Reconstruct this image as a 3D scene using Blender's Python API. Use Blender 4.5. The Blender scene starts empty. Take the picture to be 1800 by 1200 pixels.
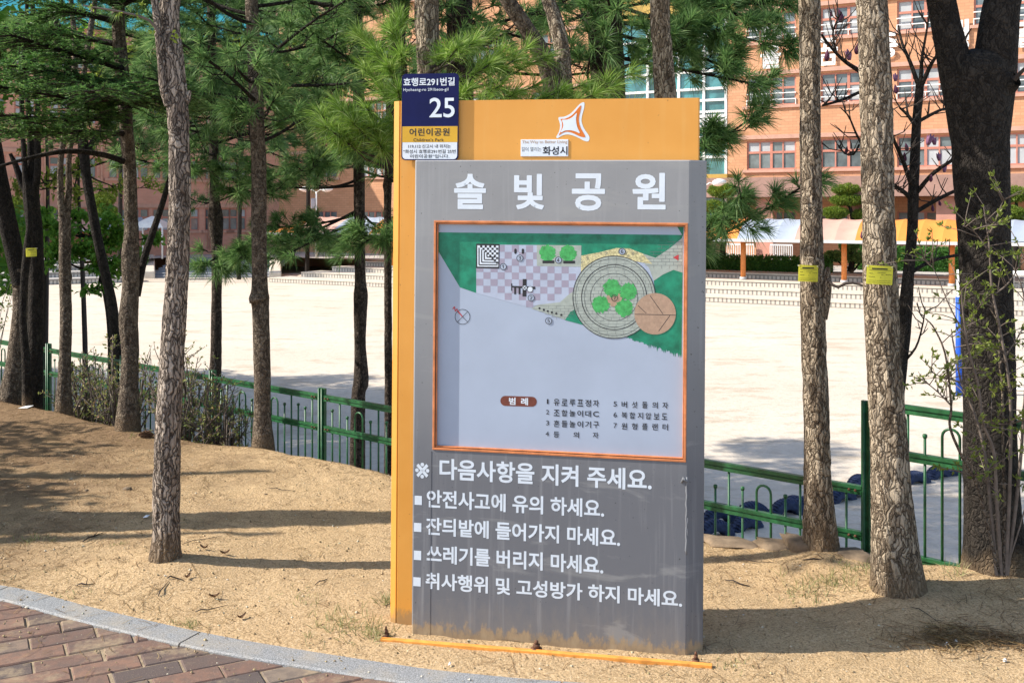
import bpy, math, random
import numpy as np
from mathutils import Vector, Matrix

# ------------------------------------------------------------------ camera, sky, sun, exposure
SC = bpy.context.scene
COL = SC.collection
F, CX, HY, EYE = 1850.0, 900.0, 368.0, 1.6          # focal length and horizon in photograph pixels, eye height

cam = bpy.data.cameras.new("camera")
cam.lens = 36.0 * F / 1800.0
cam.sensor_width = 36.0
cam.shift_y = -(600.0 - HY) / 1800.0
cam.clip_start, cam.clip_end = 0.05, 3000.0
cam_o = bpy.data.objects.new("camera", cam)
COL.objects.link(cam_o)
cam_o.location = (0, 0, EYE)
cam_o.rotation_euler = (math.radians(90), 0, 0)
SC.camera = cam_o

SUN_EL, SUN_B = math.radians(39), math.radians(3.2)
w = bpy.data.worlds.new("World")
SC.world = w
w.use_nodes = True
nt = w.node_tree
bg = nt.nodes["Background"]
sky = nt.nodes.new("ShaderNodeTexSky")
sky.sky_type = 'NISHITA'
sky.sun_disc = False
sky.sun_elevation = SUN_EL
sky.sun_rotation = math.atan2(-math.cos(SUN_B), -math.sin(SUN_B))
nt.links.new(sky.outputs[0], bg.inputs[0])
bg.inputs[1].default_value = 0.145

sl = bpy.data.lights.new("sun", 'SUN')
sl.energy = 4.6
sl.angle = math.radians(0.5)
sl.color = (1.0, 0.94, 0.84)
so = bpy.data.objects.new("sun", sl)
COL.objects.link(so)
LDIR = Vector((math.cos(SUN_B) * math.cos(SUN_EL), math.sin(SUN_B) * math.cos(SUN_EL), -math.sin(SUN_EL)))
so.rotation_euler = LDIR.to_track_quat('-Z', 'Y').to_euler()
so.location = (-20, -5, 20)

SC.view_settings.view_transform = 'Standard'
SC.view_settings.look = 'None'
SC.view_settings.exposure = 0.80
SC.view_settings.gamma = 1.0
SC.render.engine = 'CYCLES'
SC.cycles.max_bounces = 6
SC.cycles.transparent_max_bounces = 6

R = random.Random(7)
NR = np.random.default_rng(11)


def P(u, v, Y):
    return Vector(((u - CX) / F * Y, Y, EYE - (v - HY) / F * Y))


# ------------------------------------------------------------------ materials
class NT:
    def __init__(s, name):
        s.m = bpy.data.materials.new(name)
        s.m.use_nodes = True
        s.t = s.m.node_tree
        s.b = s.t.nodes["Principled BSDF"]
        s.out = s.t.nodes["Material Output"]

    def n(s, typ, **kw):
        nd = s.t.nodes.new(typ)
        for k, v in kw.items():
            if k.startswith('i_'):
                nd.inputs[k[2:].replace('_', ' ')].default_value = v
            else:
                setattr(nd, k, v)
        return nd

    def l(s, a, b):
        s.t.links.new(a, b)

    def coords(s, scale=(1, 1, 1), kind='Object', rot=(0, 0, 0)):
        tc = s.n('ShaderNodeTexCoord')
        mp = s.n('ShaderNodeMapping')
        mp.inputs['Scale'].default_value = scale
        mp.inputs['Rotation'].default_value = rot
        s.l(tc.outputs[kind], mp.inputs[0])
        return mp.outputs[0]

    def noise(s, vec, scale, detail=3, rough=.6, dist=0.0):
        nd = s.n('ShaderNodeTexNoise')
        nd.inputs['Scale'].default_value = scale
        nd.inputs['Detail'].default_value = detail
        nd.inputs['Roughness'].default_value = rough
        nd.inputs['Distortion'].default_value = dist
        s.l(vec, nd.inputs['Vector'])
        return nd.outputs[0]

    def ramp(s, fac, stops, interp='LINEAR'):
        nd = s.n('ShaderNodeValToRGB')
        cr = nd.color_ramp
        cr.interpolation = interp
        while len(cr.elements) < len(stops):
            cr.elements.new(0.5)
        for e, (p, c) in zip(cr.elements, stops):
            e.position = p
            e.color = (c[0], c[1], c[2], 1) if not isinstance(c, (int, float)) else (c, c, c, 1)
        s.l(fac, nd.inputs[0])
        return nd.outputs[0]

    def mix(s, fac, a, b, mode='MIX'):
        nd = s.n('ShaderNodeMix', data_type='RGBA', blend_type=mode)
        for sock, val in ((nd.inputs[0], fac), (nd.inputs[6], a), (nd.inputs[7], b)):
            if hasattr(val, 'is_output'):
                s.l(val, sock)
            elif isinstance(val, (int, float)):
                sock.default_value = val
            else:
                sock.default_value = (val[0], val[1], val[2], 1)
        return nd.outputs[2]

    def math(s, op, a, b=0.0):
        nd = s.n('ShaderNodeMath', operation=op)
        for sock, val in ((nd.inputs[0], a), (nd.inputs[1], b)):
            if hasattr(val, 'is_output'):
                s.l(val, sock)
            else:
                sock.default_value = val
        return nd.outputs[0]

    def bump(s, h, strength=.5, dist=.01):
        nd = s.n('ShaderNodeBump')
        nd.inputs['Strength'].default_value = strength
        nd.inputs['Distance'].default_value = dist
        s.l(h, nd.inputs['Height'])
        s.l(nd.outputs[0], s.b.inputs['Normal'])

    def col(s, c):
        if hasattr(c, 'is_output'):
            s.l(c, s.b.inputs['Base Color'])
        else:
            s.b.inputs['Base Color'].default_value = (c[0], c[1], c[2], 1)


def M(name, c, rough=.7, var=.15, vs=6.0, bump=0.0, bs=60.0, metal=0.0, spec=.35, bd=.004):
    t = NT(name)
    v = t.coords()
    n = t.noise(v, vs, 4, .65)
    dk = tuple(x * (1 - var) for x in c)
    lt = tuple(min(1, x * (1 + var)) for x in c)
    t.col(t.ramp(n, [(.3, dk), (.7, lt)]))
    t.b.inputs['Roughness'].default_value = rough
    t.b.inputs['Metallic'].default_value = metal
    t.b.inputs['Specular IOR Level'].default_value = spec
    if bump:
        t.bump(t.noise(v, bs, 4, .6), bump, bd)
    return t.m


def leafmat(name, dark, light, trans=.35, rough=.5, tip=None):
    t = NT(name)
    g = t.n('ShaderNodeNewGeometry')
    stops = [(0, dark), (.75, light)]
    if tip:
        stops.append((1, tip))
    c = t.ramp(g.outputs['Random Per Island'], stops)
    n = t.noise(t.coords(), 1.6, 2)
    c = t.mix(t.ramp(n, [(.35, 0), (.65, 1)]), c, t.mix(1.0, c, (.72, .8, .72), 'MULTIPLY'))
    t.col(c)
    t.b.inputs['Roughness'].default_value = rough
    t.b.inputs['Specular IOR Level'].default_value = .3
    tr = t.n('ShaderNodeBsdfTranslucent')
    t.l(c, tr.inputs[0])
    mx = t.n('ShaderNodeMixShader')
    mx.inputs[0].default_value = trans
    t.l(t.b.outputs[0], mx.inputs[1])
    t.l(tr.outputs[0], mx.inputs[2])
    t.l(mx.outputs[0], t.out.inputs[0])
    return t.m


def barkmat(name, dark, mid, light, sx=26, sz=6, bump=.8, crack=.10, patch=.5):
    """plates split by fissures: warped cell edges for the cracks, a tone for every plate, fine fibres over all"""
    t = NT(name)
    tc = t.n('ShaderNodeTexCoord')
    wn = t.n('ShaderNodeTexNoise')
    wn.inputs['Scale'].default_value = 13
    wn.inputs['Detail'].default_value = 4
    t.l(tc.outputs['Object'], wn.inputs['Vector'])
    wv = t.n('ShaderNodeVectorMath', operation='MULTIPLY_ADD')
    t.l(wn.outputs[1], wv.inputs[0])
    wv.inputs[1].default_value = (.075, .075, .11)
    t.l(tc.outputs['Object'], wv.inputs[2])
    mp = t.n('ShaderNodeMapping')
    mp.inputs['Scale'].default_value = (sx, sx, sz)
    t.l(wv.outputs[0], mp.inputs[0])
    ve = t.n('ShaderNodeTexVoronoi', feature='DISTANCE_TO_EDGE')
    ve.inputs['Scale'].default_value = 1.0
    t.l(mp.outputs[0], ve.inputs['Vector'])
    vc = t.n('ShaderNodeTexVoronoi', feature='F1')
    vc.inputs['Scale'].default_value = 1.0
    t.l(mp.outputs[0], vc.inputs['Vector'])
    sp = t.n('ShaderNodeSeparateColor')
    t.l(vc.outputs['Color'], sp.inputs[0])
    fib = t.noise(t.coords((sx * 3.2, sx * 3.2, sz * 2.4)), 1.0, 5, .7, .6)
    tone = t.math('ADD', t.math('MULTIPLY', sp.outputs[0], patch), t.math('MULTIPLY', fib, 1.05 - patch * .5))
    c = t.ramp(tone, [(.30, dark), (.50, mid), (.74, light)])
    edge = t.math('ADD', ve.outputs['Distance'], t.math('MULTIPLY', fib, .12))
    c = t.mix(t.ramp(edge, [(.02 + crack * .4, .92), (.05 + crack, 0)]), c, dark)
    big = t.noise(t.coords((4, 4, 1.8)), 1.0, 4)
    c = t.mix(t.ramp(big, [(.48, 0), (.72, .5)]), c, t.mix(1, c, (.58, .53, .50), 'MULTIPLY'))
    sz = t.n('ShaderNodeSeparateXYZ')
    t.l(tc.outputs['Object'], sz.inputs[0])
    foot = t.math('ADD', t.math('MULTIPLY', sz.outputs[2], -3.2), t.math('MULTIPLY', big, .9))
    c = t.mix(t.ramp(foot, [(-.15, 0), (.45, .75)]), c, t.ramp(fib, [(.3, (.15, .10, .06)), (.7, (.36, .255, .155))]))
    t.col(c)
    t.b.inputs['Roughness'].default_value = .9
    t.b.inputs['Specular IOR Level'].default_value = .15
    h = t.math('ADD', t.ramp(ve.outputs['Distance'], [(0, 0), (.22, .8)]), t.math('MULTIPLY', fib, .9))
    t.bump(h, bump, .014)
    return t.m


# ------------------------------------------------------------------ object helpers
def tag(o, label=None, cat=None, group=None, kind=None):
    if label:
        o['label'] = label
    if cat:
        o['category'] = cat
    if group:
        o['group'] = group
    if kind:
        o['kind'] = kind
    return o


def thing(name, label, cat, loc, group=None):
    o = bpy.data.objects.new(name, None)
    o.empty_display_size = .1
    COL.objects.link(o)
    o.location = loc
    return tag(o, label, cat, group)


def link_mesh(name, me, mats, parent=None, label=None):
    o = bpy.data.objects.new(name, me)
    COL.objects.link(o)
    for m in (mats if isinstance(mats, (list, tuple)) else [mats]):
        me.materials.append(m)
    if parent:
        o.parent = parent
    if label:
        o['label'] = label
    return o


def root_of(o):
    while o.parent:
        o = o.parent
    return o


class MB:
    """collects geometry, links it as one mesh object"""

    def __init__(s):
        s.V, s.Fa, s.mi, s.sm = [], [], [], []

    def add(s, vs, fs, mi=0, smooth=False):
        k = len(s.V)
        s.V.extend([tuple(v) for v in vs])
        for f in fs:
            s.Fa.append(tuple(i + k for i in f))
            s.mi.append(mi)
            s.sm.append(smooth)
        return s

    def box(s, x0, x1, y0, y1, z0, z1, mi=0, fn=None):
        vs = [(x, y, z) for z in (z0, z1) for y in (y0, y1) for x in (x0, x1)]
        if fn:
            vs = [fn(*v) for v in vs]
        return s.add(vs, [(0, 2, 3, 1), (4, 5, 7, 6), (0, 1, 5, 4), (2, 6, 7, 3), (0, 4, 6, 2), (1, 3, 7, 5)], mi)

    def bar(s, a, b, wx, wz, mi=0, up=(0, 0, 1)):
        a, b = Vector(a), Vector(b)
        d = (b - a).normalized()
        sd = d.cross(Vector(up))
        if sd.length < 1e-4:
            sd = d.cross(Vector((1, 0, 0)))
        sd.normalize()
        up2 = sd.cross(d)
        vs = [p + sd * (i * wx / 2) + up2 * (j * wz / 2) for p in (a, b) for j in (-1, 1) for i in (-1, 1)]
        return s.add(vs, [(0, 1, 3, 2), (4, 6, 7, 5), (0, 4, 5, 1), (2, 3, 7, 6), (0, 2, 6, 4), (1, 5, 7, 3)], mi)

    def tube(s, pts, rad, n=6, mi=0, cap=True):
        pts = [Vector(p) for p in pts]
        if isinstance(rad, (int, float)):
            rad = [rad] * len(pts)
        up = Vector((0.13, 0.21, 1)).normalized()
        vs, fs = [], []
        ref = None
        for i, p in enumerate(pts):
            d = (pts[min(i + 1, len(pts) - 1)] - pts[max(i - 1, 0)])
            if d.length < 1e-9:
                d = Vector((0, 0, 1))
            d.normalize()
            if ref is None:
                ref = d.cross(up)
                if ref.length < .05:
                    ref = d.cross(Vector((1, 0, 0)))
            ref = (ref - d * ref.dot(d)).normalized()
            b = d.cross(ref)
            for k in range(n):
                a = 2 * math.pi * k / n
                vs.append(p + (ref * math.cos(a) + b * math.sin(a)) * rad[i])
        for i in range(len(pts) - 1):
            for k in range(n):
                k2 = (k + 1) % n
                fs.append((i * n + k, i * n + k2, (i + 1) * n + k2, (i + 1) * n + k))
        if cap:
            fs.append(tuple(reversed(range(n))))
            fs.append(tuple((len(pts) - 1) * n + k for k in range(n)))
        return s.add(vs, fs, mi, True)

    def prism(s, pts, d0, d1, mi=0, fn=None):
        """outline pts (a,b) extruded from depth d0 to d1; fn maps (a,d,b) to a point"""
        n = len(pts)
        vs = [(a, d0, b) for a, b in pts] + [(a, d1, b) for a, b in pts]
        if fn:
            vs = [fn(*v) for v in vs]
        fs = [tuple(range(n)), tuple(reversed(range(n, 2 * n)))]
        for i in range(n):
            j = (i + 1) % n
            fs.append((i, i + n, j + n, j))
        return s.add(vs, fs, mi)

    def build(s, name, mats, parent=None, label=None, bevel=0.0, seg=2, world=True):
        me = bpy.data.meshes.new(name)
        off = Vector((0, 0, 0))
        if parent and world:
            off = root_of(parent).location
        me.from_pydata([(v[0] - off[0], v[1] - off[1], v[2] - off[2]) for v in s.V], [], s.Fa)
        me.polygons.foreach_set('material_index', s.mi)
        me.polygons.foreach_set('use_smooth', s.sm)
        me.update()
        o = link_mesh(name, me, mats, parent, label)
        if bevel:
            b = o.modifiers.new('bevel', 'BEVEL')
            b.width = bevel
            b.segments = seg
            b.limit_method = 'ANGLE'
        return o


def np_mesh(name, V, T, mats, parent=None, label=None, smooth=False):
    """big triangle or quad meshes from numpy arrays, V in world space"""
    V = np.asarray(V, dtype=np.float32).copy()
    T = np.asarray(T, dtype=np.int32)
    if parent:
        V -= np.array(root_of(parent).location, dtype=np.float32)
    k = T.shape[1]
    me = bpy.data.meshes.new(name)
    me.vertices.add(len(V))
    me.vertices.foreach_set('co', V.ravel())
    me.loops.add(T.size)
    me.loops.foreach_set('vertex_index', T.ravel())
    me.polygons.add(len(T))
    me.polygons.foreach_set('loop_start', np.arange(0, T.size, k, dtype=np.int32))
    me.polygons.foreach_set('loop_total', np.full(len(T), k, dtype=np.int32))
    me.polygons.foreach_set('use_smooth', np.full(len(T), smooth))
    me.update(calc_edges=True)
    return link_mesh(name, me, mats, parent, label)


# ------------------------------------------------------------------ noise in numpy
_TAB = NR.random((256, 256)).astype(np.float32)


def vnoise(x, y, px=256):
    """value noise, period px in x"""
    x0, y0 = np.floor(x).astype(int), np.floor(y).astype(int)
    fx, fy = x - x0, y - y0
    fx, fy = fx * fx * (3 - 2 * fx), fy * fy * (3 - 2 * fy)
    a, b, c, d = x0 % px, (x0 + 1) % px, y0 % 256, (y0 + 1) % 256
    return (_TAB[a, c] * (1 - fx) + _TAB[b, c] * fx) * (1 - fy) + (_TAB[a, d] * (1 - fx) + _TAB[b, d] * fx) * fy


def fbm(x, y, oct=4):
    s, a = 0, .5
    for i in range(oct):
        s = s + a * (vnoise(x * 2 ** i + 17 * i, y * 2 ** i + 31 * i) - .5)
        a *= .5
    return s


# ------------------------------------------------------------------ vegetation generators
def unit(a):
    return a / np.maximum(np.linalg.norm(a, axis=-1, keepdims=True), 1e-9)


def catmull(pts, n):
    pts = np.asarray(pts, dtype=float)
    ext = np.vstack([2 * pts[0] - pts[1], pts, 2 * pts[-1] - pts[-2]])
    seg = np.linalg.norm(np.diff(pts[:, :3], axis=0), axis=1)
    cum = np.concatenate([[0], np.cumsum(seg)])
    s = np.linspace(0, cum[-1], n)
    i = np.clip(np.searchsorted(cum, s, side='right') - 1, 0, len(pts) - 2)
    t = ((s - cum[i]) / np.maximum(seg[i], 1e-9))[:, None]
    p0, p1, p2, p3 = ext[i], ext[i + 1], ext[i + 2], ext[i + 3]
    return .5 * (2 * p1 + (p2 - p0) * t + (2 * p0 - 5 * p1 + 4 * p2 - p3) * t * t + (3 * p1 - p0 - 3 * p2 + p3) * t ** 3), s


def trunk_geo(path, step=.02, nseg=28, amp=.0, plates=10, vf=9.0, seed=0, knots=0):
    """path rows (x,y,z,r) -> vertices and quads of a rough tapered trunk"""
    path = np.asarray([tuple(p) for p in path], dtype=float)
    L = np.linalg.norm(np.diff(path[:, :3], axis=0), axis=1).sum()
    n = max(4, int(L / step))
    c, s = catmull(path, n)
    d = unit(np.gradient(c[:, :3], axis=0))
    ref = unit(np.cross(d, np.array([0.02, 1.0, 0.05])))
    b = np.cross(d, ref)
    th = np.linspace(0, 2 * np.pi, nseg, endpoint=False)
    TH, S = np.meshgrid(th, s)
    rad = c[:, 3][:, None] * np.ones_like(TH)
    rr = np.random.default_rng(seed)
    o1, o2 = rr.random() * 100, rr.random() * 100
    lump = fbm(np.cos(TH) * 1.2 + 5 + o1, S * 3 + np.sin(TH) * 1.2 + o2, 3)
    rad = rad * (1 + .09 * lump)
    if amp:
        X = TH / (2 * np.pi) * plates
        wx = 1.6 * (fbm(np.cos(TH) * 2 + o1, S * 5 + np.sin(TH) * 2 + o2, 3))
        n1 = vnoise(X + wx + 40, S * vf + 3 * wx + o2, plates if False else 256)
        # periodic in angle: blend the seam
        Xp = X + plates
        k = np.clip(TH / (2 * np.pi), 0, 1) ** 4
        n1b = vnoise(X - plates + wx + 40, S * vf + 3 * wx + o2)
        n1 = n1 * (1 - k) + n1b * k
        ridge = 1 - np.abs(2 * n1 - 1)
        fine = fbm(np.cos(TH) * 7 + o2, S * 25 + np.sin(TH) * 7, 3)
        rad = rad + amp * (ridge ** 1.5 - .55) + amp * .7 * fine
    for _ in range(knots):
        t0, s0 = rr.random() * 6.28, rr.uniform(.2, .9) * s[-1]
        dt = np.angle(np.exp(1j * (TH - t0)))
        rad = rad + c[:, 3].mean() * .35 * np.exp(-(dt ** 2) / .12 - ((S - s0) ** 2) / .0016)
    pts = c[:, None, :3] + rad[..., None] * (np.cos(TH)[..., None] * ref[:, None, :] + np.sin(TH)[..., None] * b[:, None, :])
    V = pts.reshape(-1, 3)
    i, k = np.meshgrid(np.arange(n - 1), np.arange(nseg), indexing='ij')
    k2 = (k + 1) % nseg
    Q = np.stack([i * nseg + k, i * nseg + k2, (i + 1) * nseg + k2, (i + 1) * nseg + k], -1).reshape(-1, 4)
    return V, Q


def px_path(rows):
    """rows (u, v, width_px, Y) -> (x,y,z,r)"""
    out = []
    for u, v, wpx, Y in rows:
        p = P(u, v, Y)
        out.append((p.x, p.y, p.z, wpx / 2 / F * Y))
    return out


def merge(geos):
    Vs, Ts, k = [], [], 0
    for V, T in geos:
        Vs.append(V)
        Ts.append(T + k)
        k += len(V)
    return np.vstack(Vs), np.vstack(Ts)


def tuft_geo(pos, axis, n, L, wd, rng, spread=(.15, 1.25), droop=.2, back=.4):
    pos, axis = np.asarray(pos, float), unit(np.asarray(axis, float))
    T = len(pos)
    pos = np.repeat(pos, n, 0)
    ax = np.repeat(axis, n, 0)
    N = T * n
    Ls = (np.repeat(np.broadcast_to(L, T), n) * rng.uniform(.7, 1.1, N))[:, None]
    r = rng.normal(size=(N, 3))
    b1 = unit(np.cross(ax, r))
    th = rng.uniform(spread[0], spread[1], N)[:, None]
    d = ax * np.cos(th) + b1 * np.sin(th)
    base = pos - ax * rng.uniform(0, back, N)[:, None] * Ls
    sg = np.array([0, 0, -1.0])
    mid = base + d * Ls * .55 + sg * Ls * droop * .25
    tip = base + d * Ls + sg * Ls * droop
    wv = unit(np.cross(d, rng.normal(size=(N, 3)))) * wd / 2
    V = np.stack([base - wv, base + wv, mid - wv, mid + wv, tip], 1).reshape(-1, 3)
    k = (np.arange(N) * 5)[:, None]
    Tt = np.concatenate([k + np.array([[0, 1, 3]]), k + np.array([[0, 3, 2]]), k + np.array([[2, 3, 4]])], 0)
    return V, Tt


def leaf_geo(pos, size, rng, updir=.5, aspect=.45, dirs=None, curl=.15):
    pos = np.asarray(pos, float)
    N = len(pos)
    sz = (np.broadcast_to(size, N) * rng.uniform(.6, 1.25, N))[:, None]
    d = unit(rng.normal(size=(N, 3)) + (0 if dirs is None else np.asarray(dirs)))
    nr = unit(rng.normal(size=(N, 3)) + np.array([0, 0, updir * 2]))
    s = unit(np.cross(d, nr))
    nr = np.cross(s, d)
    a = pos
    b = pos + d * sz * .45 + s * sz * aspect * .5 + nr * sz * curl
    c = pos + d * sz
    e = pos + d * sz * .45 - s * sz * aspect * .5 + nr * sz * curl
    V = np.stack([a, b, c, e], 1).reshape(-1, 3)
    k = (np.arange(N) * 4)[:, None]
    return V, np.concatenate([k + np.array([[0, 1, 2]]), k + np.array([[0, 2, 3]])], 0)


def blob(center, rad, n, rng, shell=.55):
    p = unit(rng.normal(size=(n, 3))) * (rng.uniform(shell, 1, n) ** .7)[:, None]
    return np.asarray(center) + p * np.asarray(rad)


def pine_branch(mb, tl, start, end, rng, r0=.014, twigs=9, tlen=.35, sag=.12, from_t=.25, per=2):
    """limb from start to end with twigs; appends (pos, axis) of needle tufts to tl"""
    a, b = np.array(start, float), np.array(end, float)
    L = np.linalg.norm(b - a)
    ts = np.linspace(0, 1, 9)
    wob = rng.normal(size=3) * .04 * L
    pts = [a + (b - a) * t + np.array([0, 0, -sag * L * 4 * t * (1 - t)]) + wob * math.sin(3.1 * t) for t in ts]
    mb.tube(pts, [r0 * (1 - .75 * t) + .002 for t in ts], 6)
    d = unit(b - a)
    tl.append((pts[-1], d))
    for k in range(twigs):
        t = from_t + (1 - from_t) * (k + rng.random()) / twigs
        p = a + (b - a) * t + np.array([0, 0, -sag * L * 4 * t * (1 - t)]) + wob * math.sin(3.1 * t)
        sd = unit(np.cross(d, [0, 0, 1])) * (1 if rng.random() < .5 else -1)
        q = unit(d * rng.uniform(.3, 1.1) + sd * rng.uniform(.4, 1.0) + np.array([0, 0, rng.uniform(-.25, .5)]))
        ln = tlen * rng.uniform(.5, 1.1) * (1.15 - .6 * t)
        e = p + q * ln + np.array([0, 0, .04])
        mid = p + q * ln * .5 - np.array([0, 0, .015])
        mb.tube([p, mid, e], [.0045, .0035, .0025], 4)
        tl.append((e, unit(q + np.array([0, 0, .3]))))
        for j in range(per - 1):
            q2 = unit(q + rng.normal(size=3) * .5)
            p2 = p + q * ln * rng.uniform(.4, .8)
            e2 = p2 + q2 * ln * .45
            mb.tube([p2, e2], [.003, .002], 4)
            tl.append((e2, unit(q2 + np.array([0, 0, .25]))))


# ------------------------------------------------------------------ material library
MAT = {}
MAT['grey_paint'] = None


def make_sign_grey():
    t = NT('weathered grey paint')
    v = t.coords()
    base = t.ramp(t.noise(v, 2.2, 4, .6), [(.3, (.235, .237, .245)), (.7, (.285, .288, .296))])
    tz = t.n('ShaderNodeTexCoord')
    sz = t.n('ShaderNodeSeparateXYZ')
    t.l(tz.outputs['Object'], sz.inputs[0])
    lo = t.math('ADD', sz.outputs[2], t.math('MULTIPLY', t.noise(t.coords((3, 3, 2)), 1.0, 4), .22))
    # blends to a darker slate grey towards the bottom, edge broken by noise
    lo = t.math('MULTIPLY', lo, .5)
    base = t.mix(t.ramp(lo, [(.36, .95), (.50, .5), (.74, 0)]), base, (.13, .135, .152))
    # rain streaks
    st = t.noise(t.coords((38, 38, 1.6)), 1.0, 4, .6)
    base = t.mix(t.ramp(st, [(.54, 0), (.74, .35)]), base, (.36, .36, .37))
    # speckles
    sp = t.noise(t.coords(), 95, 2, .5)
    base = t.mix(t.ramp(sp, [(.70, 0), (.74, .8)]), base, (.05, .05, .05))
    # scuffs and smears
    sm = t.noise(t.coords((2, 2, 9)), 1.0, 5, .6, 1.2)
    base = t.mix(t.ramp(sm, [(.57, 0), (.66, .5)]), base, (.30, .30, .295))
    # earth splashed on the foot
    tc = t.n('ShaderNodeTexCoord')
    sx = t.n('ShaderNodeSeparateXYZ')
    t.l(tc.outputs['Object'], sx.inputs[0])
    nz = t.noise(t.coords((30, 30, 14)), 1.0, 5, .7)
    hh = t.math('ADD', t.math('MULTIPLY', sx.outputs[2], -9.0), t.math('MULTIPLY', nz, 1.6))
    base = t.mix(t.ramp(hh, [(.22, 0), (.45, .9)]), base, t.ramp(nz, [(.3, (.22, .14, .07)), (.7, (.38, .27, .15))]))
    dust = t.math('ADD', t.math('MULTIPLY', sx.outputs[2], -3.0), t.math('MULTIPLY', nz, 1.0))
    base = t.mix(t.ramp(dust, [(-.2, 0), (.6, .25)]), base, (.36, .30, .22))
    t.col(base)
    t.b.inputs['Roughness'].default_value = .55
    t.bump(t.noise(v, 14, 3), .08, .01)
    return t.m


def make_dirt():
    t = NT('sandy earth')
    v = t.coords()
    n1 = t.noise(v, 1.3, 5, .65)
    n2 = t.noise(v, 24, 5, .7)
    n3 = t.noise(v, 105, 4, .75)
    c = t.ramp(n1, [(.3, (.53, .362, .196)), (.7, (.64, .45, .258))])
    c = t.mix(t.ramp(n2, [(.40, 0), (.75, .45)]), c, (.36, .245, .125))
    c = t.mix(t.ramp(n3, [(.34, .85), (.47, 0)]), c, (.15, .095, .045))
    c = t.mix(t.ramp(n3, [(.54, 0), (.70, .75)]), c, (.86, .70, .47))
    # brown humus: needle litter patches, most of it at the left and along the fence
    sx = t.n('ShaderNodeSeparateXYZ')
    t.l(v, sx.inputs[0])
    left = t.math('ADD', t.math('MULTIPLY', sx.outputs[0], -.22), t.math('MULTIPLY', sx.outputs[1], .06))
    lf = t.math('MULTIPLY', t.math('ADD', left, t.math('MULTIPLY', t.noise(v, 2.4, 6, .7), .9)), .5)
    c = t.mix(t.ramp(lf, [(.54, 0), (.76, .88)]), c, t.ramp(n2, [(.3, (.13, .08, .048)), (.7, (.29, .19, .11))]))
    t.col(c)
    t.b.inputs['Roughness'].default_value = .95
    t.b.inputs['Specular IOR Level'].default_value = .1
    h = t.math('ADD', t.math('MULTIPLY', n3, .8), t.math('MULTIPLY', n2, .9))
    t.bump(h, 1.0, .015)
    return t.m


def make_playground():
    t = NT('pale packed sand')
    v = t.coords()
    n1 = t.noise(v, .16, 5, .65)
    n2 = t.noise(t.coords((.7, 1.5, 1)), 1.0, 7, .76)
    n3 = t.noise(v, 9, 4, .7)
    c = t.ramp(n1, [(.3, (.55, .475, .385)), (.7, (.63, .55, .455))])
    c = t.mix(t.ramp(n2, [(.385, .55), (.475, 0)]), c, (.37, .29, .20))
    c = t.mix(t.ramp(n3, [(.4, .3), (.55, 0)]), c, (.40, .33, .25))
    t.col(c)
    t.b.inputs['Roughness'].default_value = .95
    t.b.inputs['Specular IOR Level'].default_value = .1
    t.bump(n3, .6, .03)
    return t.m


def make_brick(name, c1, c2, mortar, scale=1.0):
    t = NT(name)
    v = t.coords((1, 1, 1), 'UV')
    b = t.n('ShaderNodeTexBrick')
    b.inputs['Scale'].default_value = 1.0
    b.inputs['Mortar Size'].default_value = .009
    b.inputs['Brick Width'].default_value = .42 * scale
    b.inputs['Row Height'].default_value = .155 * scale
    b.inputs['Color1'].default_value = (*c1, 1)
    b.inputs['Color2'].default_value = (*c2, 1)
    b.inputs['Mortar'].default_value = (*mortar, 1)
    t.l(v, b.inputs['Vector'])
    n = t.noise(t.coords((.5, .5, .5), 'UV'), 1.0, 5, .6)
    c = t.mix(t.ramp(n, [(.35, .25), (.6, 0)]), b.outputs[0], t.mix(1, b.outputs[0], (.72, .66, .62), 'MULTIPLY'))
    t.col(c)
    t.b.inputs['Roughness'].default_value = .85
    t.b.inputs['Specular IOR Level'].default_value = .15
    return t.m


def make_paver():
    t = NT('clay paving brick')
    g = t.n('ShaderNodeNewGeometry')
    c = t.ramp(g.outputs['Random Per Island'], [(0, (.085, .07, .068)), (.22, (.15, .095, .076)), (.5, (.20, .115, .085)), (.8, (.235, .14, .10)), (1, (.20, .16, .125))])
    v = t.coords()
    n = t.noise(v, 20, 5, .7)
    c = t.mix(t.ramp(n, [(.42, .5), (.6, 0)]), c, (.10, .082, .075))
    s = t.noise(v, 4.5, 6, .75)
    c = t.mix(t.ramp(s, [(.52, 0), (.66, .7)]), c, (.34, .26, .165))
    f = t.noise(v, 220, 3, .7)
    c = t.mix(t.ramp(f, [(.58, 0), (.72, .5)]), c, (.42, .33, .24))
    t.col(c)
    t.b.inputs['Roughness'].default_value = .85
    t.b.inputs['Specular IOR Level'].default_value = .2
    t.bump(t.math('ADD', n, t.math('MULTIPLY', f, .4)), .5, .004)
    return t.m


def make_granite():
    t = NT('speckled granite')
    v = t.coords()
    n = t.noise(v, 190, 3, .8)
    c = t.ramp(n, [(.36, (.08, .083, .088)), (.46, (.19, .195, .20)), (.56, (.285, .29, .295)), (.68, (.43, .43, .43))])
    d = t.noise(v, 5, 5, .7)
    c = t.mix(t.ramp(d, [(.45, 0), (.72, .55)]), c, (.36, .30, .22))
    t.col(c)
    t.b.inputs['Roughness'].default_value = .75
    t.bump(n, .35, .003)
    return t.m


def make_glass(name, tint=(.09, .12, .13)):
    t = NT(name)
    v = t.coords()
    n = t.noise(v, .8, 3)
    t.col(t.ramp(n, [(.35, tuple(x * .6 for x in tint)), (.65, tuple(min(1, x * 1.7) for x in tint))]))
    t.b.inputs['Roughness'].default_value = .12
    t.b.inputs['Specular IOR Level'].default_value = .7
    return t.m


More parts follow.
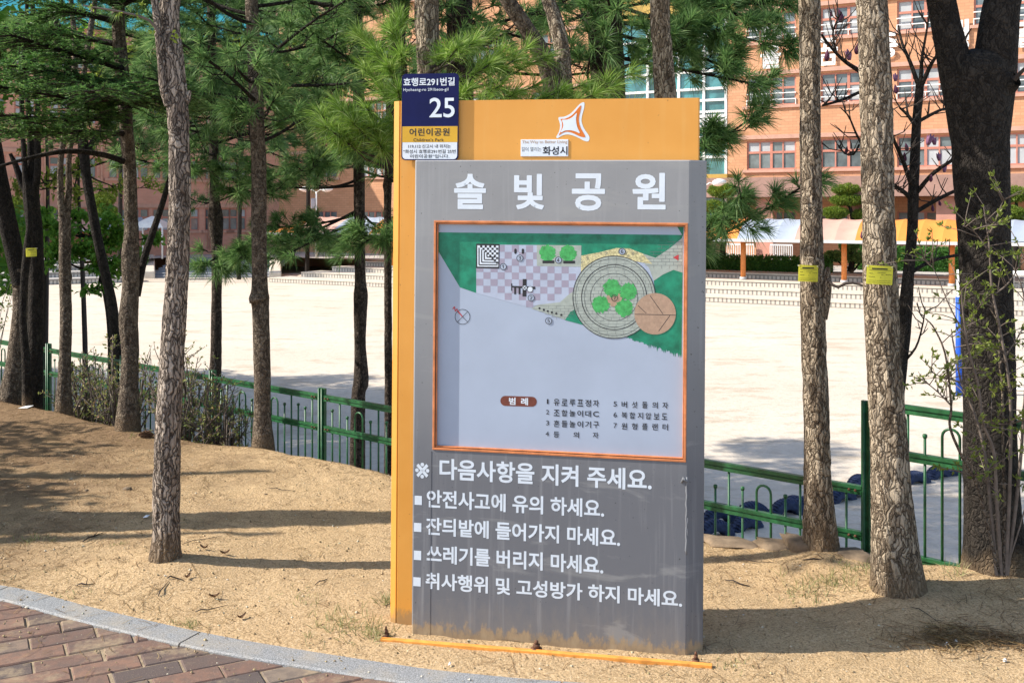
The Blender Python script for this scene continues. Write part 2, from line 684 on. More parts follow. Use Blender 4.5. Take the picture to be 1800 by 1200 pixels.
def make_yellow():
    t = NT('sun-faded orange yellow paint')
    v = t.coords()
    n = t.noise(v, 3.0, 4, .6)
    c = t.ramp(n, [(.3, (.64, .28, .04)), (.7, (.70, .325, .06))])
    s = t.noise(v, 70, 2, .5)
    c = t.mix(t.ramp(s, [(.71, 0), (.75, .6)]), c, (.25, .1, .02))
    st = t.noise(t.coords((22, 22, 1.2)), 1, 4)
    c = t.mix(t.ramp(st, [(.55, 0), (.75, .25)]), c, (.70, .42, .14))
    sx = t.n('ShaderNodeSeparateXYZ')
    t.l(v, sx.inputs[0])
    nz = t.noise(t.coords((30, 30, 14)), 1.0, 5, .7)
    hh = t.math('ADD', t.math('MULTIPLY', sx.outputs[2], -9.0), t.math('MULTIPLY', nz, 1.4))
    c = t.mix(t.ramp(hh, [(.1, 0), (.4, .8)]), c, (.30, .19, .09))
    t.col(c)
    t.b.inputs['Roughness'].default_value = .5
    t.bump(t.noise(v, 10, 3), .05, .01)
    return t.m


MAT['grey'] = make_sign_grey()
MAT['dirt'] = make_dirt()
MAT['sand'] = make_playground()
MAT['wall_brick'] = make_brick('orange wall brick', (.52, .27, .15), (.60, .32, .185), (.40, .215, .13))
MAT['wall_brick_red'] = make_brick('red wall brick', (.53, .275, .20), (.59, .31, .225), (.52, .31, .235))
MAT['paver'] = make_paver()
MAT['granite'] = make_granite()
MAT['yellow'] = make_yellow()
MAT['orange_metal'] = M('orange painted steel', (.62, .21, .055), .5, .25, 20, .1, 40)
MAT['frame_orange'] = M('orange frame lacquer', (.58, .20, .075), .5, .35, 14, .1, 60)
MAT['base_orange'] = M('orange base steel', (.72, .30, .06), .55, .3, 18, .2, 60)
MAT['white_vinyl'] = M('white vinyl', (.66, .72, .79), .5, .06, 12)
MAT['board_white'] = M('faded print white', (.365, .425, .535), .35, .06, 3, .06, 18, spec=.5)
MAT['print_green'] = M('printed green', (.012, .20, .115), .4, .35, 22, .05, 60)
MAT['print_lawn'] = M('printed lawn green', (.06, .36, .10), .4, .4, 60)
MAT['print_lav'] = M('printed pale lavender', (.41, .46, .575), .4, .08, 20)
MAT['print_purple'] = M('printed dull purple', (.32, .29, .37), .4, .08, 20)
MAT['print_beige'] = M('printed beige', (.36, .40, .36), .4, .15, 40)
MAT['print_tan'] = M('printed tan', (.40, .27, .19), .4, .15, 90)
MAT['print_pebble'] = M('printed pebble yellow', (.56, .50, .27), .4, .5, 150)
MAT['print_black'] = M('printed black', (.025, .025, .03), .45, .2, 30)
MAT['print_brown'] = M('printed dark red', (.16, .045, .03), .45, .2, 60)
MAT['print_red'] = M('printed red', (.50, .05, .06), .45, .15, 60)
MAT['print_grey'] = M('printed grey line', (.16, .17, .17), .45, .15, 60)
MAT['plate_blue'] = M('deep blue plate', (.005, .008, .065), .5, .15, 8, spec=.15)
MAT['plate_yellow'] = M('plate yellow', (.60, .34, .025), .4, .1, 8)
MAT['plate_white'] = M('plate white', (.66, .70, .76), .4, .06, 60)
MAT['logo_orange'] = M('logo orange', (.66, .17, .02), .45, .1, 8)
MAT['text_tan'] = M('faded tan letter', (.48, .33, .22), .5, .1, 8)
MAT['rust'] = M('rusty steel', (.12, .055, .03), .85, .4, 60, .4, 90)
MAT['steel_worn'] = M('bare worn metal', (.42, .42, .42), .5, .3, 50)
MAT['seal'] = M('grey sealant', (.17, .175, .19), .6, .15, 30, .3, 60)

MAT['bark_grey'] = barkmat('fissured grey bark', (.045, .034, .028), (.26, .205, .165), (.56, .465, .38), 66, 8, 1.0, .16, .30)
MAT['bark_flake'] = barkmat('flaky beige bark', (.055, .038, .025), (.235, .18, .127), (.56, .46, .34), 64, 15, 1.0, .12, .38)
MAT['bark_dark'] = barkmat('dark brown bark', (.009, .008, .007), (.024, .020, .017), (.055, .046, .038), 52, 30, .8, .07, .25)
MAT['bark_pine'] = barkmat('pine bark', (.016, .012, .009), (.05, .038, .030), (.13, .10, .08), 52, 34, .9, .08, .3)
MAT['bark_mid'] = barkmat('brown garden tree bark', (.03, .023, .018), (.11, .083, .062), (.28, .225, .17), 56, 36, .9, .07, .3)
MAT['twig'] = M('twig bark', (.14, .11, .09), .9, .3, 30)
MAT['twig_dark'] = M('dark twig bark', (.045, .034, .028), .9, .3, 30)

MAT['needle_bright'] = leafmat('fresh pine needles', (.13, .25, .035), (.32, .47, .075), .45, tip=(.60, .68, .30))
MAT['needle_dark'] = leafmat('dark pine needles', (.085, .18, .06), (.20, .34, .105), .5, tip=(.38, .50, .20))
MAT['needle_fir'] = leafmat('fir needles', (.06, .15, .045), (.15, .29, .075), .48, tip=(.30, .43, .13))
MAT['leaf_spring'] = leafmat('spring leaves', (.10, .24, .03), (.20, .38, .05), .45)
MAT['leaf_yellow'] = leafmat('yellow green leaves', (.20, .28, .04), (.36, .42, .06), .45)
MAT['leaf_olive'] = leafmat('olive young leaves', (.13, .17, .035), (.27, .31, .06), .4)
MAT['leaf_hedge'] = leafmat('hedge leaves', (.035, .11, .02), (.08, .21, .035), .3)
MAT['leaf_topiary'] = leafmat('clipped pine foliage', (.10, .17, .02), (.27, .35, .05), .3)
MAT['leaf_azalea'] = leafmat('azalea leaves', (.17, .22, .06), (.38, .40, .13), .4, tip=(.50, .28, .18))
MAT['grass'] = leafmat('grass blades', (.20, .21, .08), (.42, .38, .18), .35, tip=(.60, .52, .30))
MAT['bud'] = M('magnolia bud', (.10, .025, .06), .7, .3, 40)
MAT['bud_pale'] = M('pale magnolia petal', (.20, .09, .17), .7, .2, 40)
MAT['litter'] = leafmat('dry pine needles', (.14, .075, .035), (.27, .16, .075), .1, tip=(.42, .29, .15))
MAT['dryleaf'] = M('dry brown leaf', (.12, .065, .035), .9, .35, 60)
MAT['stone'] = M('field stone', (.20, .145, .095), .9, .35, 14, .6, 40)
MAT['paper'] = M('white scrap', (.75, .75, .74), .8, .05, 20)

MAT['fence'] = M('green fence paint', (.018, .098, .034), .40, .45, 25, .05, 80, spec=.5)
MAT['fence_worn'] = M('worn light green paint', (.20, .34, .12), .5, .3, 30)
MAT['tyre_blue'] = M('faded blue tyre rubber', (.022, .036, .085), .7, .45, 14, .3, 50)
MAT['pad_blue'] = M('blue vinyl padding', (.012, .085, .50), .45, .15, 6)
MAT['goal_white'] = M('white goal paint', (.78, .78, .76), .45, .06, 8)
MAT['tag_yellow'] = M('yellow plastic tag', (.66, .62, .05), .45, .1, 30)
MAT['tag_ink'] = M('tag ink', (.05, .05, .02), .6, .1, 30)

MAT['concrete_pink'] = M('pink concrete trim', (.50, .29, .215), .8, .12, 3)
MAT['porch'] = M('brown stained concrete', (.33, .20, .16), .85, .2, 1.5)
MAT['pillar'] = M('salmon render', (.52, .255, .19), .85, .1, 2)
MAT['win_frame'] = M('salmon window frame', (.46, .19, .135), .6, .1, 4)
MAT['win_glass'] = make_glass('window glass', (.10, .12, .125))
MAT['curtain'] = M('pale blind behind glass', (.40, .42, .43), .7, .15, 1.2)
MAT['rail_white'] = M('white railing', (.72, .72, .70), .5, .08, 6)
MAT['curtain_glass'] = make_glass('teal curtain glass', (.045, .17, .18))
MAT['roof_teal'] = M('turquoise roof sheet', (.03, .29, .33), .5, .12, .8)
MAT['gold_panel'] = M('gold metal panel', (.42, .27, .06), .6, .15, 1.0)
MAT['step_top'] = M('step concrete', (.55, .49, .41), .85, .12, 2.5)
MAT['step_face'] = None
MAT['stair'] = M('grey granite stair', (.27, .28, .30), .8, .12, 2)
MAT['awn_orange'] = M('orange awning cloth', (.68, .235, .045), .7, .1, 1.2)
MAT['awn_peach'] = M('faded terracotta awning cloth', (.52, .30, .235), .7, .1, 1.2)
MAT['awn_grey'] = M('pale grey awning cloth', (.31, .35, .415), .7, .08, 1.2)
MAT['awn_trim'] = M('awning edge trim', (.50, .50, .50), .6, .05, 4)
MAT['terrace'] = M('terrace paving', (.42, .39, .36), .9, .15, .8)
MAT['hill'] = M('wooded hillside', (.05, .085, .03), .95, .6, .5, .8, 1.2)
MAT['joint'] = M('joint sand', (.30, .23, .15), .95, .3, 30, .6, 150)


def make_step_face():
    t = NT('ribbed step riser')
    v = t.coords((1, 1, 1), 'UV')
    b = t.n('ShaderNodeTexBrick')
    b.offset = 0
    b.inputs['Scale'].default_value = 1.0
    b.inputs['Mortar Size'].default_value = .035
    b.inputs['Brick Width'].default_value = .19
    b.inputs['Row Height'].default_value = .24
    b.inputs['Color1'].default_value = (.56, .51, .44, 1)
    b.inputs['Color2'].default_value = (.50, .45, .38, 1)
    b.inputs['Mortar'].default_value = (.22, .20, .18, 1)
    t.l(v, b.inputs['Vector'])
    t.col(b.outputs[0])
    t.b.inputs['Roughness'].default_value = .85
    return t.m


MAT['step_face'] = make_step_face()

# ------------------------------------------------------------------ the ground
PZ = -2.4                                           # level of the playground below the mound


def fence_d(x, y):
    return ((y - 7.4) + 0.82 * (x + 1.3)) / 1.293


KERB = [(-5.0, 4.60), (-3.4, 4.58), (-2.6, 4.55), (-2.14, 4.463), (-1.64, 4.204), (-1.172, 3.978), (-.806, 3.834), (-.377, 3.686), (-.197, 3.636),
        (.149, 3.566), (.7, 3.50), (1.5, 3.46), (3.2, 3.45), (6.0, 3.46)]
KX = np.array([p[0] for p in KERB])
KY = np.array([p[1] for p in KERB])
MOUNDS = []                                         # (x, y, height, radius) swellings round tree feet


def smooth(t):
    t = np.clip(t, 0, 1)
    return t * t * (3 - 2 * t)


def ground_z(x, y, fine=True):
    x, y = np.asarray(x, float), np.asarray(y, float)
    d = fence_d(x, y)
    sd = np.interp(x, [-4.5, -2.7, -1.6, -.8, .9, 1.4, 2.0, 2.6], [-.85, -.85, -.6, -.5, -.42, -.24, -.12, -.1])
    z = -.32 * smooth((d - sd) / .5) - 2.15 * smooth((d - .05 - (.5 + sd) * .6) / 2.4)
    z = z + .05 * fbm(x * .9 + 3, y * .9 + 9, 3) * smooth((y - 3.8) / .5)
    for mx, my, mh, mr in MOUNDS:
        z = z + mh * np.exp(-((x - mx) ** 2 + (y - my) ** 2) / mr ** 2)
    if fine:
        z = z + .024 * fbm(x * 7, y * 7, 4) + .008 * fbm(x * 45, y * 45, 2)
    kd = y - np.interp(x, KX, KY)
    z = np.where(kd < .30, z * smooth((kd - .0) / .30) + (1 - smooth(kd / .30)) * .004, z)
    return z - .16 * smooth((-kd - .01) / .04)


def G(x, y):
    return float(ground_z(x, y, False))


def make_ground():
    xs = np.concatenate([np.linspace(-16, -4.6, 60), np.arange(-4.5, 3.2, .022), np.linspace(3.3, 14, 40)])
    ys = np.concatenate([np.linspace(.2, 2.9, 6), np.arange(3.0, 7.6, .022), np.arange(7.62, 11, .06), np.linspace(11.1, 24, 40)])
    X, Y = np.meshgrid(xs, ys)
    Z = ground_z(X, Y)
    n, m = X.shape
    V = np.stack([X, Y, Z], -1).reshape(-1, 3)
    i, k = np.meshgrid(np.arange(n - 1), np.arange(m - 1), indexing='ij')
    Q = np.stack([i * m + k, i * m + k + 1, (i + 1) * m + k + 1, (i + 1) * m + k], -1).reshape(-1, 4)
    c = (X[:-1, :-1] + X[1:, 1:]) / 2, (Y[:-1, :-1] + Y[1:, 1:]) / 2
    keep = (fence_d(*c) < 3.2).ravel()
    o = np_mesh('ground', V, Q[keep], MAT['dirt'], smooth=True)
    tag(o, kind='structure')


# tree feet used both by the swellings and by the trees
FEET = {
    'A': (-1.543, 4.68), 'B': (1.43, 4.87), 'C': (1.592, 4.34), 'D': (2.11, 4.60),
    'G1': (-4.35, 9.1), 'G2': (-3.55, 8.3), 'G4': (-2.75, 7.55), 'I': (-1.67, 7.05),
}
for k_, (x_, y_) in FEET.items():
    MOUNDS.append((x_, y_, .05 if k_ in 'ABCD' else .02, .30 if k_ in 'ABCD' else .45))
make_ground()

# playground sheet out to the horizon
pg = MB()
pg.add([(-900, 6.0, PZ), (900, 6.0, PZ), (900, 1500, PZ), (-900, 1500, PZ)], [(0, 1, 2, 3)])
pg.add([(-900, -400, PZ), (900, -400, PZ), (900, 6.0, PZ), (-900, 6.0, PZ)], [(0, 1, 2, 3)])
tag(pg.build('playground', MAT['sand']), kind='structure')

# brick path
BZ = -.003
pb = MB()
rp = random.Random(3)
ca, sa = math.cos(math.radians(27.5)), math.sin(math.radians(27.5))
BL, BW = .232, .114
for r_ in range(-40, 42):
    for c_ in range(-22, 24):
        a_ = (c_ + (.5 if r_ % 2 else 0) + rp.uniform(-.012, .012)) * BL
        b_ = r_ * BW
        cx_, cy_ = -.9 + a_ * ca - b_ * sa, 3.2 + a_ * sa + b_ * ca
        if not (-4.2 < cx_ < 3.4 and .8 < cy_ < 4.75):
            continue
        if cy_ > np.interp(cx_, KX, KY) - .03:
            continue
        g_ = .0035
        dz_ = rp.uniform(-.003, .003)
        t1_, t2_ = rp.uniform(-.008, .008), rp.uniform(-.012, .012)
        hx, hy, bv = BL / 2 - g_, BW / 2 - g_, .005
        vs_ = []
        for (ex, ey, ez) in ((hx, hy, -.05), (hx, hy, -bv), (hx - bv, hy - bv, 0)):
            for sx_, sy_ in ((-1, -1), (1, -1), (1, 1), (-1, 1)):
                lx, ly = sx_ * ex, sy_ * ey
                vs_.append((cx_ + lx * ca - ly * sa, cy_ + lx * sa + ly * ca, BZ + dz_ + ez + lx * t1_ + ly * t2_))
        fs_ = [(8, 9, 10, 11)]
        for k_ in range(2):
            for q_ in range(4):
                fs_.append((k_ * 4 + q_, k_ * 4 + (q_ + 1) % 4, k_ * 4 + 4 + (q_ + 1) % 4, k_ * 4 + 4 + q_))
        pb.add(vs_, fs_)
tag(pb.build('brick_path', MAT['paver']), kind='structure')
jb = MB()
jb.add([(-5, .2, BZ - .006), (6, .2, BZ - .006)] + [(x, y - .05, BZ - .006) for x, y in reversed(KERB)], [tuple(range(2 + len(KERB)))])
tag(jb.build('path_bed', MAT['joint']), kind='structure')

# granite kerb in three lengths with open joints
kb = MB()
kc, _ = catmull([(x, y, 0, 0) for x, y in KERB], 260)
kt = np.gradient(kc[:, :2], axis=0)
kt = kt / np.linalg.norm(kt, axis=1)[:, None]
kn = np.stack([kt[:, 1], -kt[:, 0]], 1)             # towards the path
JX = [-2.13, -1.175, .17, 1.7, 3.2]
KW = .122
for j_ in range(len(JX) + 1):
    lo = JX[j_ - 1] + .0035 if j_ else -5
    hi = JX[j_] - .0035 if j_ < len(JX) else 6
    xs_ = [lo] + [x for x in np.linspace(-5, 6, 180) if lo < x < hi] + [hi]
    prof = [(0, -.12), (0, -.004), (.004, 0.0), (KW - .006, 0.0), (KW, -.006), (KW, -.12)]
    vs_, fs_ = [], []
    for x_ in xs_:
        i_ = int(np.argmin(abs(kc[:, 0] - x_)))
        y_ = np.interp(x_, kc[:, 0], kc[:, 1])
        nx_, ny_ = np.interp(x_, kc[:, 0], kn[:, 0]), np.interp(x_, kc[:, 0], kn[:, 1])
        for d_, z_ in prof:
            vs_.append((x_ + nx_ * d_, y_ + ny_ * d_, z_ + .006))
    m_ = len(prof)
    for i_ in range(len(xs_) - 1):
        for q_ in range(m_ - 1):
            fs_.append((i_ * m_ + q_, i_ * m_ + q_ + 1, (i_ + 1) * m_ + q_ + 1, (i_ + 1) * m_ + q_))
    fs_.append(tuple(range(m_)))
    fs_.append(tuple(reversed(range((len(xs_) - 1) * m_, len(xs_) * m_))))
    kb.add(vs_, fs_)
tag(kb.build('kerb', MAT['granite']), kind='structure')

# ------------------------------------------------------------------ the park sign
PSI, LEAN = math.radians(10.3), math.radians(.45)
SO = P(723, 1120, 3.965)
e0, up0 = Vector((math.cos(PSI), -math.sin(PSI), 0)), Vector((0, 0, 1))
E1 = e0 * math.cos(LEAN) - up0 * math.sin(LEAN)      # along the panel, to the right
U1 = up0 * math.cos(LEAN) + e0 * math.sin(LEAN)      # up the panel
N1 = Vector((-math.sin(PSI), -math.cos(PSI), 0))     # out of the panel, to the viewer
CAMP = Vector((0, 0, EYE))


def S(u, v, depth=0.0):
    """where the sight line through a photograph pixel meets the panel plane: metres along and up the panel"""
    d = Vector(((u - CX) / F, 1, -(v - HY) / F))
    o = SO - N1 * depth
    t = (o - CAMP).dot(N1) / d.dot(N1)
    r = CAMP + d * t - o
    return r.dot(E1), r.dot(U1)


sign = thing('park_sign', 'grey and orange yellow park notice board with map standing on sandy earth', 'sign', SO)
sign.matrix_world = Matrix((
    (E1.x, -N1.x, U1.x, SO.x), (E1.y, -N1.y, U1.y, SO.y), (E1.z, -N1.z, U1.z, SO.z), (0, 0, 0, 1)))


def sbuild(mb, name, mats, parent=None, label=None, bevel=0, seg=2):
    return mb.build(name, mats, parent or sign, label, bevel, seg, world=False)


_TXT = {}


def text_geo(s, space=1.0):
    key = (s, space)
    if key not in _TXT:
        c = bpy.data.curves.new('t', 'FONT')
        c.body = s
        c.space_character = space
        c.resolution_u = 4
        o = bpy.data.objects.new('t', c)
        COL.objects.link(o)
        me = bpy.data.meshes.new_from_object(o.evaluated_get(bpy.context.evaluated_depsgraph_get()))
        V = [(v.co.x, v.co.y) for v in me.vertices]
        Fs = [tuple(p.vertices) for p in me.polygons]
        bpy.data.objects.remove(o)
        bpy.data.curves.remove(c)
        bpy.data.meshes.remove(me)
        _TXT[key] = (V, Fs)
    return _TXT[key]


def put_text(mb, s, a0, a1, b0, b1, d, off=0.0, mi=0, space=1.0):
    """fit flat lettering in the box a0..a1, b0..b1 at depth d; off thickens the strokes (em units)"""
    V, Fs = text_geo(s, space)
    x0, x1 = min(v[0] for v in V) - off, max(v[0] for v in V) + off
    y0, y1 = min(v[1] for v in V) - off, max(v[1] for v in V) + off
    sx, sy = (a1 - a0) / (x1 - x0), (b1 - b0) / (y1 - y0)

    def T(x, y, k=0):
        return (a0 + (x - x0) * sx, d - .00002 * k, b0 + (y - y0) * sy)
    mb.add([T(x, y) for x, y in V], Fs, mi)
    if off:                                         # a strip along every outline edge
        cnt = {}
        for f in Fs:
            for i in range(len(f)):
                a, b = f[i], f[(i + 1) % len(f)]
                cnt[(a, b)] = cnt.get((a, b), 0) + 1
        k = 0
        for a, b in [(a, b) for (a, b) in cnt if (b, a) not in cnt]:
            (xa, ya), (xb, yb) = V[a], V[b]
            L = math.hypot(xb - xa, yb - ya)
            if L < 1e-6:
                continue
            ux, uy = (xb - xa) / L * off, (yb - ya) / L * off
            k = k % 7 + 1
            mb.add([T(xa - ux * .7 - uy, ya - uy * .7 + ux, k), T(xb + ux * .7 - uy, yb + uy * .7 + ux, k),
                    T(xb + ux * .7 + uy, yb + uy * .7 - ux, k), T(xa - ux * .7 + uy, ya - uy * .7 - ux, k)], [(0, 1, 2, 3)], mi)


def text_px(mb, s, uL, uR, vtL, vbL, vbR, depth, d, off=0.0, mi=0, space=1.0):
    a0, bl = S(uL, vbL, depth)
    a1, br = S(uR, vbR, depth)
    b1 = S(uL, vtL, depth)[1]
    b0 = (bl + br) / 2
    put_text(mb, s, a0, a1, b0, b1 + (b0 - bl), d, off, mi, space)


# grey front panel with a real opening for the map
A_R = S(1239, 700)[0]
A_F = S(1208, 700)[0]
H_T = S(985, 281.5)[1]
ao0, bo1 = S(766.5, 391)
ao1, bo0 = S(1203, 809)
TK = .085
prof = [(0.0, TK), (0.0, .006), (.006, 0.0), (ao0, 0.0), (ao1, 0.0), (A_F, 0.0), (A_F + .006, .002), (A_R - .012, .035), (A_R - .002, .045), (A_R, .055), (A_R, TK)]
rows = [-.08, bo0, bo1, H_T - .004, H_T]
gp = MB()
vs_ = []
for ri, b in enumerate(rows):
    for a, d in prof:
        vs_.append((a, d + (.004 if ri == 4 else 0), b))
m_ = len(prof)
fs_ = []
for r_ in range(len(rows) - 1):
    for q_ in range(m_ - 1):
        if r_ == 1 and q_ == 3:
            continue
        fs_.append((r_ * m_ + q_, r_ * m_ + q_ + 1, (r_ + 1) * m_ + q_ + 1, (r_ + 1) * m_ + q_))
fs_.append(tuple(4 * m_ + q_ for q_ in range(m_)))
fs_.append((0, m_ - 1, 2 * m_ - 1, m_))
fs_.append(tuple(r_ * m_ for r_ in range(4, -1, -1)) + tuple(r_ * m_ + m_ - 1 for r_ in range(5)))
gp.add(vs_, fs_)
DB = .018                                           # depth of the map board in its opening
gp.add([(ao0, 0, bo0), (ao1, 0, bo0), (ao1, 0, bo1), (ao0, 0, bo1), (ao0, DB + .004, bo0), (ao1, DB + .004, bo0), (ao1, DB + .004, bo1), (ao0, DB + .004, bo1)],
       [(0, 4, 5, 1), (1, 5, 6, 2), (2, 6, 7, 3), (3, 7, 4, 0)])
panel = sbuild(gp, 'panel', MAT['grey'])
# folded seam at the lower left, sealant bead and bare metal at the right edge
sm_ = MB()
a_s = S(757, 900)[0]
sm_.box(a_s - .0012, a_s + .0012, -.0012, .002, -.02, bo0 - .012)
sbuild(sm_, 'seam', MAT['grey'], panel)
sb_ = MB()
pts = [(A_F + .001 + .0012 * math.sin(i * 1.9), .0005, S(1205, v)[1]) for i, v in enumerate(range(838, 975, 8))]
sb_.tube(pts, [.003 + .0015 * abs(math.sin(i * 1.3)) for i in range(len(pts))], 6)
sb_.tube([(A_F - .018, 0, S(1205, 848)[1]), (A_F - .012, -.006, S(1205, 840)[1]), (A_F + .002, -.004, S(1205, 846)[1])], [.004, .007, .004], 6)
sbuild(sb_, 'sealant_bead', MAT['seal'], panel, 'torn bead of grey sealant down the right edge')
bm_ = MB()
a_, b_ = S(1206.5, 925)
bm_.prism([(a_ - .003, b_ - .03), (a_ + .004, b_ - .033), (a_ + .0055, b_ + .03), (a_ - .002, b_ + .034)], -.0015, .001)
sbuild(bm_, 'bare_metal_patch', MAT['steel_worn'], panel)

# orange yellow rear panel
YD = TK + .001


def SY(u, v):
    return S(u, v, YD)


ay0, by1 = SY(692, 178)
ay1, _b = SY(1230, 172)
ay0 = min(ay0, SY(687, 700)[0])
af0 = SY(701, 500)[0]
by1 = (by1 + _b) / 2
yp = MB()
prof = [(ay0, YD + .09), (ay0, YD + .016), (ay0 + .002, YD + .012), (af0 - .004, YD + .001), (af0, YD + .005), (af0 + .003, YD), (ay1 - .004, YD), (ay1, YD + .004), (ay1, YD + .09)]
vs_ = [(a, d, b) for b in (-.08, by1) for a, d in prof]
m_ = len(prof)
fs_ = [(q, q + 1, m_ + q + 1, m_ + q) for q in range(m_ - 1)] + [(m_ - 1, 0, m_, 2 * m_ - 1), tuple(m_ + q for q in range(m_)), tuple(reversed(range(m_)))]
yp.add(vs_, fs_)
sbuild(yp, 'rear_panel', MAT['yellow'])

# frame round the map
fr = MB()
fo = [S(763, 387), S(1206.5, 389), S(1203, 814), S(757.5, 794.5)]
fa0, fb1 = S(763.2, 387.5)
fa1, fb0 = S(1206, 812)
fw = .0085
fr.box(fa0, fa1, -.0035, .0, fb1 - fw, fb1)
fr.box(fa0, fa1, -.0035, .0, fb0, fb0 + fw)
fr.box(fa0, fa0 + fw, -.0035, .0, fb0 + fw, fb1 - fw)
fr.box(fa1 - fw, fa1, -.0035, .0, fb0 + fw, fb1 - fw)
iw = .005
for (x0, x1, z0, z1) in ((fa0 + fw - .001, fa1 - fw + .001, fb1 - fw - iw, fb1 - fw - .0005), (fa0 + fw - .001, fa1 - fw + .001, fb0 + fw + .0005, fb0 + fw + iw),
                         (fa0 + fw + .0005, fa0 + fw + iw, fb0 + fw + iw, fb1 - fw - iw), (fa1 - fw - iw, fa1 - fw - .0005, fb0 + fw + iw, fb1 - fw - iw)):
    fr.box(x0, x1, .004, DB, z0, z1)
sbuild(fr, 'map_frame', MAT['frame_orange'], bevel=.0015)

# the map board
mbd = MB()
mbd.box(ao0 - .003, ao1 + .003, DB, DB + .004, bo0 - .003, bo1 + .003)
board = sbuild(mbd, 'map_board', MAT['board_white'])


def Q5(x, y):
    return S(700 + x / 2.609, 370 + y / 2.609, DB)


dm = MB()
DM = [MAT[k] for k in ('print_green', 'print_lav', 'print_purple', 'print_beige', 'print_pebble', 'print_tan', 'print_black', 'print_lawn', 'print_brown', 'print_red', 'board_white', 'print_grey', 'white_vinyl')]
GREEN, LAV, PUR, BEI, PEB, TAN, BLK, LAWN, BRN, RED, WHT, GRY, VIN = range(13)
LV = [0]


def layer(k):
    return DB - .0004 - .00016 * k


def poly(pts, mi, k):
    q = [Q5(x, y) for x, y in pts]
    dm.add([(a, layer(k), b) for a, b in q], [tuple(range(len(q)))], mi)


def clip_poly(pts, x0, x1, y0, y1):
    """a square cell clipped by a convex-ish polygon test on its corners"""
    def inside(x, y):
        c = False
        j = len(pts) - 1
        for i in range(len(pts)):
            xi, yi = pts[i]
            xj, yj = pts[j]
            if (yi > y) != (yj > y) and x < (xj - xi) * (y - yi) / (yj - yi) + xi:
                c = not c
            j = i
        return c
    return sum(inside(x, y) for x in (x0 + 1, (x0 + x1) / 2, x1 - 1) for y in (y0 + 1, (y0 + y1) / 2, y1 - 1)) >= 7


def ring(cx, cy, r, wd, mi, k, n=72):
    vs, fs = [], []
    for i in range(n):
        a = 2 * math.pi * i / n
        for rr in (r - wd / 2, r + wd / 2):
            q = Q5(cx + rr * math.cos(a), cy + rr * math.sin(a))
            vs.append((q[0], layer(k), q[1]))
    for i in range(n):
        j = (i + 1) % n
        fs.append((2 * i, 2 * i + 1, 2 * j + 1, 2 * j))
    dm.add(vs, fs, mi)


def disc(cx, cy, r, mi, k, n=48, rag=0.0, seed=0):
    rr = random.Random(seed)
    poly([(cx + r * (1 + rag * rr.uniform(-1, 1)) * math.cos(2 * math.pi * i / n), cy + r * (1 + rag * rr.uniform(-1, 1)) * math.sin(2 * math.pi * i / n)) for i in range(n)], mi, k)


def line(x0, y0, x1, y1, wd, mi, k):
    L = math.hypot(x1 - x0, y1 - y0)
    nx, ny = -(y1 - y0) / L * wd / 2, (x1 - x0) / L * wd / 2
    poly([(x0 + nx, y0 + ny), (x1 + nx, y1 + ny), (x1 - nx, y1 - ny), (x0 - nx, y0 - ny)], mi, k)


rag_ = random.Random(5)
fringe = []
for i in range(34):
    x = 1300 - i * 7.5
    y = 664 - i * 2.4
    fringe += [(x, y + rag_.uniform(-2, 20 if i < 24 else 6)), (x - 3.5, y - rag_.uniform(0, 8))]
poly([(183, 100), (1306, 112), (1300, 128), (1240, 177), (1180, 217), (1120, 197), (1060, 174), (1000, 172), (930, 190), (838, 207), (838, 300), (358, 300), (358, 378), (283, 352), (183, 185)], GREEN, 0)
poly([(1272, 62), (1308, 66), (1306, 118)], GREEN, 2)
poly([(1304, 285), (1262, 272), (1215, 293), (1172, 322), (1180, 400), (1150, 500), (1045, 584)] + list(reversed(fringe)) + [(1300, 600)], GREEN, 0)
checker = [(358, 156), (840, 160), (838, 350), (782, 385), (742, 420), (640, 432), (610, 447), (358, 378)]
poly(checker, LAV, 1)
for i in range(-1, 15):
    for j in range(0, 10):
        x0, y0 = 358 + i * 32.6, 156 + j * 31.4 - (0 if i else 0)
        if (i + j) % 2 == 1 and clip_poly(checker, x0, x0 + 32.6, y0 + i * .3, y0 + 31.4 + i * .3):
            poly([(x0, y0 + i * .6), (x0 + 32.6, y0 + i * .6), (x0 + 32.6, y0 + 31.4 + i * .6), (x0, y0 + 31.4 + i * .6)], PUR, 2)
poly([(636, 158), (840, 160), (838, 258), (636, 254)], BEI, 3)
# paved regions with their joints
paveA = [(612, 449), (640, 432), (742, 420), (782, 385), (838, 345), (870, 420), (815, 450), (790, 464), (765, 500)]
paveB = [(1120, 197), (1180, 217), (1240, 177), (1304, 128), (1304, 285), (1262, 272), (1215, 293), (1172, 322), (1150, 262), (1100, 215)]
poly(paveA, BEI, 3)
poly(paveB, BEI, 1)
poly([(838, 207), (930, 190), (1000, 172), (1060, 174), (1120, 197), (1165, 245), (1100, 235), (990, 215), (900, 250), (838, 310)], PEB, 2)
for i in range(150):
    x, y = rag_.uniform(840, 1120), rag_.uniform(176, 290)
    if 197 < math.hypot(x - 990, y - 397) and y > 206 - 34 * max(0, 1 - abs(x - 1020) / 150) and (x < 900 or y < 230):
        ring(x, y, 4.2, 1.1, GRY, 3, 7)
poly([(765, 502), (790, 464), (815, 450), (842, 480), (870, 530)], GREEN, 3)
disc(990, 397, 189, BEI, 4, 80)
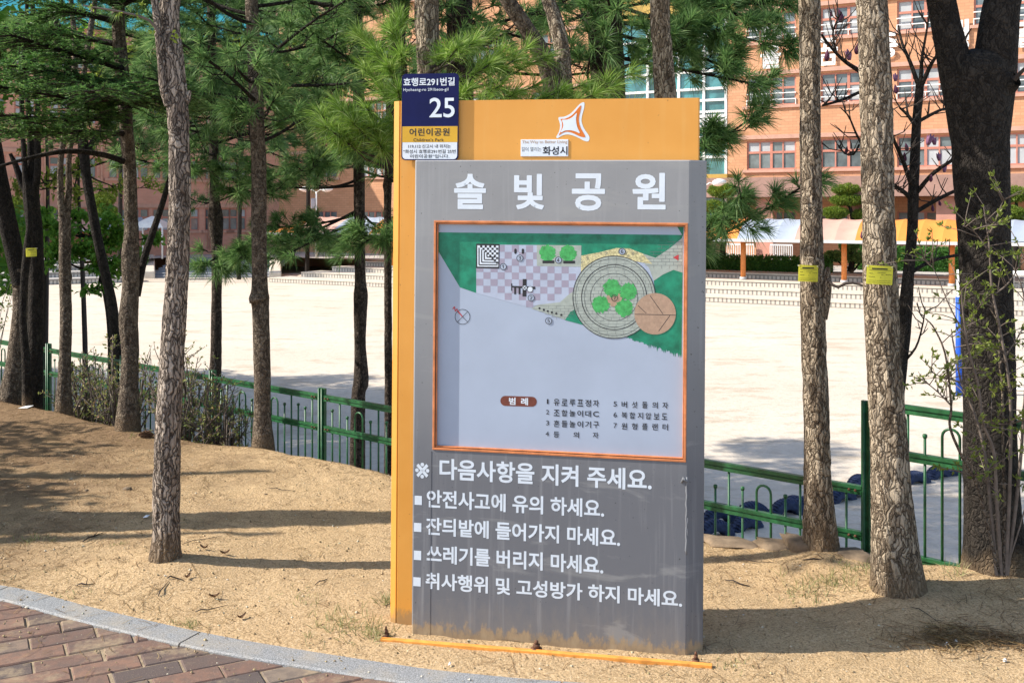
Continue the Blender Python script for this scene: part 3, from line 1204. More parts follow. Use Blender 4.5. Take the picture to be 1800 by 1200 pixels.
for j in range(-12, 13):
    y = 397 + j * 15.4
    hw = math.sqrt(max(0, 187 ** 2 - (y - 397) ** 2))
    if hw > 20:
        line(990 - hw, y, 990 + hw, y + .5, 1.3, GRY, 5)
    x = 990 - hw + (18 if j % 2 else 2)
    while x < 990 + hw - 4:
        line(x, y, x, min(y + 15.4, 397 + math.sqrt(max(0, 187 ** 2 - (x - 990) ** 2))), 1.2, GRY, 5)
        x += 37
for j in range(8):
    y = 135 + j * 15.4 + 8
    x0 = 1304 - (70 if j < 1 else 115 if j < 3 else 175 if j > 4 else 150)
    if j > 8:
        break
    line(max(x0, 1130 if j > 3 else x0), y, 1303, y + .5, 1.2, GRY, 3)
    for q in range(4):
        x = 1298 - q * 36 - (18 if j % 2 else 0)
        if x > x0 + 4:
            line(x, y, x, y + 15.4, 1.1, GRY, 3)
for j in range(5):
    y = 436 + j * 13
    line(max(618, 648 + j * 28 - 60), y, 850 - j * 14, y + .5, 1.2, GRY, 4)
    for q in range(4):
        x = 690 + q * 36 + (18 if j % 2 else 0)
        if x < 845 - j * 14:
            line(x, y, x, y + 13, 1.1, GRY, 4)
for r, wd in ((189, 3.2), (177, 1.6), (149, 3.6), (137, 1.6), (108, 1.8), (62, 1.4)):
    ring(990, 397, r, wd, BLK, 6)
disc(990, 404, 36, TAN, 7, 30, .06, 3)
for i, (x, y) in enumerate(((980, 355), (1055, 372), (930, 430), (1037, 446))):
    disc(x, y, 39, LAWN, 8, 56, .16, i)
for i, (x, y) in enumerate(((685, 196), (779, 196))):
    disc(x, y, 38, LAWN, 5, 56, .15, i + 9)
poly([(662, 229), (716, 229), (716, 242), (662, 242)], BLK, 6)
poly([(757, 230), (811, 230), (811, 243), (757, 243)], BLK, 6)
disc(1178, 473, 95, TAN, 8, 60)
for L_ in ((1085, 475, 1272, 479), (1155, 390, 1214, 474), (1100, 435, 1138, 471), (1246, 481, 1195, 552)):
    line(*L_, 2.6, BLK, 9)
# chequered pavilion symbol
poly([(358, 152), (465, 154), (464, 267), (357, 264)], BLK, 4)
poly([(363, 160), (460, 161), (459, 258), (363, 257)], VIN, 5)
for q in range(4):
    o_ = 8 + q * 12
    line(363 + o_, 165 + o_ * .7, 363 + o_, 257 - o_, 5, BLK, 6)
    line(363 + o_, 257 - o_, 459 - o_ * .3, 258 - o_, 5, BLK, 6)
for i in range(9):
    for j in range(9):
        if (i + j) % 2 == 0 and i - j > -3 and i + (8 - j) > 6:
            x0, y0 = 376 + i * 10.4, 160 + j * 10.6
            if x0 < 456 and y0 < 250 and x0 - 363 > (y0 - 160) * .78:
                poly([(x0, y0), (x0 + 9.6, y0), (x0 + 9.6, y0 + 9.8), (x0, y0 + 9.8)], BLK, 7)
# play frame symbol
poly([(571, 314), (589, 314), (588, 394), (570, 394)], BLK, 4)
poly([(520, 345), (629, 349), (629, 361), (520, 352)], BLK, 5)
poly([(518, 334), (523, 334), (523, 368), (518, 368)], BLK, 4)
for x in (532, 552):
    poly([(x, 350), (x + 9, 350), (x + 9, 384), (x, 384)], BLK, 4)
disc(605, 361, 13, VIN, 6, 24)
ring(605, 361, 13, 2.4, BLK, 7, 28)
disc(580, 354, 11, VIN, 6, 20)
ring(580, 354, 11, 2, BLK, 7, 24)
line(573, 347, 587, 361, 2.4, BLK, 8)
line(587, 347, 573, 361, 2.4, BLK, 8)
for x in (538, 572):
    disc(x, 180, 5.4, BLK, 4, 14)
    disc(x, 194, 5.4, BLK, 4, 14)
    poly([(x - 5.4, 180), (x + 5.4, 180), (x + 5.4, 194), (x - 5.4, 194)], BLK, 5)
for x, y in ((648, 448), (668, 455), (686, 461), (705, 467), (725, 472), (748, 478)):
    disc(x, y, 5, BLK, 6, 14)
# compass and entrance arrow
ring(295, 487, 34, 2.4, BLK, 3)
line(271, 463, 319, 511, 2.2, BLK, 4)
line(319, 463, 271, 511, 2.2, BLK, 4)
line(270, 455, 294, 486, 4.5, RED, 5)
line(250, 452, 258, 440, 4, RED, 5)
line(258, 440, 262, 462, 4, RED, 6)
line(262, 462, 271, 449, 4, RED, 5)
poly([(1260, 215), (1286, 202), (1285, 229)], RED, 4)
# stain and scratch marks on the lower print
sbuild(dm, 'map_drawing', DM, board)

lg = MB()
LG = [lg]
LM = [MAT['print_black'], MAT['print_brown'], MAT['white_vinyl'], MAT['board_white']]


def l_px(s, x0, x1, y0, y1, mi=0, off=.012, k=3, skew=.012, space=1.0):
    """lettering in region-5 crop coordinates"""
    a0, b0 = Q5(x0, y1)
    a1, b1 = Q5(x1, y0 + skew * (x1 - x0))
    put_text(LG[0], s, a0, a1, b0, b0 + abs(Q5(x0, y0)[1] - b0), layer(k), off, mi, space)


for ch, x, y, k in (('①', 482, 257, 9), ('②', 610, 400, 9), ('③', 558, 218, 9), ('④', 735, 227, 9), ('⑤', 690, 505, 9), ('⑥', 1027, 188, 9), ('⑦', 992, 400, 12)):
    q = [Q5(x + 16 * math.cos(2 * math.pi * i / 24), y + 16 * math.sin(2 * math.pi * i / 24)) for i in range(24)]
    if ch != '⑦':
        lg.add([(a, layer(k - 1), b) for a, b in q], [tuple(range(24))], 3)
    l_px(ch, x - 15.5, x + 15.5, y - 15.5, y + 15.5, 0, .008, k)


def Q6(x, y):                                       # legend crop: 5.4545 times, origin (870, 680)
    return ((870 + x / 5.4545 - 700) * 2.609, (680 + y / 5.4545 - 370) * 2.609)


def leg(s, x0, x1, y0, y1, mi=0, off=.016, space=1.0):
    (p, q), (r, t) = Q6(x0, y0), Q6(x1, y1)
    l_px(s, p, r, q, t, mi, off, 3, .012, space)


sbuild(lg, 'map_numbers', LM, board)
lg = LG[0] = MB()
# pill behind the word for legend
pill = []
(px0, py0), (px1, py1) = Q6(52, 88), Q6(402, 184)
rr_ = (py1 - py0) / 2
for i in range(13):
    a = math.pi / 2 + math.pi * i / 12
    pill.append((px0 + rr_ + rr_ * math.cos(a), (py0 + py1) / 2 - rr_ * math.sin(a) - 2))
for i in range(13):
    a = -math.pi / 2 + math.pi * i / 12
    pill.append((px1 - rr_ + rr_ * math.cos(a), (py0 + py1) / 2 - rr_ * math.sin(a) + 2))
pq = [Q5(x, y) for x, y in pill]
lg.add([(a, layer(1), b) for a, b in pq], [tuple(range(len(pq)))], 1)
leg('범', 135, 198, 98, 168, 2, .03)
leg('례', 250, 318, 102, 172, 2, .03)
sbuild(lg, 'legend_heading', LM, board)
rowsA = (('1', '유로루프정자', 112, 185), ('2', '조합놀이대C', 216, 284), ('3', '흔들놀이기구', 318, 388))
for n_, s_, y0, y1 in rowsA:
    LG[0] = MB()
    leg(n_, 490 + (8 if n_ == '1' else 0), 520 - (6 if n_ == '1' else 0), y0 + 2, y1 - 24, 0, .006)
    for i, ch in enumerate(s_):
        x0 = 563 + i * 75.5
        leg(ch, x0, x0 + 57, y0 + i * 2.2 - (1 if ch != 'C' else -4), y1 - 8 + i * 2.2 - (4 if ch == 'C' else 0), 0, .016)
    sbuild(LG[0], 'legend_entry', LM, board)
LG[0] = MB()
leg('4', 486, 518, 424, 468, 0, .006)
for ch, x0 in (('등', 562), ('의', 752), ('자', 938)):
    leg(ch, x0, x0 + 55, 424 + (x0 - 562) * .02, 482 + (x0 - 562) * .02)
sbuild(LG[0], 'legend_entry', LM, board)
rowsB = (('5', '버섯돌의자', 135), ('6', '복합지압보도', 238), ('7', '원형플랜터', 342))
for n_, s_, y0 in rowsB:
    LG[0] = MB()
    leg(n_, 1137, 1170, y0 + 2, y0 + 50, 0, .006)
    st_ = 98 if len(s_) == 5 else 77
    for i, ch in enumerate(s_):
        x0 = 1214 + i * st_
        leg(ch, x0, x0 + 54, y0 + i * 2.2, y0 + 62 + i * 2.2)
    sbuild(LG[0], 'legend_entry', LM, board)

# title and notice lettering
for ch, u0, u1, v0, v1 in (('솔', 798, 854.6, 305.8, 367.4), ('빛', 903.4, 956.3, 305.8, 368), ('공', 1005, 1063.7, 305, 370.5), ('원', 1111.5, 1170.5, 304, 368)):
    a0, b0 = S(u0, v1)
    a1, b1 = S(u1, v0)
    tl_ = MB()
    put_text(tl_, ch, a0, a1, b0, b1, -.0005, .028)
    sbuild(tl_, 'title_letter', MAT['white_vinyl'])
nl = MB()
text_px(nl, '※', 729.8, 754.7, 812, 839.5, 841, 0, -.0005, .012)
sbuild(nl, 'notice_mark', MAT['white_vinyl'])
for s_, uL, uR, vt, vb, vr in (('다음사항을 지켜 주세요.', 772.5, 1145.5, 808, 845, 859), ('안전사고에 유의 하세요.', 750, 1062, 863.5, 895, 906),
                               ('잔듸밭에 들어가지 마세요.', 749, 1090, 911, 942, 958.5), ('쓰레기를 버리지 마세요.', 750, 1060.5, 962, 993.5, 1004),
                               ('취사행위 및 고성방가 하지 마세요.', 748, 1199, 1008.6, 1038, 1064)):
    nl = MB()
    text_px(nl, s_, uL, uR, vt, vb, vr, 0, -.0005, .025)
    sbuild(nl, 'notice_line', MAT['white_vinyl'])
for (u0, u1, v0, v1) in ((728.8, 741.7, 871.3, 886.3), (727.8, 740.8, 919, 933.5), (727.5, 740.5, 967.7, 983), (726.5, 739.5, 1014.5, 1029)):
    a0, b0 = S(u0, v1)
    a1, b1 = S(u1, v0)
    nl = MB()
    nl.box(a0, a1, -.0007, -.0002, b0, b1)
    sbuild(nl, 'bullet_mark', MAT['white_vinyl'])

# address plate screwed to the rear panel
PD = YD - .014


def SP(u, v):
    return S(u, v, PD)


def ZP(x, y):                                       # crop of the plate: 6.667 times, origin (690, 120)
    return SP(690 + x / 6.667, 120 + y / 6.667)


def rrect(a0, a1, b0, b1, r, n=6):
    o = []
    for cx, cy, s0 in ((a1 - r, b1 - r, 0), (a0 + r, b1 - r, 90), (a0 + r, b0 + r, 180), (a1 - r, b0 + r, 270)):
        for i in range(n + 1):
            a = math.radians(s0 + 90 * i / n)
            o.append((cx + r * math.cos(a), cy + r * math.sin(a)))
    return o


pa0, pb0 = ZP(103, 1090)
pa1, pb1 = ZP(776, 58)
pb0 = max(pb0, H_T + .003)
pl = MB()
pl.prism(rrect(pa0, pa1, pb0, pb1, .016), PD, PD + .005)
pl.box(pa0 + .05, pa0 + .09, PD + .005, YD + .002, pb0 + .02, pb0 + .14)
pl.box(pa1 - .09, pa1 - .05, PD + .005, YD + .002, pb0 + .02, pb0 + .14)
plate = sbuild(pl, 'address_plate', MAT['plate_blue'], None, 'blue and yellow address plate with the number 25')
pp = MB()
y_a, y_b, y_c = ZP(400, 682)[1], ZP(400, 868)[1], pb0 + .004
pp.add([(pa0 + .003, PD - .0004, y_b), (pa1 - .003, PD - .0004, y_b), (pa1 - .003, PD - .0004, y_a), (pa0 + .003, PD - .0004, y_a)], [(0, 1, 2, 3)], 0)
wr = rrect(pa0 + .004, pa1 - .004, y_c, y_b + .03, .014)
wr = [(a, min(b, y_b - .0005)) for a, b in wr]
pp.add([(a, PD - .0004, b) for a, b in wr], [tuple(range(len(wr)))], 1)
sbuild(pp, 'colour_bands', [MAT['plate_yellow'], MAT['plate_white']], plate)
at = MB()


def plate_txt(s, x0, x1, y0, y1, mi, off=.02, space=1.0):
    a0, b0 = ZP(x0, y1)
    a1, b1 = ZP(x1, y0)
    put_text(at, s, a0, a1, b0, b1, PD - .0009, off, mi, space)


plate_txt('효행로291번길', 128, 730, 108, 213, 0, .022)
plate_txt('Hyohaeng-ro 291beon-gil', 128, 655, 230, 282, 0, .010, 1.1)
plate_txt('25', 432, 730, 345, 580, 0, .012)
plate_txt('어린이공원', 198, 668, 702, 795, 1, .018, 1.08)
plate_txt("Children's Park", 245, 600, 820, 860, 1, .008, 1.1)
plate_txt('119,112 신고시 내 위치는', 185, 682, 893, 940, 1, .012)
plate_txt('“화성시 효행로291번길 25번', 125, 740, 953, 1000, 1, .012)
plate_txt('어린이공원”입니다.', 205, 665, 1010, 1055, 1, .012, 1.08)
sbuild(at, 'address_lettering', [MAT['white_vinyl'], MAT['print_black']], plate)

# emblem sticker and slogan plate
lo = MB()


def ZL(x, y):
    return S(900 + x / 5.143, 170 + y / 5.143, YD)


def smooth_loop(pts, n=5):
    out = []
    m = len(pts)
    for i in range(m):
        p0, p1, p2, p3 = (np.array(pts[(i + k) % m], float) for k in (-1, 0, 1, 2))
        for t in np.linspace(0, 1, n, endpoint=False):
            out.append(tuple(.5 * (2 * p1 + (p2 - p0) * t + (2 * p0 - 5 * p1 + 4 * p2 - p3) * t * t + (3 * p1 - p0 - 3 * p2 + p3) * t ** 3)))
    return out


for pts, mi, d in (
    ([(640, 52), (655, 62), (650, 110), (632, 180), (630, 230), (652, 290), (694, 352), (700, 385), (685, 405), (648, 397), (600, 372), (545, 350), (500, 342), (455, 352), (412, 376), (402, 362), (424, 320), (435, 270), (430, 232), (420, 202), (428, 186), (470, 182), (520, 160), (560, 125), (605, 75)], 0, -.0006),
    ([(626, 82), (622, 120), (606, 188), (607, 235), (625, 290), (660, 352), (655, 368), (610, 358), (550, 330), (500, 318), (460, 328), (425, 350), (432, 330), (449, 288), (453, 250), (448, 222), (441, 203), (480, 200), (530, 176), (570, 140), (606, 95)], 1, -.0012),
    ([(585, 150), (545, 187), (500, 208), (454, 212), (463, 245), (460, 280), (440, 324), (480, 308), (530, 305), (575, 316), (613, 330), (592, 280), (581, 232), (580, 190)], 0, -.0018)):
    q = [ZL(x, y) for x, y in smooth_loop(pts)]
    lo.prism(q, YD + d, YD + d + .0004, mi)
sbuild(lo, 'emblem', [MAT['white_vinyl'], MAT['logo_orange']], None, 'white star shaped emblem sticker with an orange outline')
sp_ = MB()
a0, b0 = ZL(80, 541)
a1, b1 = ZL(510, 387)
sp_.box(a0, a1, YD - .003, YD, b0, b1)
slog = sbuild(sp_, 'slogan_plate', MAT['plate_white'], None, None, .001)
st_ = MB()
for s_, x0, x1, y0, y1, mi, off, spc in (('The Way to Better Living', 92, 500, 396, 432, 0, .006, 1.0), ('길이 열리는', 86, 266, 456, 496, 1, .004, .95), ('화성시', 278, 502, 450, 528, 2, .024, 1.0)):
    p0, p1 = ZL(x0, y1), ZL(x1, y0)
    put_text(st_, s_, p0[0], p1[0], p0[1], p1[1], YD - .0034, off, mi, spc)
sbuild(st_, 'slogan_lettering', [MAT['text_tan'], MAT['print_grey'], MAT['print_black']], slog)

# base flange edge and its bolts
bp = MB()
c0, c1 = P(668, 1128, 1.6 * F / 760), P(1252, 1175, 1.6 * F / 807)
dv = (c1 - c0).normalized()
nv = Vector((dv.y, -dv.x, 0)).normalized()
inv = sign.matrix_world.inverted()
bpl = [c0, c1, c1 - nv * .022, c0 - nv * .022]
vs_ = [inv @ (p + Vector((0, 0, h))) for h in (-.03, .012) for p in bpl]
bp.add(vs_, [(0, 1, 2, 3), (7, 6, 5, 4), (0, 4, 5, 1), (1, 5, 6, 2), (2, 6, 7, 3), (3, 7, 4, 0)])
sbuild(bp, 'base_flange', MAT['base_orange'], bevel=.002)
for (u, v, sz) in ((678, 1124, .6), (943, 1150, .95), (1223, 1170, .6)):
    q = P(u, v, 1.6 * F / (v - HY) + .03)
    b_ = MB()
    lq = inv @ Vector((q.x, q.y, 0))
    b_.tube([lq + Vector((0, 0, -.02)), lq + Vector((0, 0, .012))], .022 * sz, 16)
    b_.tube([lq + Vector((0, 0, .0125)), lq + Vector((0, 0, .026))], .014 * sz, 6)
    b_.tube([lq + Vector((0, 0, .0265)), lq + Vector((0, 0, .038))], .007 * sz, 10)
    sbuild(b_, 'anchor_bolt', MAT['rust'])

# ------------------------------------------------------------------ the school behind the playground
UV_ = {}


def facade(name, C0, ang, z0, mats, root):
    pass


class Wall:
    """vertical facade: metres along t, up z, out n (towards the viewer side)"""

    def __init__(s, C0, direction, normal):
        s.C0, s.e, s.n = Vector(C0), Vector(direction).normalized(), Vector(normal).normalized()

    def at(s, t, z, d=0.0):
        p = s.C0 + s.e * t + s.n * d
        return Vector((p.x, p.y, z))

    def t_of(s, u):
        dx = (u - CX) / F                           # x = dx * y
        return -(s.C0.x - dx * s.C0.y) / (s.e.x - dx * s.e.y)


def uv_box(o, wall):
    """metric UVs along the facade"""
    me = o.data
    uv = me.uv_layers.new(name='UVMap')
    off = root_of(o).location if o.parent else Vector((0, 0, 0))
    for p in me.polygons:
        for li in p.loop_indices:
            co = me.vertices[me.loops[li].vertex_index].co + off
            r = co - wall.C0
            uv.data[li].uv = (r.dot(wall.e) + r.dot(wall.n), co.z)


def wall_rects(mb, w, t0, t1, z0, z1, holes, dep=.14):
    """wall with openings (t0,t1,z0,z1), reveals of depth dep"""
    ts = sorted({t0, t1} | {h[0] for h in holes} | {h[1] for h in holes})
    zs = sorted({z0, z1} | {h[2] for h in holes} | {h[3] for h in holes})
    idx, vs, fs = {}, [], []

    def vid(i, j):
        if (i, j) not in idx:
            idx[(i, j)] = len(vs)
            vs.append(w.at(ts[i], zs[j]))
        return idx[(i, j)]
    for i in range(len(ts) - 1):
        for j in range(len(zs) - 1):
            tm, zm = (ts[i] + ts[i + 1]) / 2, (zs[j] + zs[j + 1]) / 2
            if any(h[0] < tm < h[1] and h[2] < zm < h[3] for h in holes):
                continue
            fs.append((vid(i, j), vid(i + 1, j), vid(i + 1, j + 1), vid(i, j + 1)))
    mb.add(vs, fs)
    for a, b, c, d in holes:
        q = [w.at(a, c), w.at(b, c), w.at(b, d), w.at(a, d), w.at(a, c, -dep), w.at(b, c, -dep), w.at(b, d, -dep), w.at(a, d, -dep)]
        mb.add(q, [(0, 4, 5, 1), (1, 5, 6, 2), (2, 6, 7, 3), (3, 7, 4, 0)])


def wbox(mb, w, t0, t1, z0, z1, d0, d1, mi=0):
    q = [w.at(t, z, d) for z in (z0, z1) for d in (d0, d1) for t in (t0, t1)]
    mb.add(q, [(0, 2, 3, 1), (4, 5, 7, 6), (0, 1, 5, 4), (2, 6, 7, 3), (0, 4, 6, 2), (1, 3, 7, 5)], mi)


def make_window(w, root, h, rail=False, cols=4, blind=.0, seed=0):
    t0, t1, z0, z1 = h
    rr = random.Random(seed)
    fm = MB()
    fwd, d0, d1 = .075, -.13, -.05
    wbox(fm, w, t0, t1, z0, z0 + fwd, d0, d1)
    wbox(fm, w, t0, t1, z1 - fwd, z1, d0, d1)
    wbox(fm, w, t0, t0 + fwd, z0 + fwd, z1 - fwd, d0, d1)
    wbox(fm, w, t1 - fwd, t1, z0 + fwd, z1 - fwd, d0, d1)
    zt = z0 + (z1 - z0) * .60
    edges = [t0 + fwd + (t1 - t0 - 2 * fwd) * i / cols for i in range(cols + 1)]
    for i in range(cols):
        wbox(fm, w, edges[i] + (.04 if i else 0), edges[i + 1] - (.04 if i < cols - 1 else 0), zt - .06, zt + .06, d0, d1 - .005)
    for i in range(1, cols):
        wd = .07 if i == cols // 2 else .035
        wbox(fm, w, edges[i] - wd, edges[i] + wd, z0 + fwd, z1 - fwd, d0, d1)
    fo_ = fm.build('window', MAT['win_frame'], root)
    gm = MB()
    for i in range(cols):
        for (a, b) in ((z0 + fwd, zt - .06), (zt + .06, z1 - fwd)):
            k = 1 if rr.random() < blind else 0
            q = [w.at(edges[i], a, -.11), w.at(edges[i + 1], a, -.11), w.at(edges[i + 1], b, -.11), w.at(edges[i], b, -.11)]
            gm.add(q, [(0, 1, 2, 3)], k)
    gm.build('pane', [MAT['win_glass'], MAT['curtain']], fo_)
    sm = MB()
    wbox(sm, w, t0 - .25, t1 + .25, z0 - .16, z0 - .002, -.1, .12)
    sm.build('sill', MAT['concrete_pink'], fo_)
    if rail:
        rm = MB()
        for zz in (z0 + .28, z0 + .62):
            wbox(rm, w, t0 - .02, t1 + .02, zz, zz + .055, .02, .07)
        for tt in (t0, (t0 + t1) / 2, t1):
            wbox(rm, w, tt - .02, tt + .02, z0 + .002, z0 + .28, .025, .065)
        rm.build('guard_rail', MAT['rail_white'], fo_)


# right wing, its face turned to the left, towards the sun
CORN = Vector((-16.6, 75.0, 0))
WR = Wall(CORN, (.8703, -.4924, 0), (-.4924, -.8703, 0))
tR_end = WR.t_of(1990)
GZ = -1.1
rb = thing('school_building', 'sunlit orange brick school wing with railed windows and a teal glass stairwell behind the trees', 'building', WR.at(tR_end / 2, GZ))
tg0, tg1 = WR.t_of(1085), WR.t_of(1276)             # glazed stairwell
holes, wins = [], []
rowz = [(-.0, 1.5, 0), (3.78, 5.35, 0), (7.28, 8.85, 1), (10.78, 12.35, 1)]
groups = [(1313, 1399), (1443, 1541), (1577, 1678), (1712, 1815), (1850, 1960)]
gt = [(WR.t_of(a), WR.t_of(b)) for a, b in groups]
left_groups = []
tt = WR.t_of(545)
while tt < tg0 - 3.2:
    left_groups.append((tt, tt + 2.4))
    tt += 4.4
for k_, (za, zb, rl) in enumerate(rowz):
    for (a, b) in gt + left_groups:
        holes.append((a, b, za, zb))
        wins.append((a, b, za, zb, rl and (a, b) in gt, .45 if k_ == 1 else .25))
wm = MB()
wall_rects(wm, WR, 0, tg0, GZ - 1.5, 15.2, [h for h in holes if h[1] < tg0])
wall_rects(wm, WR, tg1, tR_end, GZ - 1.5, 15.2, [h for h in holes if h[0] > tg1])
wo = wm.build('wall', MAT['wall_brick'], rb)
uv_box(wo, WR)
wm = MB()
wbox(wm, WR, 0, tR_end, 15.202, 15.8, -9, .35)
wbox(wm, WR, -.0, tR_end, GZ - 1.5, 15.2, -9, -2.5)
wm.build('roof', MAT['concrete_pink'], rb)
# glazed bay
gm = MB()
wbox(gm, WR, tg0 + .1, tg1 - .1, .2, 12.6, -.5, -.12)
gb_ = gm.build('glass_bay', MAT['curtain_glass'], rb)
fm = MB()
tm = [tg0, WR.t_of(1193), (WR.t_of(1193) + tg1) / 2, tg1]
tm = [tg0, (tg0 + WR.t_of(1193)) / 2, WR.t_of(1193), WR.t_of(1237), tg1]
zz_ = [.2, 3.42, 4.55, 5.65, 6.3, 7.1, 7.75, 8.4, 9.4, 10.4, 11.3, 12.5]
for t_ in tm:
    wbox(fm, WR, t_ - .07, t_ + .07, .1, 12.6, -.12, .03)
for z_ in zz_:
    for i_ in range(len(tm) - 1):
        wbox(fm, WR, tm[i_] + .07, tm[i_ + 1] - .07, z_ - .07, z_ + .07, -.118, .01)
for z_ in (6.6, 6.85):
    for i_ in range(len(tm) - 1):
        wbox(fm, WR, tm[i_] + .07, tm[i_ + 1] - .07, z_ - .09, z_ + .09, -.118, .0)
fm.build('mullions', MAT['rail_white'], gb_)
fm = MB()
wbox(fm, WR, tg0, tg1 + .6, 12.62, 14.2, -.5, .25)
fm.build('gold_fascia', MAT['gold_panel'], rb)
fm = MB()
wbox(fm, WR, WR.t_of(1150), WR.t_of(1300), 3.285, 3.5, .3, 2.2)
fm.build('entrance_canopy', MAT['gold_panel'], rb)
for k_, (a, b, za, zb, rl, bl_) in enumerate(wins):
    make_window(WR, rb, (a, b, za, zb), rl, 4, bl_, k_)
for k_, zl in enumerate((5.45, 8.95, 12.45)):       # lintel bands
    lm = MB()
    wbox(lm, WR, WR.t_of(1284), tR_end, zl, zl + .22, .002, .14)
    lm.build('lintel_band', MAT['concrete_pink'], rb)
    lm = MB()
    wbox(lm, WR, 0.2, tg0 - .3, zl, zl + .2, .002, .1)
    lm.build('lintel_band', MAT['concrete_pink'], rb)
# porch along the ground floor with salmon pillars
pm = MB()
wbox(pm, WR, WR.t_of(1240), tR_end, 2.25, 3.28, .01, 2.6)
pm.build('porch_roof', MAT['porch'], rb)
for u_ in (1362, 1522, 1672):
    pm = MB()
    tp = WR.t_of(u_)
    wbox(pm, WR, tp - .45, tp + .45, GZ - 1.0, 2.248, 1.3, 2.0)
    pm.build('pillar', MAT['pillar'], rb)
for u0_, u1_ in ((1300, 1346), (1374, 1412)):
    rm = MB()
    ta, tb = WR.t_of(u0_), WR.t_of(u1_)
    wbox(rm, WR, ta, tb, -.30, -.22, 2.2, 2.26)
    wbox(rm, WR, ta, tb, -1.15, -1.08, 2.2, 2.26)
    n_ = 12
    for i_ in range(n_ + 1):
        t_ = ta + (tb - ta) * i_ / n_
        wbox(rm, WR, t_ - .018, t_ + .018, -1.08, -.30, 2.205, 2.255)
    rm.build('balustrade', MAT['rail_white'], rb)
# white letters on the second floor
LT = WR
for ch, u0_, u1_, v0_, v1_ in (('울', 1338, 1374, 78, 121), ('꿈', 1437, 1474, 68, 116), ('총', 1538, 1579, 54, 103), ('행', 1660, 1704, 36, 92), ('별', 1782, 1826, 30, 84)):
    lm = MB()
    t0_, t1_ = WR.t_of(u0_), WR.t_of(u1_)
    y_ = WR.at((t0_ + t1_) / 2, 0).y
    z0_, z1_ = EYE - (v1_ - HY) / F * y_, EYE - (v0_ - HY) / F * y_
    tmp = MB()
    put_text(tmp, ch, t0_, t1_, z0_, z1_, 0, .032)
    lm.V = [tuple(WR.at(a, b, .12 - d * 300)) for a, d, b in tmp.V]
    lm.Fa, lm.mi, lm.sm = tmp.Fa, tmp.mi, tmp.sm
    lm.build('wall_letter', MAT['rail_white'], rb)

# left wing, turned to the right, in its own shade
WL = Wall(CORN + WR.n * .0, (-.8290, -.5592, 0), (.5592, -.8290, 0))
tL = WL.t_of(-170)
lb = thing('school_building', 'shaded red brick school wing with a turquoise sheet roof at the left', 'building', WL.at(tL / 2, GZ))
holes, wins = [], []
wl_groups = []
for (a, b) in ((417, 433), (330, 350), (360, 405), (283, 300), (196, 224), (240, 262), (88, 122), (140, 170), (30, 62), (-20, 10), (-80, -45)):
    t_a, t_b = sorted((WL.t_of(a), WL.t_of(b)))
    wl_groups.append((t_a, max(t_b, t_a + 1.2)))
wl_groups.sort()
for k_, (za, zb) in enumerate(((.15, 1.65), (3.62, 4.95), (7.1, 8.5), (10.6, 12.0))):
    for (a, b) in wl_groups:
        holes.append((a, b, za, zb))
        wins.append((a, b, za, zb))
wm = MB()
wall_rects(wm, WL, -.5, tL, GZ - 1.5, 13.2, holes)
q_ = [WL.at(-.5, z, d) for z in (GZ - 1.5, 13.2) for d in (0, -3)]
wm.add(q_, [(0, 2, 3, 1)])
wo = wm.build('wall', MAT['wall_brick_red'], lb)
uv_box(wo, WL)
for k_, (a, b, za, zb) in enumerate(wins):
    make_window(WL, lb, (a, b, za, zb), False, 2, .3, 400 + k_)
for zl in (1.72, 5.15, 8.7, 12.2):
    lm = MB()
    wbox(lm, WL, 2.3, tL, zl, zl + .24, .002, .1)
    lm.build('lintel_band', MAT['concrete_pink'], lb)
bk = MB()
wbox(bk, WL, -2, tL, GZ - 1.5, 13.19, -9, -2.5)
bk.build('rear_mass', MAT['wall_brick_red'], lb)
rf = MB()
vs_ = [WL.at(-.5, 13.25, .9), WL.at(tL, 13.25, .9), WL.at(tL, 16.6, -5), WL.at(4, 16.6, -5), WL.at(-.5, 13.25, -11), WL.at(tL, 13.25, -11)]
rf.add(vs_, [(0, 1, 2, 3), (3, 2, 5, 4), (0, 3, 4), (0, 4, 5, 1)])
rf.build('roof', MAT['roof_teal'], lb)
for u_ in (79, 366, 178):                           # rain pipes
    dm_ = MB()
    t_ = WL.t_of(u_)
    dm_.tube([WL.at(t_, GZ, .16), WL.at(t_, 13.1, .16)], .07, 8)
    dm_.build('rain_pipe', MAT['concrete_pink'], lb)
hb = MB()
hb.add([(-160, 95, -6), (160, 80, -6), (160, 130, 40), (-160, 150, 46), (160, 200, 40), (-160, 210, 46)], [(0, 1, 2, 3), (3, 2, 4, 5)])
tag(hb.build('hillside', MAT['hill']), kind='structure')

# ------------------------------------------------------------------ seating steps, stairs and terrace
SD = Vector((.8703, -.4924, 0))                      # parallel with the right wing
SNv = Vector((-.4924, -.8703, 0))
SW = Wall(P(1240, 531, 45.5) * 1.0, SD, SNv)
SW.C0.z = 0
ts0, ts1 = SW.t_of(474), SW.t_of(2100)
TRD, RIS = 1.45, .26


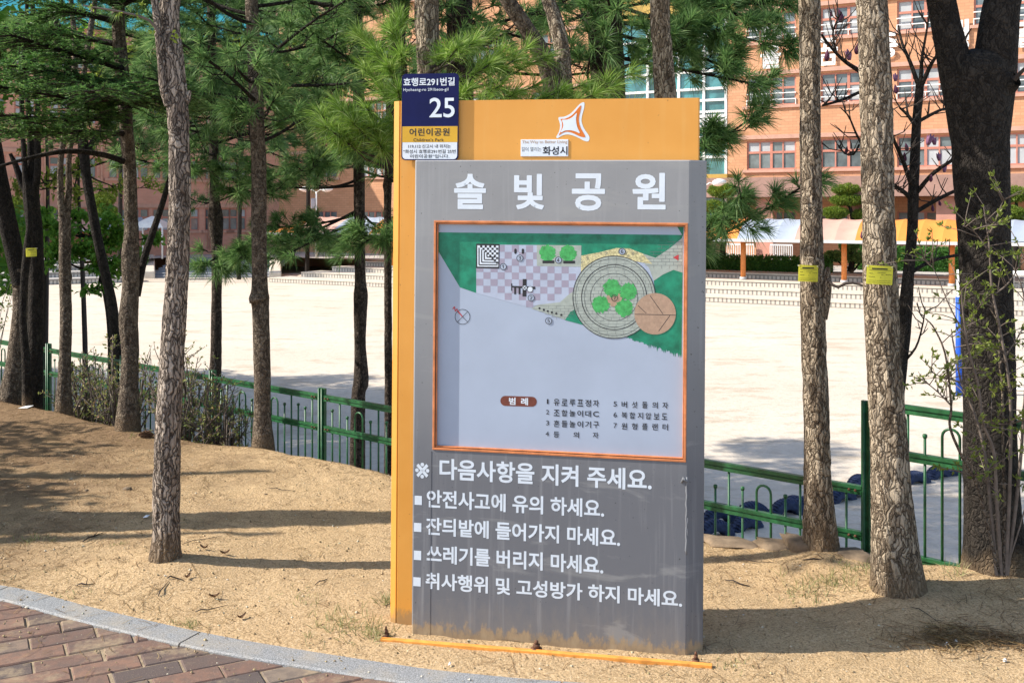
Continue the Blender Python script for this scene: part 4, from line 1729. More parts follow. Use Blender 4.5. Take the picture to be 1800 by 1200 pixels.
def step_object(name, label, w, t0, t1, tiers, z0, rise, tread, m_top, m_face):
    r = thing(name, label, 'steps', w.at((t0 + t1) / 2, z0))
    for i in range(tiers):
        mb_ = MB()
        a = t0 + (i * 1.0 if tread > 1 else 0)
        z = z0 + rise * (i + 1)
        d = -i * tread
        nosing = .05 if tread > 1 else 0
        mb_.add([w.at(a, z - rise - .1, d), w.at(t1, z - rise - .1, d), w.at(t1, z - nosing, d), w.at(a, z - nosing, d)], [(0, 1, 2, 3)], 1)
        wbox(mb_, w, a, t1, z - nosing - .002, z, -(i + 1) * tread - .2, d + (.03 if tread > 1 else .0), 0)
        mb_.add([w.at(a, z - rise - .1, d), w.at(a, z - nosing, d), w.at(a, z - nosing, d - tread), w.at(a, z - rise - .1, d - tread)], [(0, 1, 2, 3)], 1)
        o = mb_.build('tier', [m_top, m_face], r)
        uv_box(o, w)
    return r


step_object('seating_steps', 'long pale ribbed seating steps along the far side of the playground below the awning', SW, ts0, ts1, 4, PZ, RIS, TRD, MAT['step_top'], MAT['step_face'])
TOPZ = PZ + 4 * RIS
# stairs at the left and shaded seating left of them
SW2 = Wall(Vector((-20, 61.5, 0)), (1, 0, 0), (0, -1, 0))
step_object('entrance_stairs', 'broad grey stone stairs climbing from the playground to the shaded red wing', SW2, SW2.t_of(256), SW2.t_of(476), 8, PZ, .115, .75, MAT['stair'], MAT['stair'])
SW3 = Wall(Vector((-20, 58, 0)), (-.9, -.43, 0), (.43, -.9, 0))
SW3.C0 = P(252, 497, 58)
SW3.C0.z = 0
step_object('seating_steps', 'shaded seating steps at the far left end of the playground', SW3, 0, SW3.t_of(-90), 4, PZ, .30, 1.2, MAT['terrace'], MAT['step_face'])
# curved cheek wall beside the stairs
cw_ = MB()
for k_, (u_, v0_, v1_, Y_) in enumerate(((262, 450, 490, 61.0), (484, 455, 489, 60.0))):
    a_ = P(u_, v1_, Y_)
    b_ = P(u_, v0_, Y_ + 6)
    cw_.add([(a_.x - .35, a_.y, PZ - .1), (a_.x + .35, a_.y, PZ - .1), (a_.x + .35, a_.y, PZ + .45), (a_.x - .35, a_.y, PZ + .45),
             (b_.x - .35, b_.y, PZ - .1), (b_.x + .35, b_.y, PZ - .1), (b_.x + .35, b_.y, -1.25), (b_.x - .35, b_.y, -1.25)],
            [(0, 1, 2, 3), (5, 4, 7, 6), (0, 3, 7, 4), (1, 5, 6, 2), (3, 2, 6, 7)])
    o_ = cw_.build('stair_wall', MAT['step_top'], bevel=.08, seg=3)
    tag(o_, ['low concrete cheek wall at the left side of the stairs', 'low concrete cheek wall between the stairs and the pale seating steps'][k_], 'wall', 'cheek walls of the stairs')
    cw_ = MB()
# terrace behind the steps up to the buildings
tr = MB()
pA = SW.at(ts0 + 4, TOPZ - .02, -4 * TRD - .15)
pB = SW.at(ts1, TOPZ - .02, -4 * TRD - .15)
tr.add([pA, pB, (60, 46, TOPZ - .02), (60, 110, TOPZ - .02), (-16, 110, TOPZ - .02), (-16.5, 67.6, TOPZ - .02)], [(0, 1, 2, 3, 4, 5)])
tr.add([(-16.4, 67.45, TOPZ - .12), (-60, 67.45, TOPZ - .12), (-60, 110, TOPZ - .12), (-16.4, 110, TOPZ - .12)], [(0, 3, 2, 1)])
pC, pD = SW3.at(0, TOPZ - .03, -4.75), SW3.at(SW3.t_of(-90), TOPZ - .03, -4.75)
tr.add([pC, pD, (-70, 67.43, TOPZ - .03), (-21.2, 67.43, TOPZ - .03)], [(0, 1, 2, 3)])
tag(tr.build('terrace', MAT['terrace']), kind='structure')

# ------------------------------------------------------------------ awnings, hedges, clipped pines, lamps on the far side
def awning(name_label, w, t0, t1, z_eave, z_top, d0, d1, colours, posts, post_z, post_d, hip=0.0):
    r = thing('awning', name_label, 'awning', w.at((t0 + t1) / 2, z_eave))
    n = len(colours)
    edges = [t0 + (t1 - t0) * i / n for i in range(n + 1)]
    for i in range(n):
        mb_ = MB()
        for (sa, sb) in ((0.0, .34), (.34, .67), (.67, 1.0)):
            ta, tb = edges[i] + (edges[i + 1] - edges[i]) * sa, edges[i] + (edges[i + 1] - edges[i]) * sb
            vs, fs = [], []
            K = 9
            for j in range(K):
                f = j / (K - 1)
                z = z_eave + (z_top - z_eave) * math.sin(math.pi * min(1, f * 1.0)) ** .8
                d = d0 + (d1 - d0) * f
                for q in range(5):
                    x = q / 4
                    tt_ = ta + (tb - ta) * x
                    zz = z - .05 * math.sin(math.pi * x)
                    if hip and tt_ < t0 + hip:
                        zz = z_eave + (zz - z_eave) * max(0, (tt_ - t0) / hip) ** .8
                    vs.append(w.at(tt_, zz, d))
            for j in range(K - 1):
                for q in range(4):
                    fs.append((j * 5 + q, j * 5 + q + 1, (j + 1) * 5 + q + 1, (j + 1) * 5 + q))
            mb_.add(vs, fs, 0, True)
        mb_.build('awning_cloth', MAT[colours[i]], r)
    tm_ = MB()
    wbox(tm_, w, t0, t1, z_eave - .14, z_eave - .005, d0 - .03, d0 + .03)
    tm_.build('edge_trim', MAT['awn_trim'], r)
    for tp in posts:
        pm_ = MB()
        pm_.tube([w.at(tp, post_z + .12, post_d), w.at(tp, z_eave + .25, post_d)], .12, 12)
        po_ = pm_.build('post', MAT['orange_metal'], r)
        pm_ = MB()
        pm_.tube([w.at(tp, post_z, post_d), w.at(tp, post_z + .12, post_d)], .16, 12)
        pm_.build('post_foot', MAT['awn_trim'], po_)
    return r


AC = ['awn_orange', 'awn_peach', 'awn_grey', 'awn_grey', 'awn_orange', 'awn_peach']
ta_, tb_ = SW.t_of(405), SW.t_of(2000)
n_pan = 17
cols_ = []
for i in range(n_pan):
    u_mid = None
    t_mid = ta_ + (tb_ - ta_) * (i + .5) / n_pan
    p_ = SW.at(t_mid, 0, -4.0)
    u_mid = CX + F * p_.x / p_.y
    c_ = ['awn_orange', 'awn_peach', 'awn_grey'][i % 3]
    if u_mid > 1200:
        c_ = 'awn_orange' if u_mid < 1325 else 'awn_grey' if u_mid < 1438 else 'awn_peach' if u_mid < 1530 else 'awn_orange' if u_mid < 1700 else 'awn_grey'
    cols_.append(c_)
awning('long orange, peach and grey striped awning on orange posts over the pale seating steps', SW, ta_, tb_, .28, 1.18, -2.6, -6.8, cols_,
       [SW.t_of(u) + .0 for u in (563, 618, 680, 760, 850, 950, 1050, 1170, 1262, 1450, 1652, 1860)], PZ + 3 * RIS, -3.6, hip=2.6)
WA2 = Wall(P(300, 400, 66), (-.9, -.43, 0), (.43, -.9, 0))
WA2.C0.z = 0
awning('short orange and peach awning behind the leafy tree at the left', WA2, 1.5, WA2.t_of(-80), .40, 1.12, -.5, -4, ['awn_grey', 'awn_peach', 'awn_orange', 'awn_orange'],
       [2, 5, 8], TOPZ, -1.2)
tn = thing('tent', 'white peaked tent roof in front of the red school wing', 'tent', P(270, 440, 64))
tmb = MB()
tc_ = P(268, 400, 64)
q_ = []
for k_ in range(4):
    a_ = math.pi / 4 + k_ * math.pi / 2
    q_.append((tc_.x + 1.3 * math.cos(a_), tc_.y + 1.3 * math.sin(a_), tc_.z))
cur = []
for f_ in (1, .75, .5, .25, .04):
    for k_ in range(4):
        a_ = math.pi / 4 + k_ * math.pi / 2
        cur.append((tc_.x + 1.35 * f_ * math.cos(a_), tc_.y + 1.35 * f_ * math.sin(a_), tc_.z + .72 * (1 - f_) ** .7))
tmb.add(cur, [(r * 4 + k, r * 4 + (k + 1) % 4, r * 4 + 4 + (k + 1) % 4, r * 4 + 4 + k) for r in range(4) for k in range(4)] + [(16, 17, 18, 19)])
tmb.build('tent_roof', MAT['rail_white'], tn)
for k_ in range(4):
    l_ = MB()
    l_.tube([(q_[k_][0] * .985 + tc_.x * .015, q_[k_][1] * .999 + tc_.y * .001, TOPZ), (q_[k_][0] * .985 + tc_.x * .015, q_[k_][1] * .999 + tc_.y * .001, tc_.z)], .05, 8)
    l_.build('leg', MAT['rail_white'], tn)


def hedge(label, w, t0, t1, z0, z1, d, dep, n, seed):
    rg = np.random.default_rng(seed)
    r = thing('hedge', label, 'hedge', w.at((t0 + t1) / 2, z0, d))
    mb_ = MB()
    wbox(mb_, w, t0 + .1, t1 - .1, z0, z1 - .1, d - dep + .1, d - .1)
    mb_.build('inner_twigs', MAT['leaf_hedge'], r)
    t = rg.uniform(t0, t1, n)
    f = rg.random(n)
    z = np.where(f < .45, z1 + rg.normal(0, .05, n), rg.uniform(z0, z1, n))
    dd = np.where(f < .45, rg.uniform(d - dep, d, n), np.where(f < .93, d + rg.normal(0, .05, n), d - dep))
    pos = np.array([w.C0.x, w.C0.y, 0]) + t[:, None] * np.array(w.e) + dd[:, None] * np.array(w.n)
    pos[:, 2] = z
    np_mesh('foliage', *leaf_geo(pos, .13, rg, .4, .6), MAT['leaf_hedge'], r)
    return r


hedge('dark clipped hedge along the top of the seating steps beside the sign', SW, SW.t_of(900), SW.t_of(1400), TOPZ, TOPZ + .62, -4 * TRD - .5, 1.0, 9000, 1)
hedge('bright green clipped hedge under the orange awning right of the tagged trees', SW, SW.t_of(1415), SW.t_of(1760), TOPZ, TOPZ + 1.05, -4 * TRD - 4, 1.4, 7000, 2)
hedge('low clipped hedge behind the awning posts left of the sign', SW, SW.t_of(590), SW.t_of(660), TOPZ, TOPZ + .4, -4 * TRD - .5, 1.0, 2200, 3)


def topiary(label, u, Y, base_z, pads, mat='leaf_topiary', seed=0, n=1500):
    rg = np.random.default_rng(seed)
    c = P(u, 400, Y)
    r = thing('clipped_pine', label, 'tree', (c.x, c.y, base_z), 'cloud pruned pines by the school')
    tb = MB()
    top = P(*pads[0][:2], Y)
    tb.tube([(c.x, c.y, base_z), (c.x + .15, c.y, (base_z + top.z) / 2), (top.x, c.y, top.z - .1)], [.16, .12, .06], 8)
    for (pu, pv, pw, ph) in pads:
        e = P(pu, pv + ph * .35, Y)
        s0 = Vector((c.x + .08, c.y, e.z - .45))
        tb.tube([s0, (s0 + e) / 2 + Vector((0, 0, -.05)), e], [.07, .055, .04], 6)
    tb.build('trunk', MAT['bark_dark'], r)
    geos = []
    for (pu, pv, pw, ph) in pads:
        cc = P(pu, pv, Y)
        rx, rz = pw / 2 / F * Y, ph / 2 / F * Y * .82
        p = blob(cc, (rx, rx * .9, rz), int(n * 2.2 * (rx * rz) / .35), rg, .75)
        p += np.stack([np.zeros(len(p)), np.zeros(len(p)), .12 * rz * np.sin(p[:, 0] * 9) * np.cos(p[:, 1] * 7)], 1)
        geos.append(leaf_geo(p, .12, rg, .8, .28, dirs=unit(p - np.array(cc)) * 1.2 + np.array([0, 0, .6])))
        bm_ = blob(cc, (rx * .8, rx * .7, rz * .6), 260, rg, .6)
        geos.append(leaf_geo(bm_, .22, rg, .2, .8))
    np_mesh('crown', *merge(geos), MAT[mat], r)


topiary('cloud pruned pine with three flat pads between the two tagged trunks', 1497, 53, TOPZ, [(1488, 333, 50, 21), (1490, 352, 62, 23), (1468, 374, 46, 24), (1516, 378, 40, 22), (1530, 355, 40, 18)], seed=1)
topiary('rounded cloud pruned pine just right of the sign', 1268, 52, TOPZ, [(1270, 336, 52, 28), (1252, 364, 50, 26), (1290, 372, 54, 30), (1270, 400, 66, 36)], seed=2)
topiary('cloud pruned pine behind the big dark forked trunk', 1782, 48, TOPZ, [(1786, 342, 46, 32), (1770, 374, 60, 30), (1800, 396, 56, 30)], seed=3)
topiary('small dark pine under the peach awning', 1494, 49.5, TOPZ, [(1492, 432, 34, 26), (1470, 450, 44, 20), (1512, 454, 46, 20)], 'needle_dark', 4)
topiary('round clipped shrub pine beside the red wing at the far left', 22, 62, TOPZ, [(25, 362, 40, 34), (20, 395, 60, 36)], 'leaf_topiary', 5)
topiary('small round pine between the leaning trunk and the tall trunk at the left', 180, 60, TOPZ, [(180, 352, 44, 30), (186, 372, 46, 24)], 'leaf_topiary', 6)


def lamp(label, u, v_top, Y, two=True):
    b = P(u, v_top, Y)
    r = thing('street_lamp', label, 'lamp', (b.x, b.y, TOPZ))
    m_ = MB()
    m_.tube([(b.x, b.y, TOPZ), (b.x, b.y, b.z)], [.07, .05], 10)
    m_.build('pole', MAT['goal_white'], r)
    m_ = MB()
    m_.box(b.x - .3, b.x - .06, b.y - .12, b.y + .12, b.z - 1.05, b.z - .4)
    m_.build('switch_box', MAT['awn_grey'], r, bevel=.02)
    for sgn in ((-1, 1) if two else (1,)):
        a_ = MB()
        a_.tube([(b.x, b.y, b.z - .05), (b.x + sgn * .25, b.y, b.z + .12), (b.x + sgn * .45, b.y, b.z + .08)], .03, 6)
        ao_ = a_.build('lamp_arm', MAT['goal_white'], r)
        h_ = MB()
        pts_, rad_ = [], []
        for k_ in range(7):
            f_ = k_ / 6
            pts_.append((b.x + sgn * (.40 + .62 * f_), b.y - .1 * f_, b.z + .10 + .08 * f_))
            rad_.append(.03 + .15 * math.sin(math.pi * (.15 + .8 * f_)))
        h_.tube(pts_, rad_, 10)
        h_.build('lamp_head', MAT['goal_white'], ao_)


lamp('white twin headed lamp standing by the red school wing left of the sign', 556, 337, 64)
lamp('white single headed lamp half hidden behind the right edge of the sign', 1238, 326, 50, False)

# goal with padded post on the playground
gl = thing('goal_frame', 'white goal with a blue padded post behind the forked dark tree', 'goal', P(1687, 695, 22.63))
gb0 = P(1687, 695, 22.63)
gz1 = P(1687, 474, 22.63).z
gdir = Vector((.93, -.36, 0)).normalized()
gbk = Vector((.36, .93, 0)).normalized()
for k_ in range(2):
    q = gb0 + gdir * (3.0 * k_)
    m_ = MB()
    m_.tube([(q.x, q.y, PZ), (q.x, q.y, gz1)], .06, 12)
    po_ = m_.build('post', MAT['goal_white'], gl)
    m_ = MB()
    m_.tube([(q.x, q.y, PZ + .0), (q.x, q.y, PZ + 2.12)], .085, 16)
    m_.tube([(q.x, q.y, PZ + .5), (q.x, q.y, PZ + .53)], .088, 16)
    m_.build('post_padding', MAT['pad_blue'], po_)
    m_ = MB()
    bq = q + gbk * 1.1
    m_.tube([(q.x, q.y, gz1 - .05), q + gbk * .55 + Vector((0, 0, gz1 - PZ - .12)), bq + Vector((0, 0, .9)), bq + Vector((0, 0, 0.03))], .035, 8)
    m_.build('back_stay', MAT['goal_white'], gl)
m_ = MB()
m_.tube([gb0 + Vector((0, 0, gz1 - PZ - .06)), gb0 + gdir * 3 + Vector((0, 0, gz1 - PZ - .06))], .06, 12)
m_.build('crossbar', MAT['goal_white'], gl)
m_ = MB()
m_.tube([gb0 + gbk * 1.1 + Vector((0, 0, .04)), gb0 + gbk * 1.1 + gdir * 3 + Vector((0, 0, .04))], .035, 8)
m_.build('ground_bar', MAT['goal_white'], gl)
m_ = MB()
for i in range(31):
    a_ = gb0 + gdir * (.1 * i)
    m_.tube([a_ + Vector((0, 0, gz1 - PZ - .08)), a_ + gbk * .55 + Vector((0, 0, gz1 - PZ - .14)), a_ + gbk * 1.1 + Vector((0, 0, .9)), a_ + gbk * 1.1 + Vector((0, 0, .05))], .006, 3)
for i in range(16):
    z_ = .1 + .1 * i
    off_ = 1.1 if z_ < .9 else 1.1 - .5 * (z_ - .9)
    m_.tube([gb0 + gbk * off_ + Vector((0, 0, z_)), gb0 + gbk * off_ + gdir * 3 + Vector((0, 0, z_))], .006, 3)
m_.build('net', MAT['goal_white'], gl)

# ------------------------------------------------------------------ half buried tyres
def tyre_mesh():
    mb_ = MB()
    NA, NP = 66, 14
    RR, RW = .205, .09
    vs, fs = [], []
    for i in range(NA + 1):
        a = math.pi * (-.06 + 1.12 * i / NA)
        for j in range(NP):
            b = 2 * math.pi * j / NP
            cb, sb = math.cos(b), math.sin(b)
            px = math.copysign(abs(cb) ** .55, cb) * .075
            py = math.copysign(abs(sb) ** .7, sb) * RW
            rr_ = RR + px
            if cb > .45 and (i % 3 == 0) and abs(sb) > .2:
                rr_ -= .024
            if cb > .8 and abs(sb) < .25 and j % 2:
                rr_ -= .012
            vs.append((rr_ * math.cos(a), py, rr_ * math.sin(a)))
    for i in range(NA):
        for j in range(NP):
            j2 = (j + 1) % NP
            fs.append((i * NP + j, (i + 1) * NP + j, (i + 1) * NP + j2, i * NP + j2))
    fs.append(tuple(range(NP)))
    fs.append(tuple(reversed(range(NA * NP, NA * NP + NP))))
    mb_.add(vs, fs)
    return mb_


TY = [(1257, 936, 14, 'blue half buried tyre lowest and leftmost beside the edge of the sign'), (1264, 913, 14.3, 'blue half buried tyre right above the lowest one at the sign edge'),
      (1311, 922, 14.4, 'blue half buried tyre third from the sign in the front row'), (1322, 903, 14.9, 'blue half buried tyre third from the sign in the rear row'),
      (1384, 898, 15.0, 'blue half buried tyre left of the farther tagged trunk in the front row'), (1394, 887, 15.5, 'blue half buried tyre just left of the farther tagged trunk in the rear row'),
      (1414, 890, 15.9, 'blue half buried tyre mostly hidden behind the farther tagged trunk'), (1478, 873, 16.1, 'blue half buried tyre just right of the farther tagged trunk'),
      (1476, 864, 16.6, 'blue half buried tyre peeking over the one right of the farther tagged trunk'), (1509, 866, 16.3, 'blue half buried tyre left of the corner fence post, lower one'),
      (1512, 851, 17.1, 'blue half buried tyre touching the corner fence post, upper one'), (1608, 842, 17.6, 'blue half buried tyre behind the fence right of the nearer tagged trunk'),
      (1648, 832, 18.0, 'blue half buried tyre in the middle of the three behind the right fence'), (1688, 826, 18.5, 'blue half buried tyre beside the big forked trunk behind the right fence')]
proto = None
rt = random.Random(4)
for u_, v_, _y, lab in TY:
    Y_ = 4.0 * F / (v_ + 6 - HY)
    q = P(u_, v_, Y_)
    if proto is None:
        proto = tyre_mesh().build('half_tyre', MAT['tyre_blue'])
        o = proto
    else:
        o = proto.copy()
        COL.objects.link(o)
    o.location = (q.x, q.y, PZ - .06 - rt.random() * .05)
    o.rotation_euler = (rt.uniform(-.1, .1), 0, math.radians(rt.uniform(10, 38)))
    tag(o, lab, 'tyre', 'half buried blue tyres on the playground')

# ------------------------------------------------------------------ green fence
fdir = Vector((1, -.82, 0)).normalized()
fnor = Vector((.82, 1, 0)).normalized()
FP0 = P(1527, 865, 4.95)
FP0.z = 0
fence = thing('metal_fence', 'green metal rail fence with hooped bars along the edge of the mound', 'fence', (FP0.x, FP0.y, -.6))


def frail(mb, a, b, h=.042):
    """channel rail: two rounded ribs with a groove"""
    up = Vector((0, 0, 1))
    for k in (-1, 1):
        mb.bar(a + up * (k * h * .29), b + up * (k * h * .29), .028, h * .40)
    mb.bar(a + fnor * .004, b + fnor * .004, .018, h * .3)


def fpost(x, z0, z1):
    p = FP0 + fdir * x
    m = MB()
    for k in (-1, 1):
        q = p + fdir * (k * .0155)
        m.bar(q + Vector((0, 0, z0)), q + Vector((0, 0, z1)), .034, .022, up=(.82, 1, 0))
        m.tube([q + fnor * -.018 + Vector((0, 0, z0)), q + fnor * -.018 + Vector((0, 0, z1))], .008, 8)
    m.bar(p + Vector((0, 0, z0)), p + Vector((0, 0, z1 - .004)), .02, .012, up=(.82, 1, 0))
    m.build('post', MAT['fence'], fence)


rfn = random.Random(8)


def fpanel(xa, xb, ztop_a, ztop_b, zbot=-.75):
    a, b = FP0 + fdir * xa, FP0 + fdir * xb

    def pt(f, z):
        q = a + (b - a) * f
        return Vector((q.x, q.y, z + ztop_a + (ztop_b - ztop_a) * f))
    for zz in (0, -.215, -.68):
        m = MB()
        frail(m, pt(0, zz), pt(1, zz))
        ro = m.build('rail', MAT['fence'], fence)
        if zz > -.5:
            for f in (.02, .045, .955, .98):
                k = MB()
                q = pt(f, zz)
                k.tube([q - fnor * .02, q - fnor * .026], .007, 8)
                k.build('bolt', MAT['rust'], ro)
    pat = 'stshstshstsh'[:]
    n = 16
    seq = ['s', 't', 's', 'h0', 'h1', 's', 't', 's', 'h0', 'h1', 's', 't', 's', 's', 't']
    for i, k in enumerate(seq):
        f = (i + 1) / n
        if k == 'h1':
            continue
        m = MB()
        if k == 't':
            m.tube([pt(f, zbot), pt(f, -.02)], .0064, 8)
        elif k == 's':
            top = -.09 - .03 * ((i * 7) % 3) / 2
            m.tube([pt(f, zbot), pt(f, top)], .0064, 8)
            m.tube([pt(f, top), pt(f, top + .006), pt(f, top + .016), pt(f, top + .02)], [.008, .011, .011, .006], 8)
        else:
            f2 = (i + 2) / n
            w_ = (pt(f2, 0) - pt(f, 0)).length / 2
            pts = [pt(f, zbot)]
            for j in range(9):
                a_ = math.pi * j / 8
                pts.append(pt(f + (f2 - f) * (1 - math.cos(a_)) / 2, -.10 + w_ * math.sin(a_)))
            pts.append(pt(f2, zbot))
            m.tube(pts, .0064, 8)
        m.build('hoop' if k == 'h0' else 'bar', MAT['fence'], fence)


PS = 1.30
for i in range(0, 9):
    fpost(-PS * i, -1.3, .34 + (.36 if i == 0 else 0))
    if i < 8:
        fpanel(-PS * (i + 1) + .03, -PS * i - .03, .275 + .0 * i, .275)
fpost(1.28, -1.3, .72)
fpanel(.03, 1.25, .685, .66)

# ------------------------------------------------------------------ trees
def tree(name, label, rows, bark, group=None, cat='tree', step=.022, nseg=28, amp=.0, plates=10, vf=9., seed=0, knots=0, up=None, foot=None):
    """rows: (u, v, width_px, Y) from the foot upwards; up: extra world rows (x, y, z, r) continuing above the picture"""
    path = px_path(rows)
    x, y, z, r = path[0]
    zb = G(x, y)
    base = (x, y, zb - .06, r * 1.16)
    pth = [base, (x, y, min(z, zb) + .05, r * 1.03)] if z > zb - .3 else [base]
    pth += [p for p in path if p[2] > pth[-1][2] + .1]
    if up:
        pth += up
    root = thing(name, label, cat, (x, y, zb), group)
    V, Q = trunk_geo(pth, step, nseg, amp, plates, vf, seed, knots)
    np_mesh('trunk', V, Q, MAT[bark], root, smooth=True)
    return root, pth


def limb(root, rows, bark, name='branch', step=.03, nseg=14, amp=0., seed=0, world=False, parent=None):
    pth = rows if world else px_path(rows)
    V, Q = trunk_geo(pth, step, nseg, amp, 8, 9., seed)
    return np_mesh(name, V, Q, MAT[bark], parent or root, smooth=True)


def twigset(root, polys, mat, name='twigs'):
    mb_ = MB()
    for pts, rad in polys:
        mb_.tube(pts, rad, 5)
    return mb_.build(name, MAT[mat], root)


# --- A: pale fissured trunk at the left
rA, pA = tree('tree', 'rough grey fissured trunk standing alone left of the sign on open sandy earth',
              [(290, 1000, 54, 4.68), (292, 930, 46, 4.68), (293, 850, 45, 4.68), (298, 700, 42, 4.68), (310, 500, 38, 4.70), (316, 350, 37, 4.70), (315, 250, 36, 4.70), (311, 170, 37, 4.70), (305, 100, 34, 4.70), (299, 0, 33, 4.72)],
              'bark_grey', step=.006, nseg=72, amp=.006, plates=11, vf=8., seed=3, knots=1,
              up=[(-1.48, 4.75, 3.2, .036), (-1.35, 4.8, 4.6, .028), (-1.1, 4.9, 6.0, .015)])
limb(rA, [(298, 185, 18, 4.68), (288, 150, 16, 4.67), (280, 70, 14, 4.66), (272, 0, 13, 4.65), (262, -90, 10, 4.64)], 'bark_grey', seed=5, amp=.002)
limb(rA, [(312, 196, 18, 4.70), (325, 180, 16, 4.70), (332, 168, 11, 4.70), (334, 160, 5, 4.70)], 'bark_grey', name='branch_stub', seed=6, amp=.002)
limb(rA, [(280, 60, 6, 4.65), (262, 36, 5, 4.63), (215, 22, 4, 4.6), (146, 10, 2.5, 4.57)], 'twig', name='branch', seed=7)
rg_ = np.random.default_rng(21)
lp = [P(307, 62, 4.6), P(311, 66, 4.6), P(304, 70, 4.6), P(160, 12, 4.57), P(210, 22, 4.58), P(268, 55, 4.6), P(240, 28, 4.6), P(252, 10, 4.6)]
np_mesh('leaves', *leaf_geo(np.repeat(np.array([tuple(p) for p in lp]), 5, 0) + rg_.normal(0, .006, (40, 3)), .022, rg_, .3, .6), MAT['leaf_yellow'], rA)
# crown above the picture
up_polys = []
for k_ in range(9):
    a_ = k_ * 2.4
    s0 = Vector((-1.45 + .02 * k_, 4.75, 3.0 + .3 * k_))
    e_ = s0 + Vector((math.cos(a_) * 1.1, math.sin(a_) * 1.1, 1.0))
    up_polys.append(([s0, (s0 + e_) / 2 + Vector((0, 0, -.1)), e_], [.02, .014, .006]))
twigset(rA, up_polys, 'twig', 'crown_limbs')
# --- B and C: the two tagged trunks
rB, pB_ = tree('tree', 'thinner flaky barked trunk with a yellow tag just right of the sign',
               [(1443, 975, 62, 4.87), (1440, 920, 52, 4.87), (1438, 850, 47, 4.87), (1434, 700, 43, 4.87), (1430, 600, 42, 4.87), (1428, 480, 41, 4.87), (1426, 380, 38, 4.87), (1424, 200, 36, 4.87), (1424, 90, 36, 4.87), (1423, 0, 37, 4.87)],
               'bark_flake', step=.006, nseg=72, amp=.006, plates=10, vf=10., seed=13, knots=2,
               up=[(1.36, 4.9, 3.2, .04), (1.3, 4.95, 4.5, .03), (1.2, 5, 5.6, .015)])
limb(rB, [(1444, 560, 22, 4.86), (1450, 510, 24, 4.85), (1453, 487, 16, 4.84), (1456, 470, 6, 4.83)], 'bark_flake', name='branch_stub', seed=14, amp=.003)
limb(rB, [(1453, 490, 7, 4.83), (1470, 505, 5, 4.8), (1490, 497, 5, 4.78), (1512, 500, 4, 4.75), (1535, 512, 2.5, 4.7)], 'twig_dark', name='branch', seed=15)
rC, pC_ = tree('tree', 'thicker flaky barked trunk with a yellow tag at the corner fence post',
               [(1578, 1050, 92, 4.34), (1573, 960, 80, 4.34), (1567, 860, 68, 4.34), (1560, 740, 61, 4.34), (1553, 620, 58, 4.34), (1548, 500, 58, 4.34), (1545, 400, 55, 4.34), (1542, 250, 55, 4.34), (1538, 120, 54, 4.34), (1532, 0, 52, 4.34)],
               'bark_flake', step=.006, nseg=84, amp=.0065, plates=13, vf=9., seed=23, knots=2,
               up=[(1.44, 4.36, 3.1, .055), (1.4, 4.4, 4.6, .04), (1.3, 4.5, 6, .015)])
for rr0, zz0, xx0, yy0 in ((rB, 3.0, 1.36, 4.9), (rC, 3.0, 1.44, 4.36)):
    up_polys = []
    for k_ in range(9):
        a_ = k_ * 2.4 + 1
        s0 = Vector((xx0, yy0, zz0 + .28 * k_))
        e_ = s0 + Vector((math.cos(a_) * 1.0, math.sin(a_) * 1.0, .9))
        up_polys.append(([s0, (s0 + e_) / 2 + Vector((0, 0, -.1)), e_], [.02, .014, .006]))
    twigset(rr0, up_polys, 'twig', 'crown_limbs')

# --- D: big dark forked tree
rD, pD_ = tree('tree', 'big dark forked tree with smooth black bark at the right edge',
               [(1752, 1003, 112, 4.60), (1746, 920, 96, 4.60), (1741, 800, 88, 4.60), (1737, 620, 86, 4.60), (1731, 450, 86, 4.60), (1726, 330, 92, 4.60), (1722, 230, 96, 4.60), (1719, 160, 106, 4.60), (1716, 122, 108, 4.6), (1714, 100, 84, 4.6), (1713, 90, 44, 4.6), (1713, 86, 10, 4.6)],
               'bark_dark', step=.012, nseg=64, amp=.0035, plates=14, vf=16., seed=33)
limb(rD, [(1712, 280, 66, 4.6), (1698, 200, 64, 4.6), (1682, 130, 58, 4.59), (1666, 60, 50, 4.58), (1654, 0, 48, 4.57), (1630, -110, 44, 4.5), (1590, -260, 34, 4.4), (1500, -520, 20, 4.2)], 'bark_dark', seed=34, amp=.003, nseg=32, step=.015)
limb(rD, [(1732, 280, 70, 4.6), (1741, 200, 70, 4.6), (1748, 130, 72, 4.59), (1754, 60, 68, 4.58), (1763, 0, 60, 4.58), (1790, -110, 48, 4.6), (1840, -260, 36, 4.7), (1900, -520, 22, 4.9)], 'bark_dark', seed=35, amp=.003, nseg=32, step=.015)
limb(rD, [(1750, 165, 40, 4.57), (1772, 148, 36, 4.53), (1785, 140, 26, 4.5)], 'bark_dark', name='branch_stub', seed=36, amp=.004, nseg=20)
limb(rD, [(1783, 140, 9, 4.5), (1800, 122, 6, 4.46), (1830, 95, 4, 4.4)], 'twig_dark', seed=37)
limb(rD, [(1694, 75, 5, 4.52), (1700, 62, 3.4, 4.5), (1708, 50, 2, 4.49)], 'twig_dark', name='twig', seed=38)

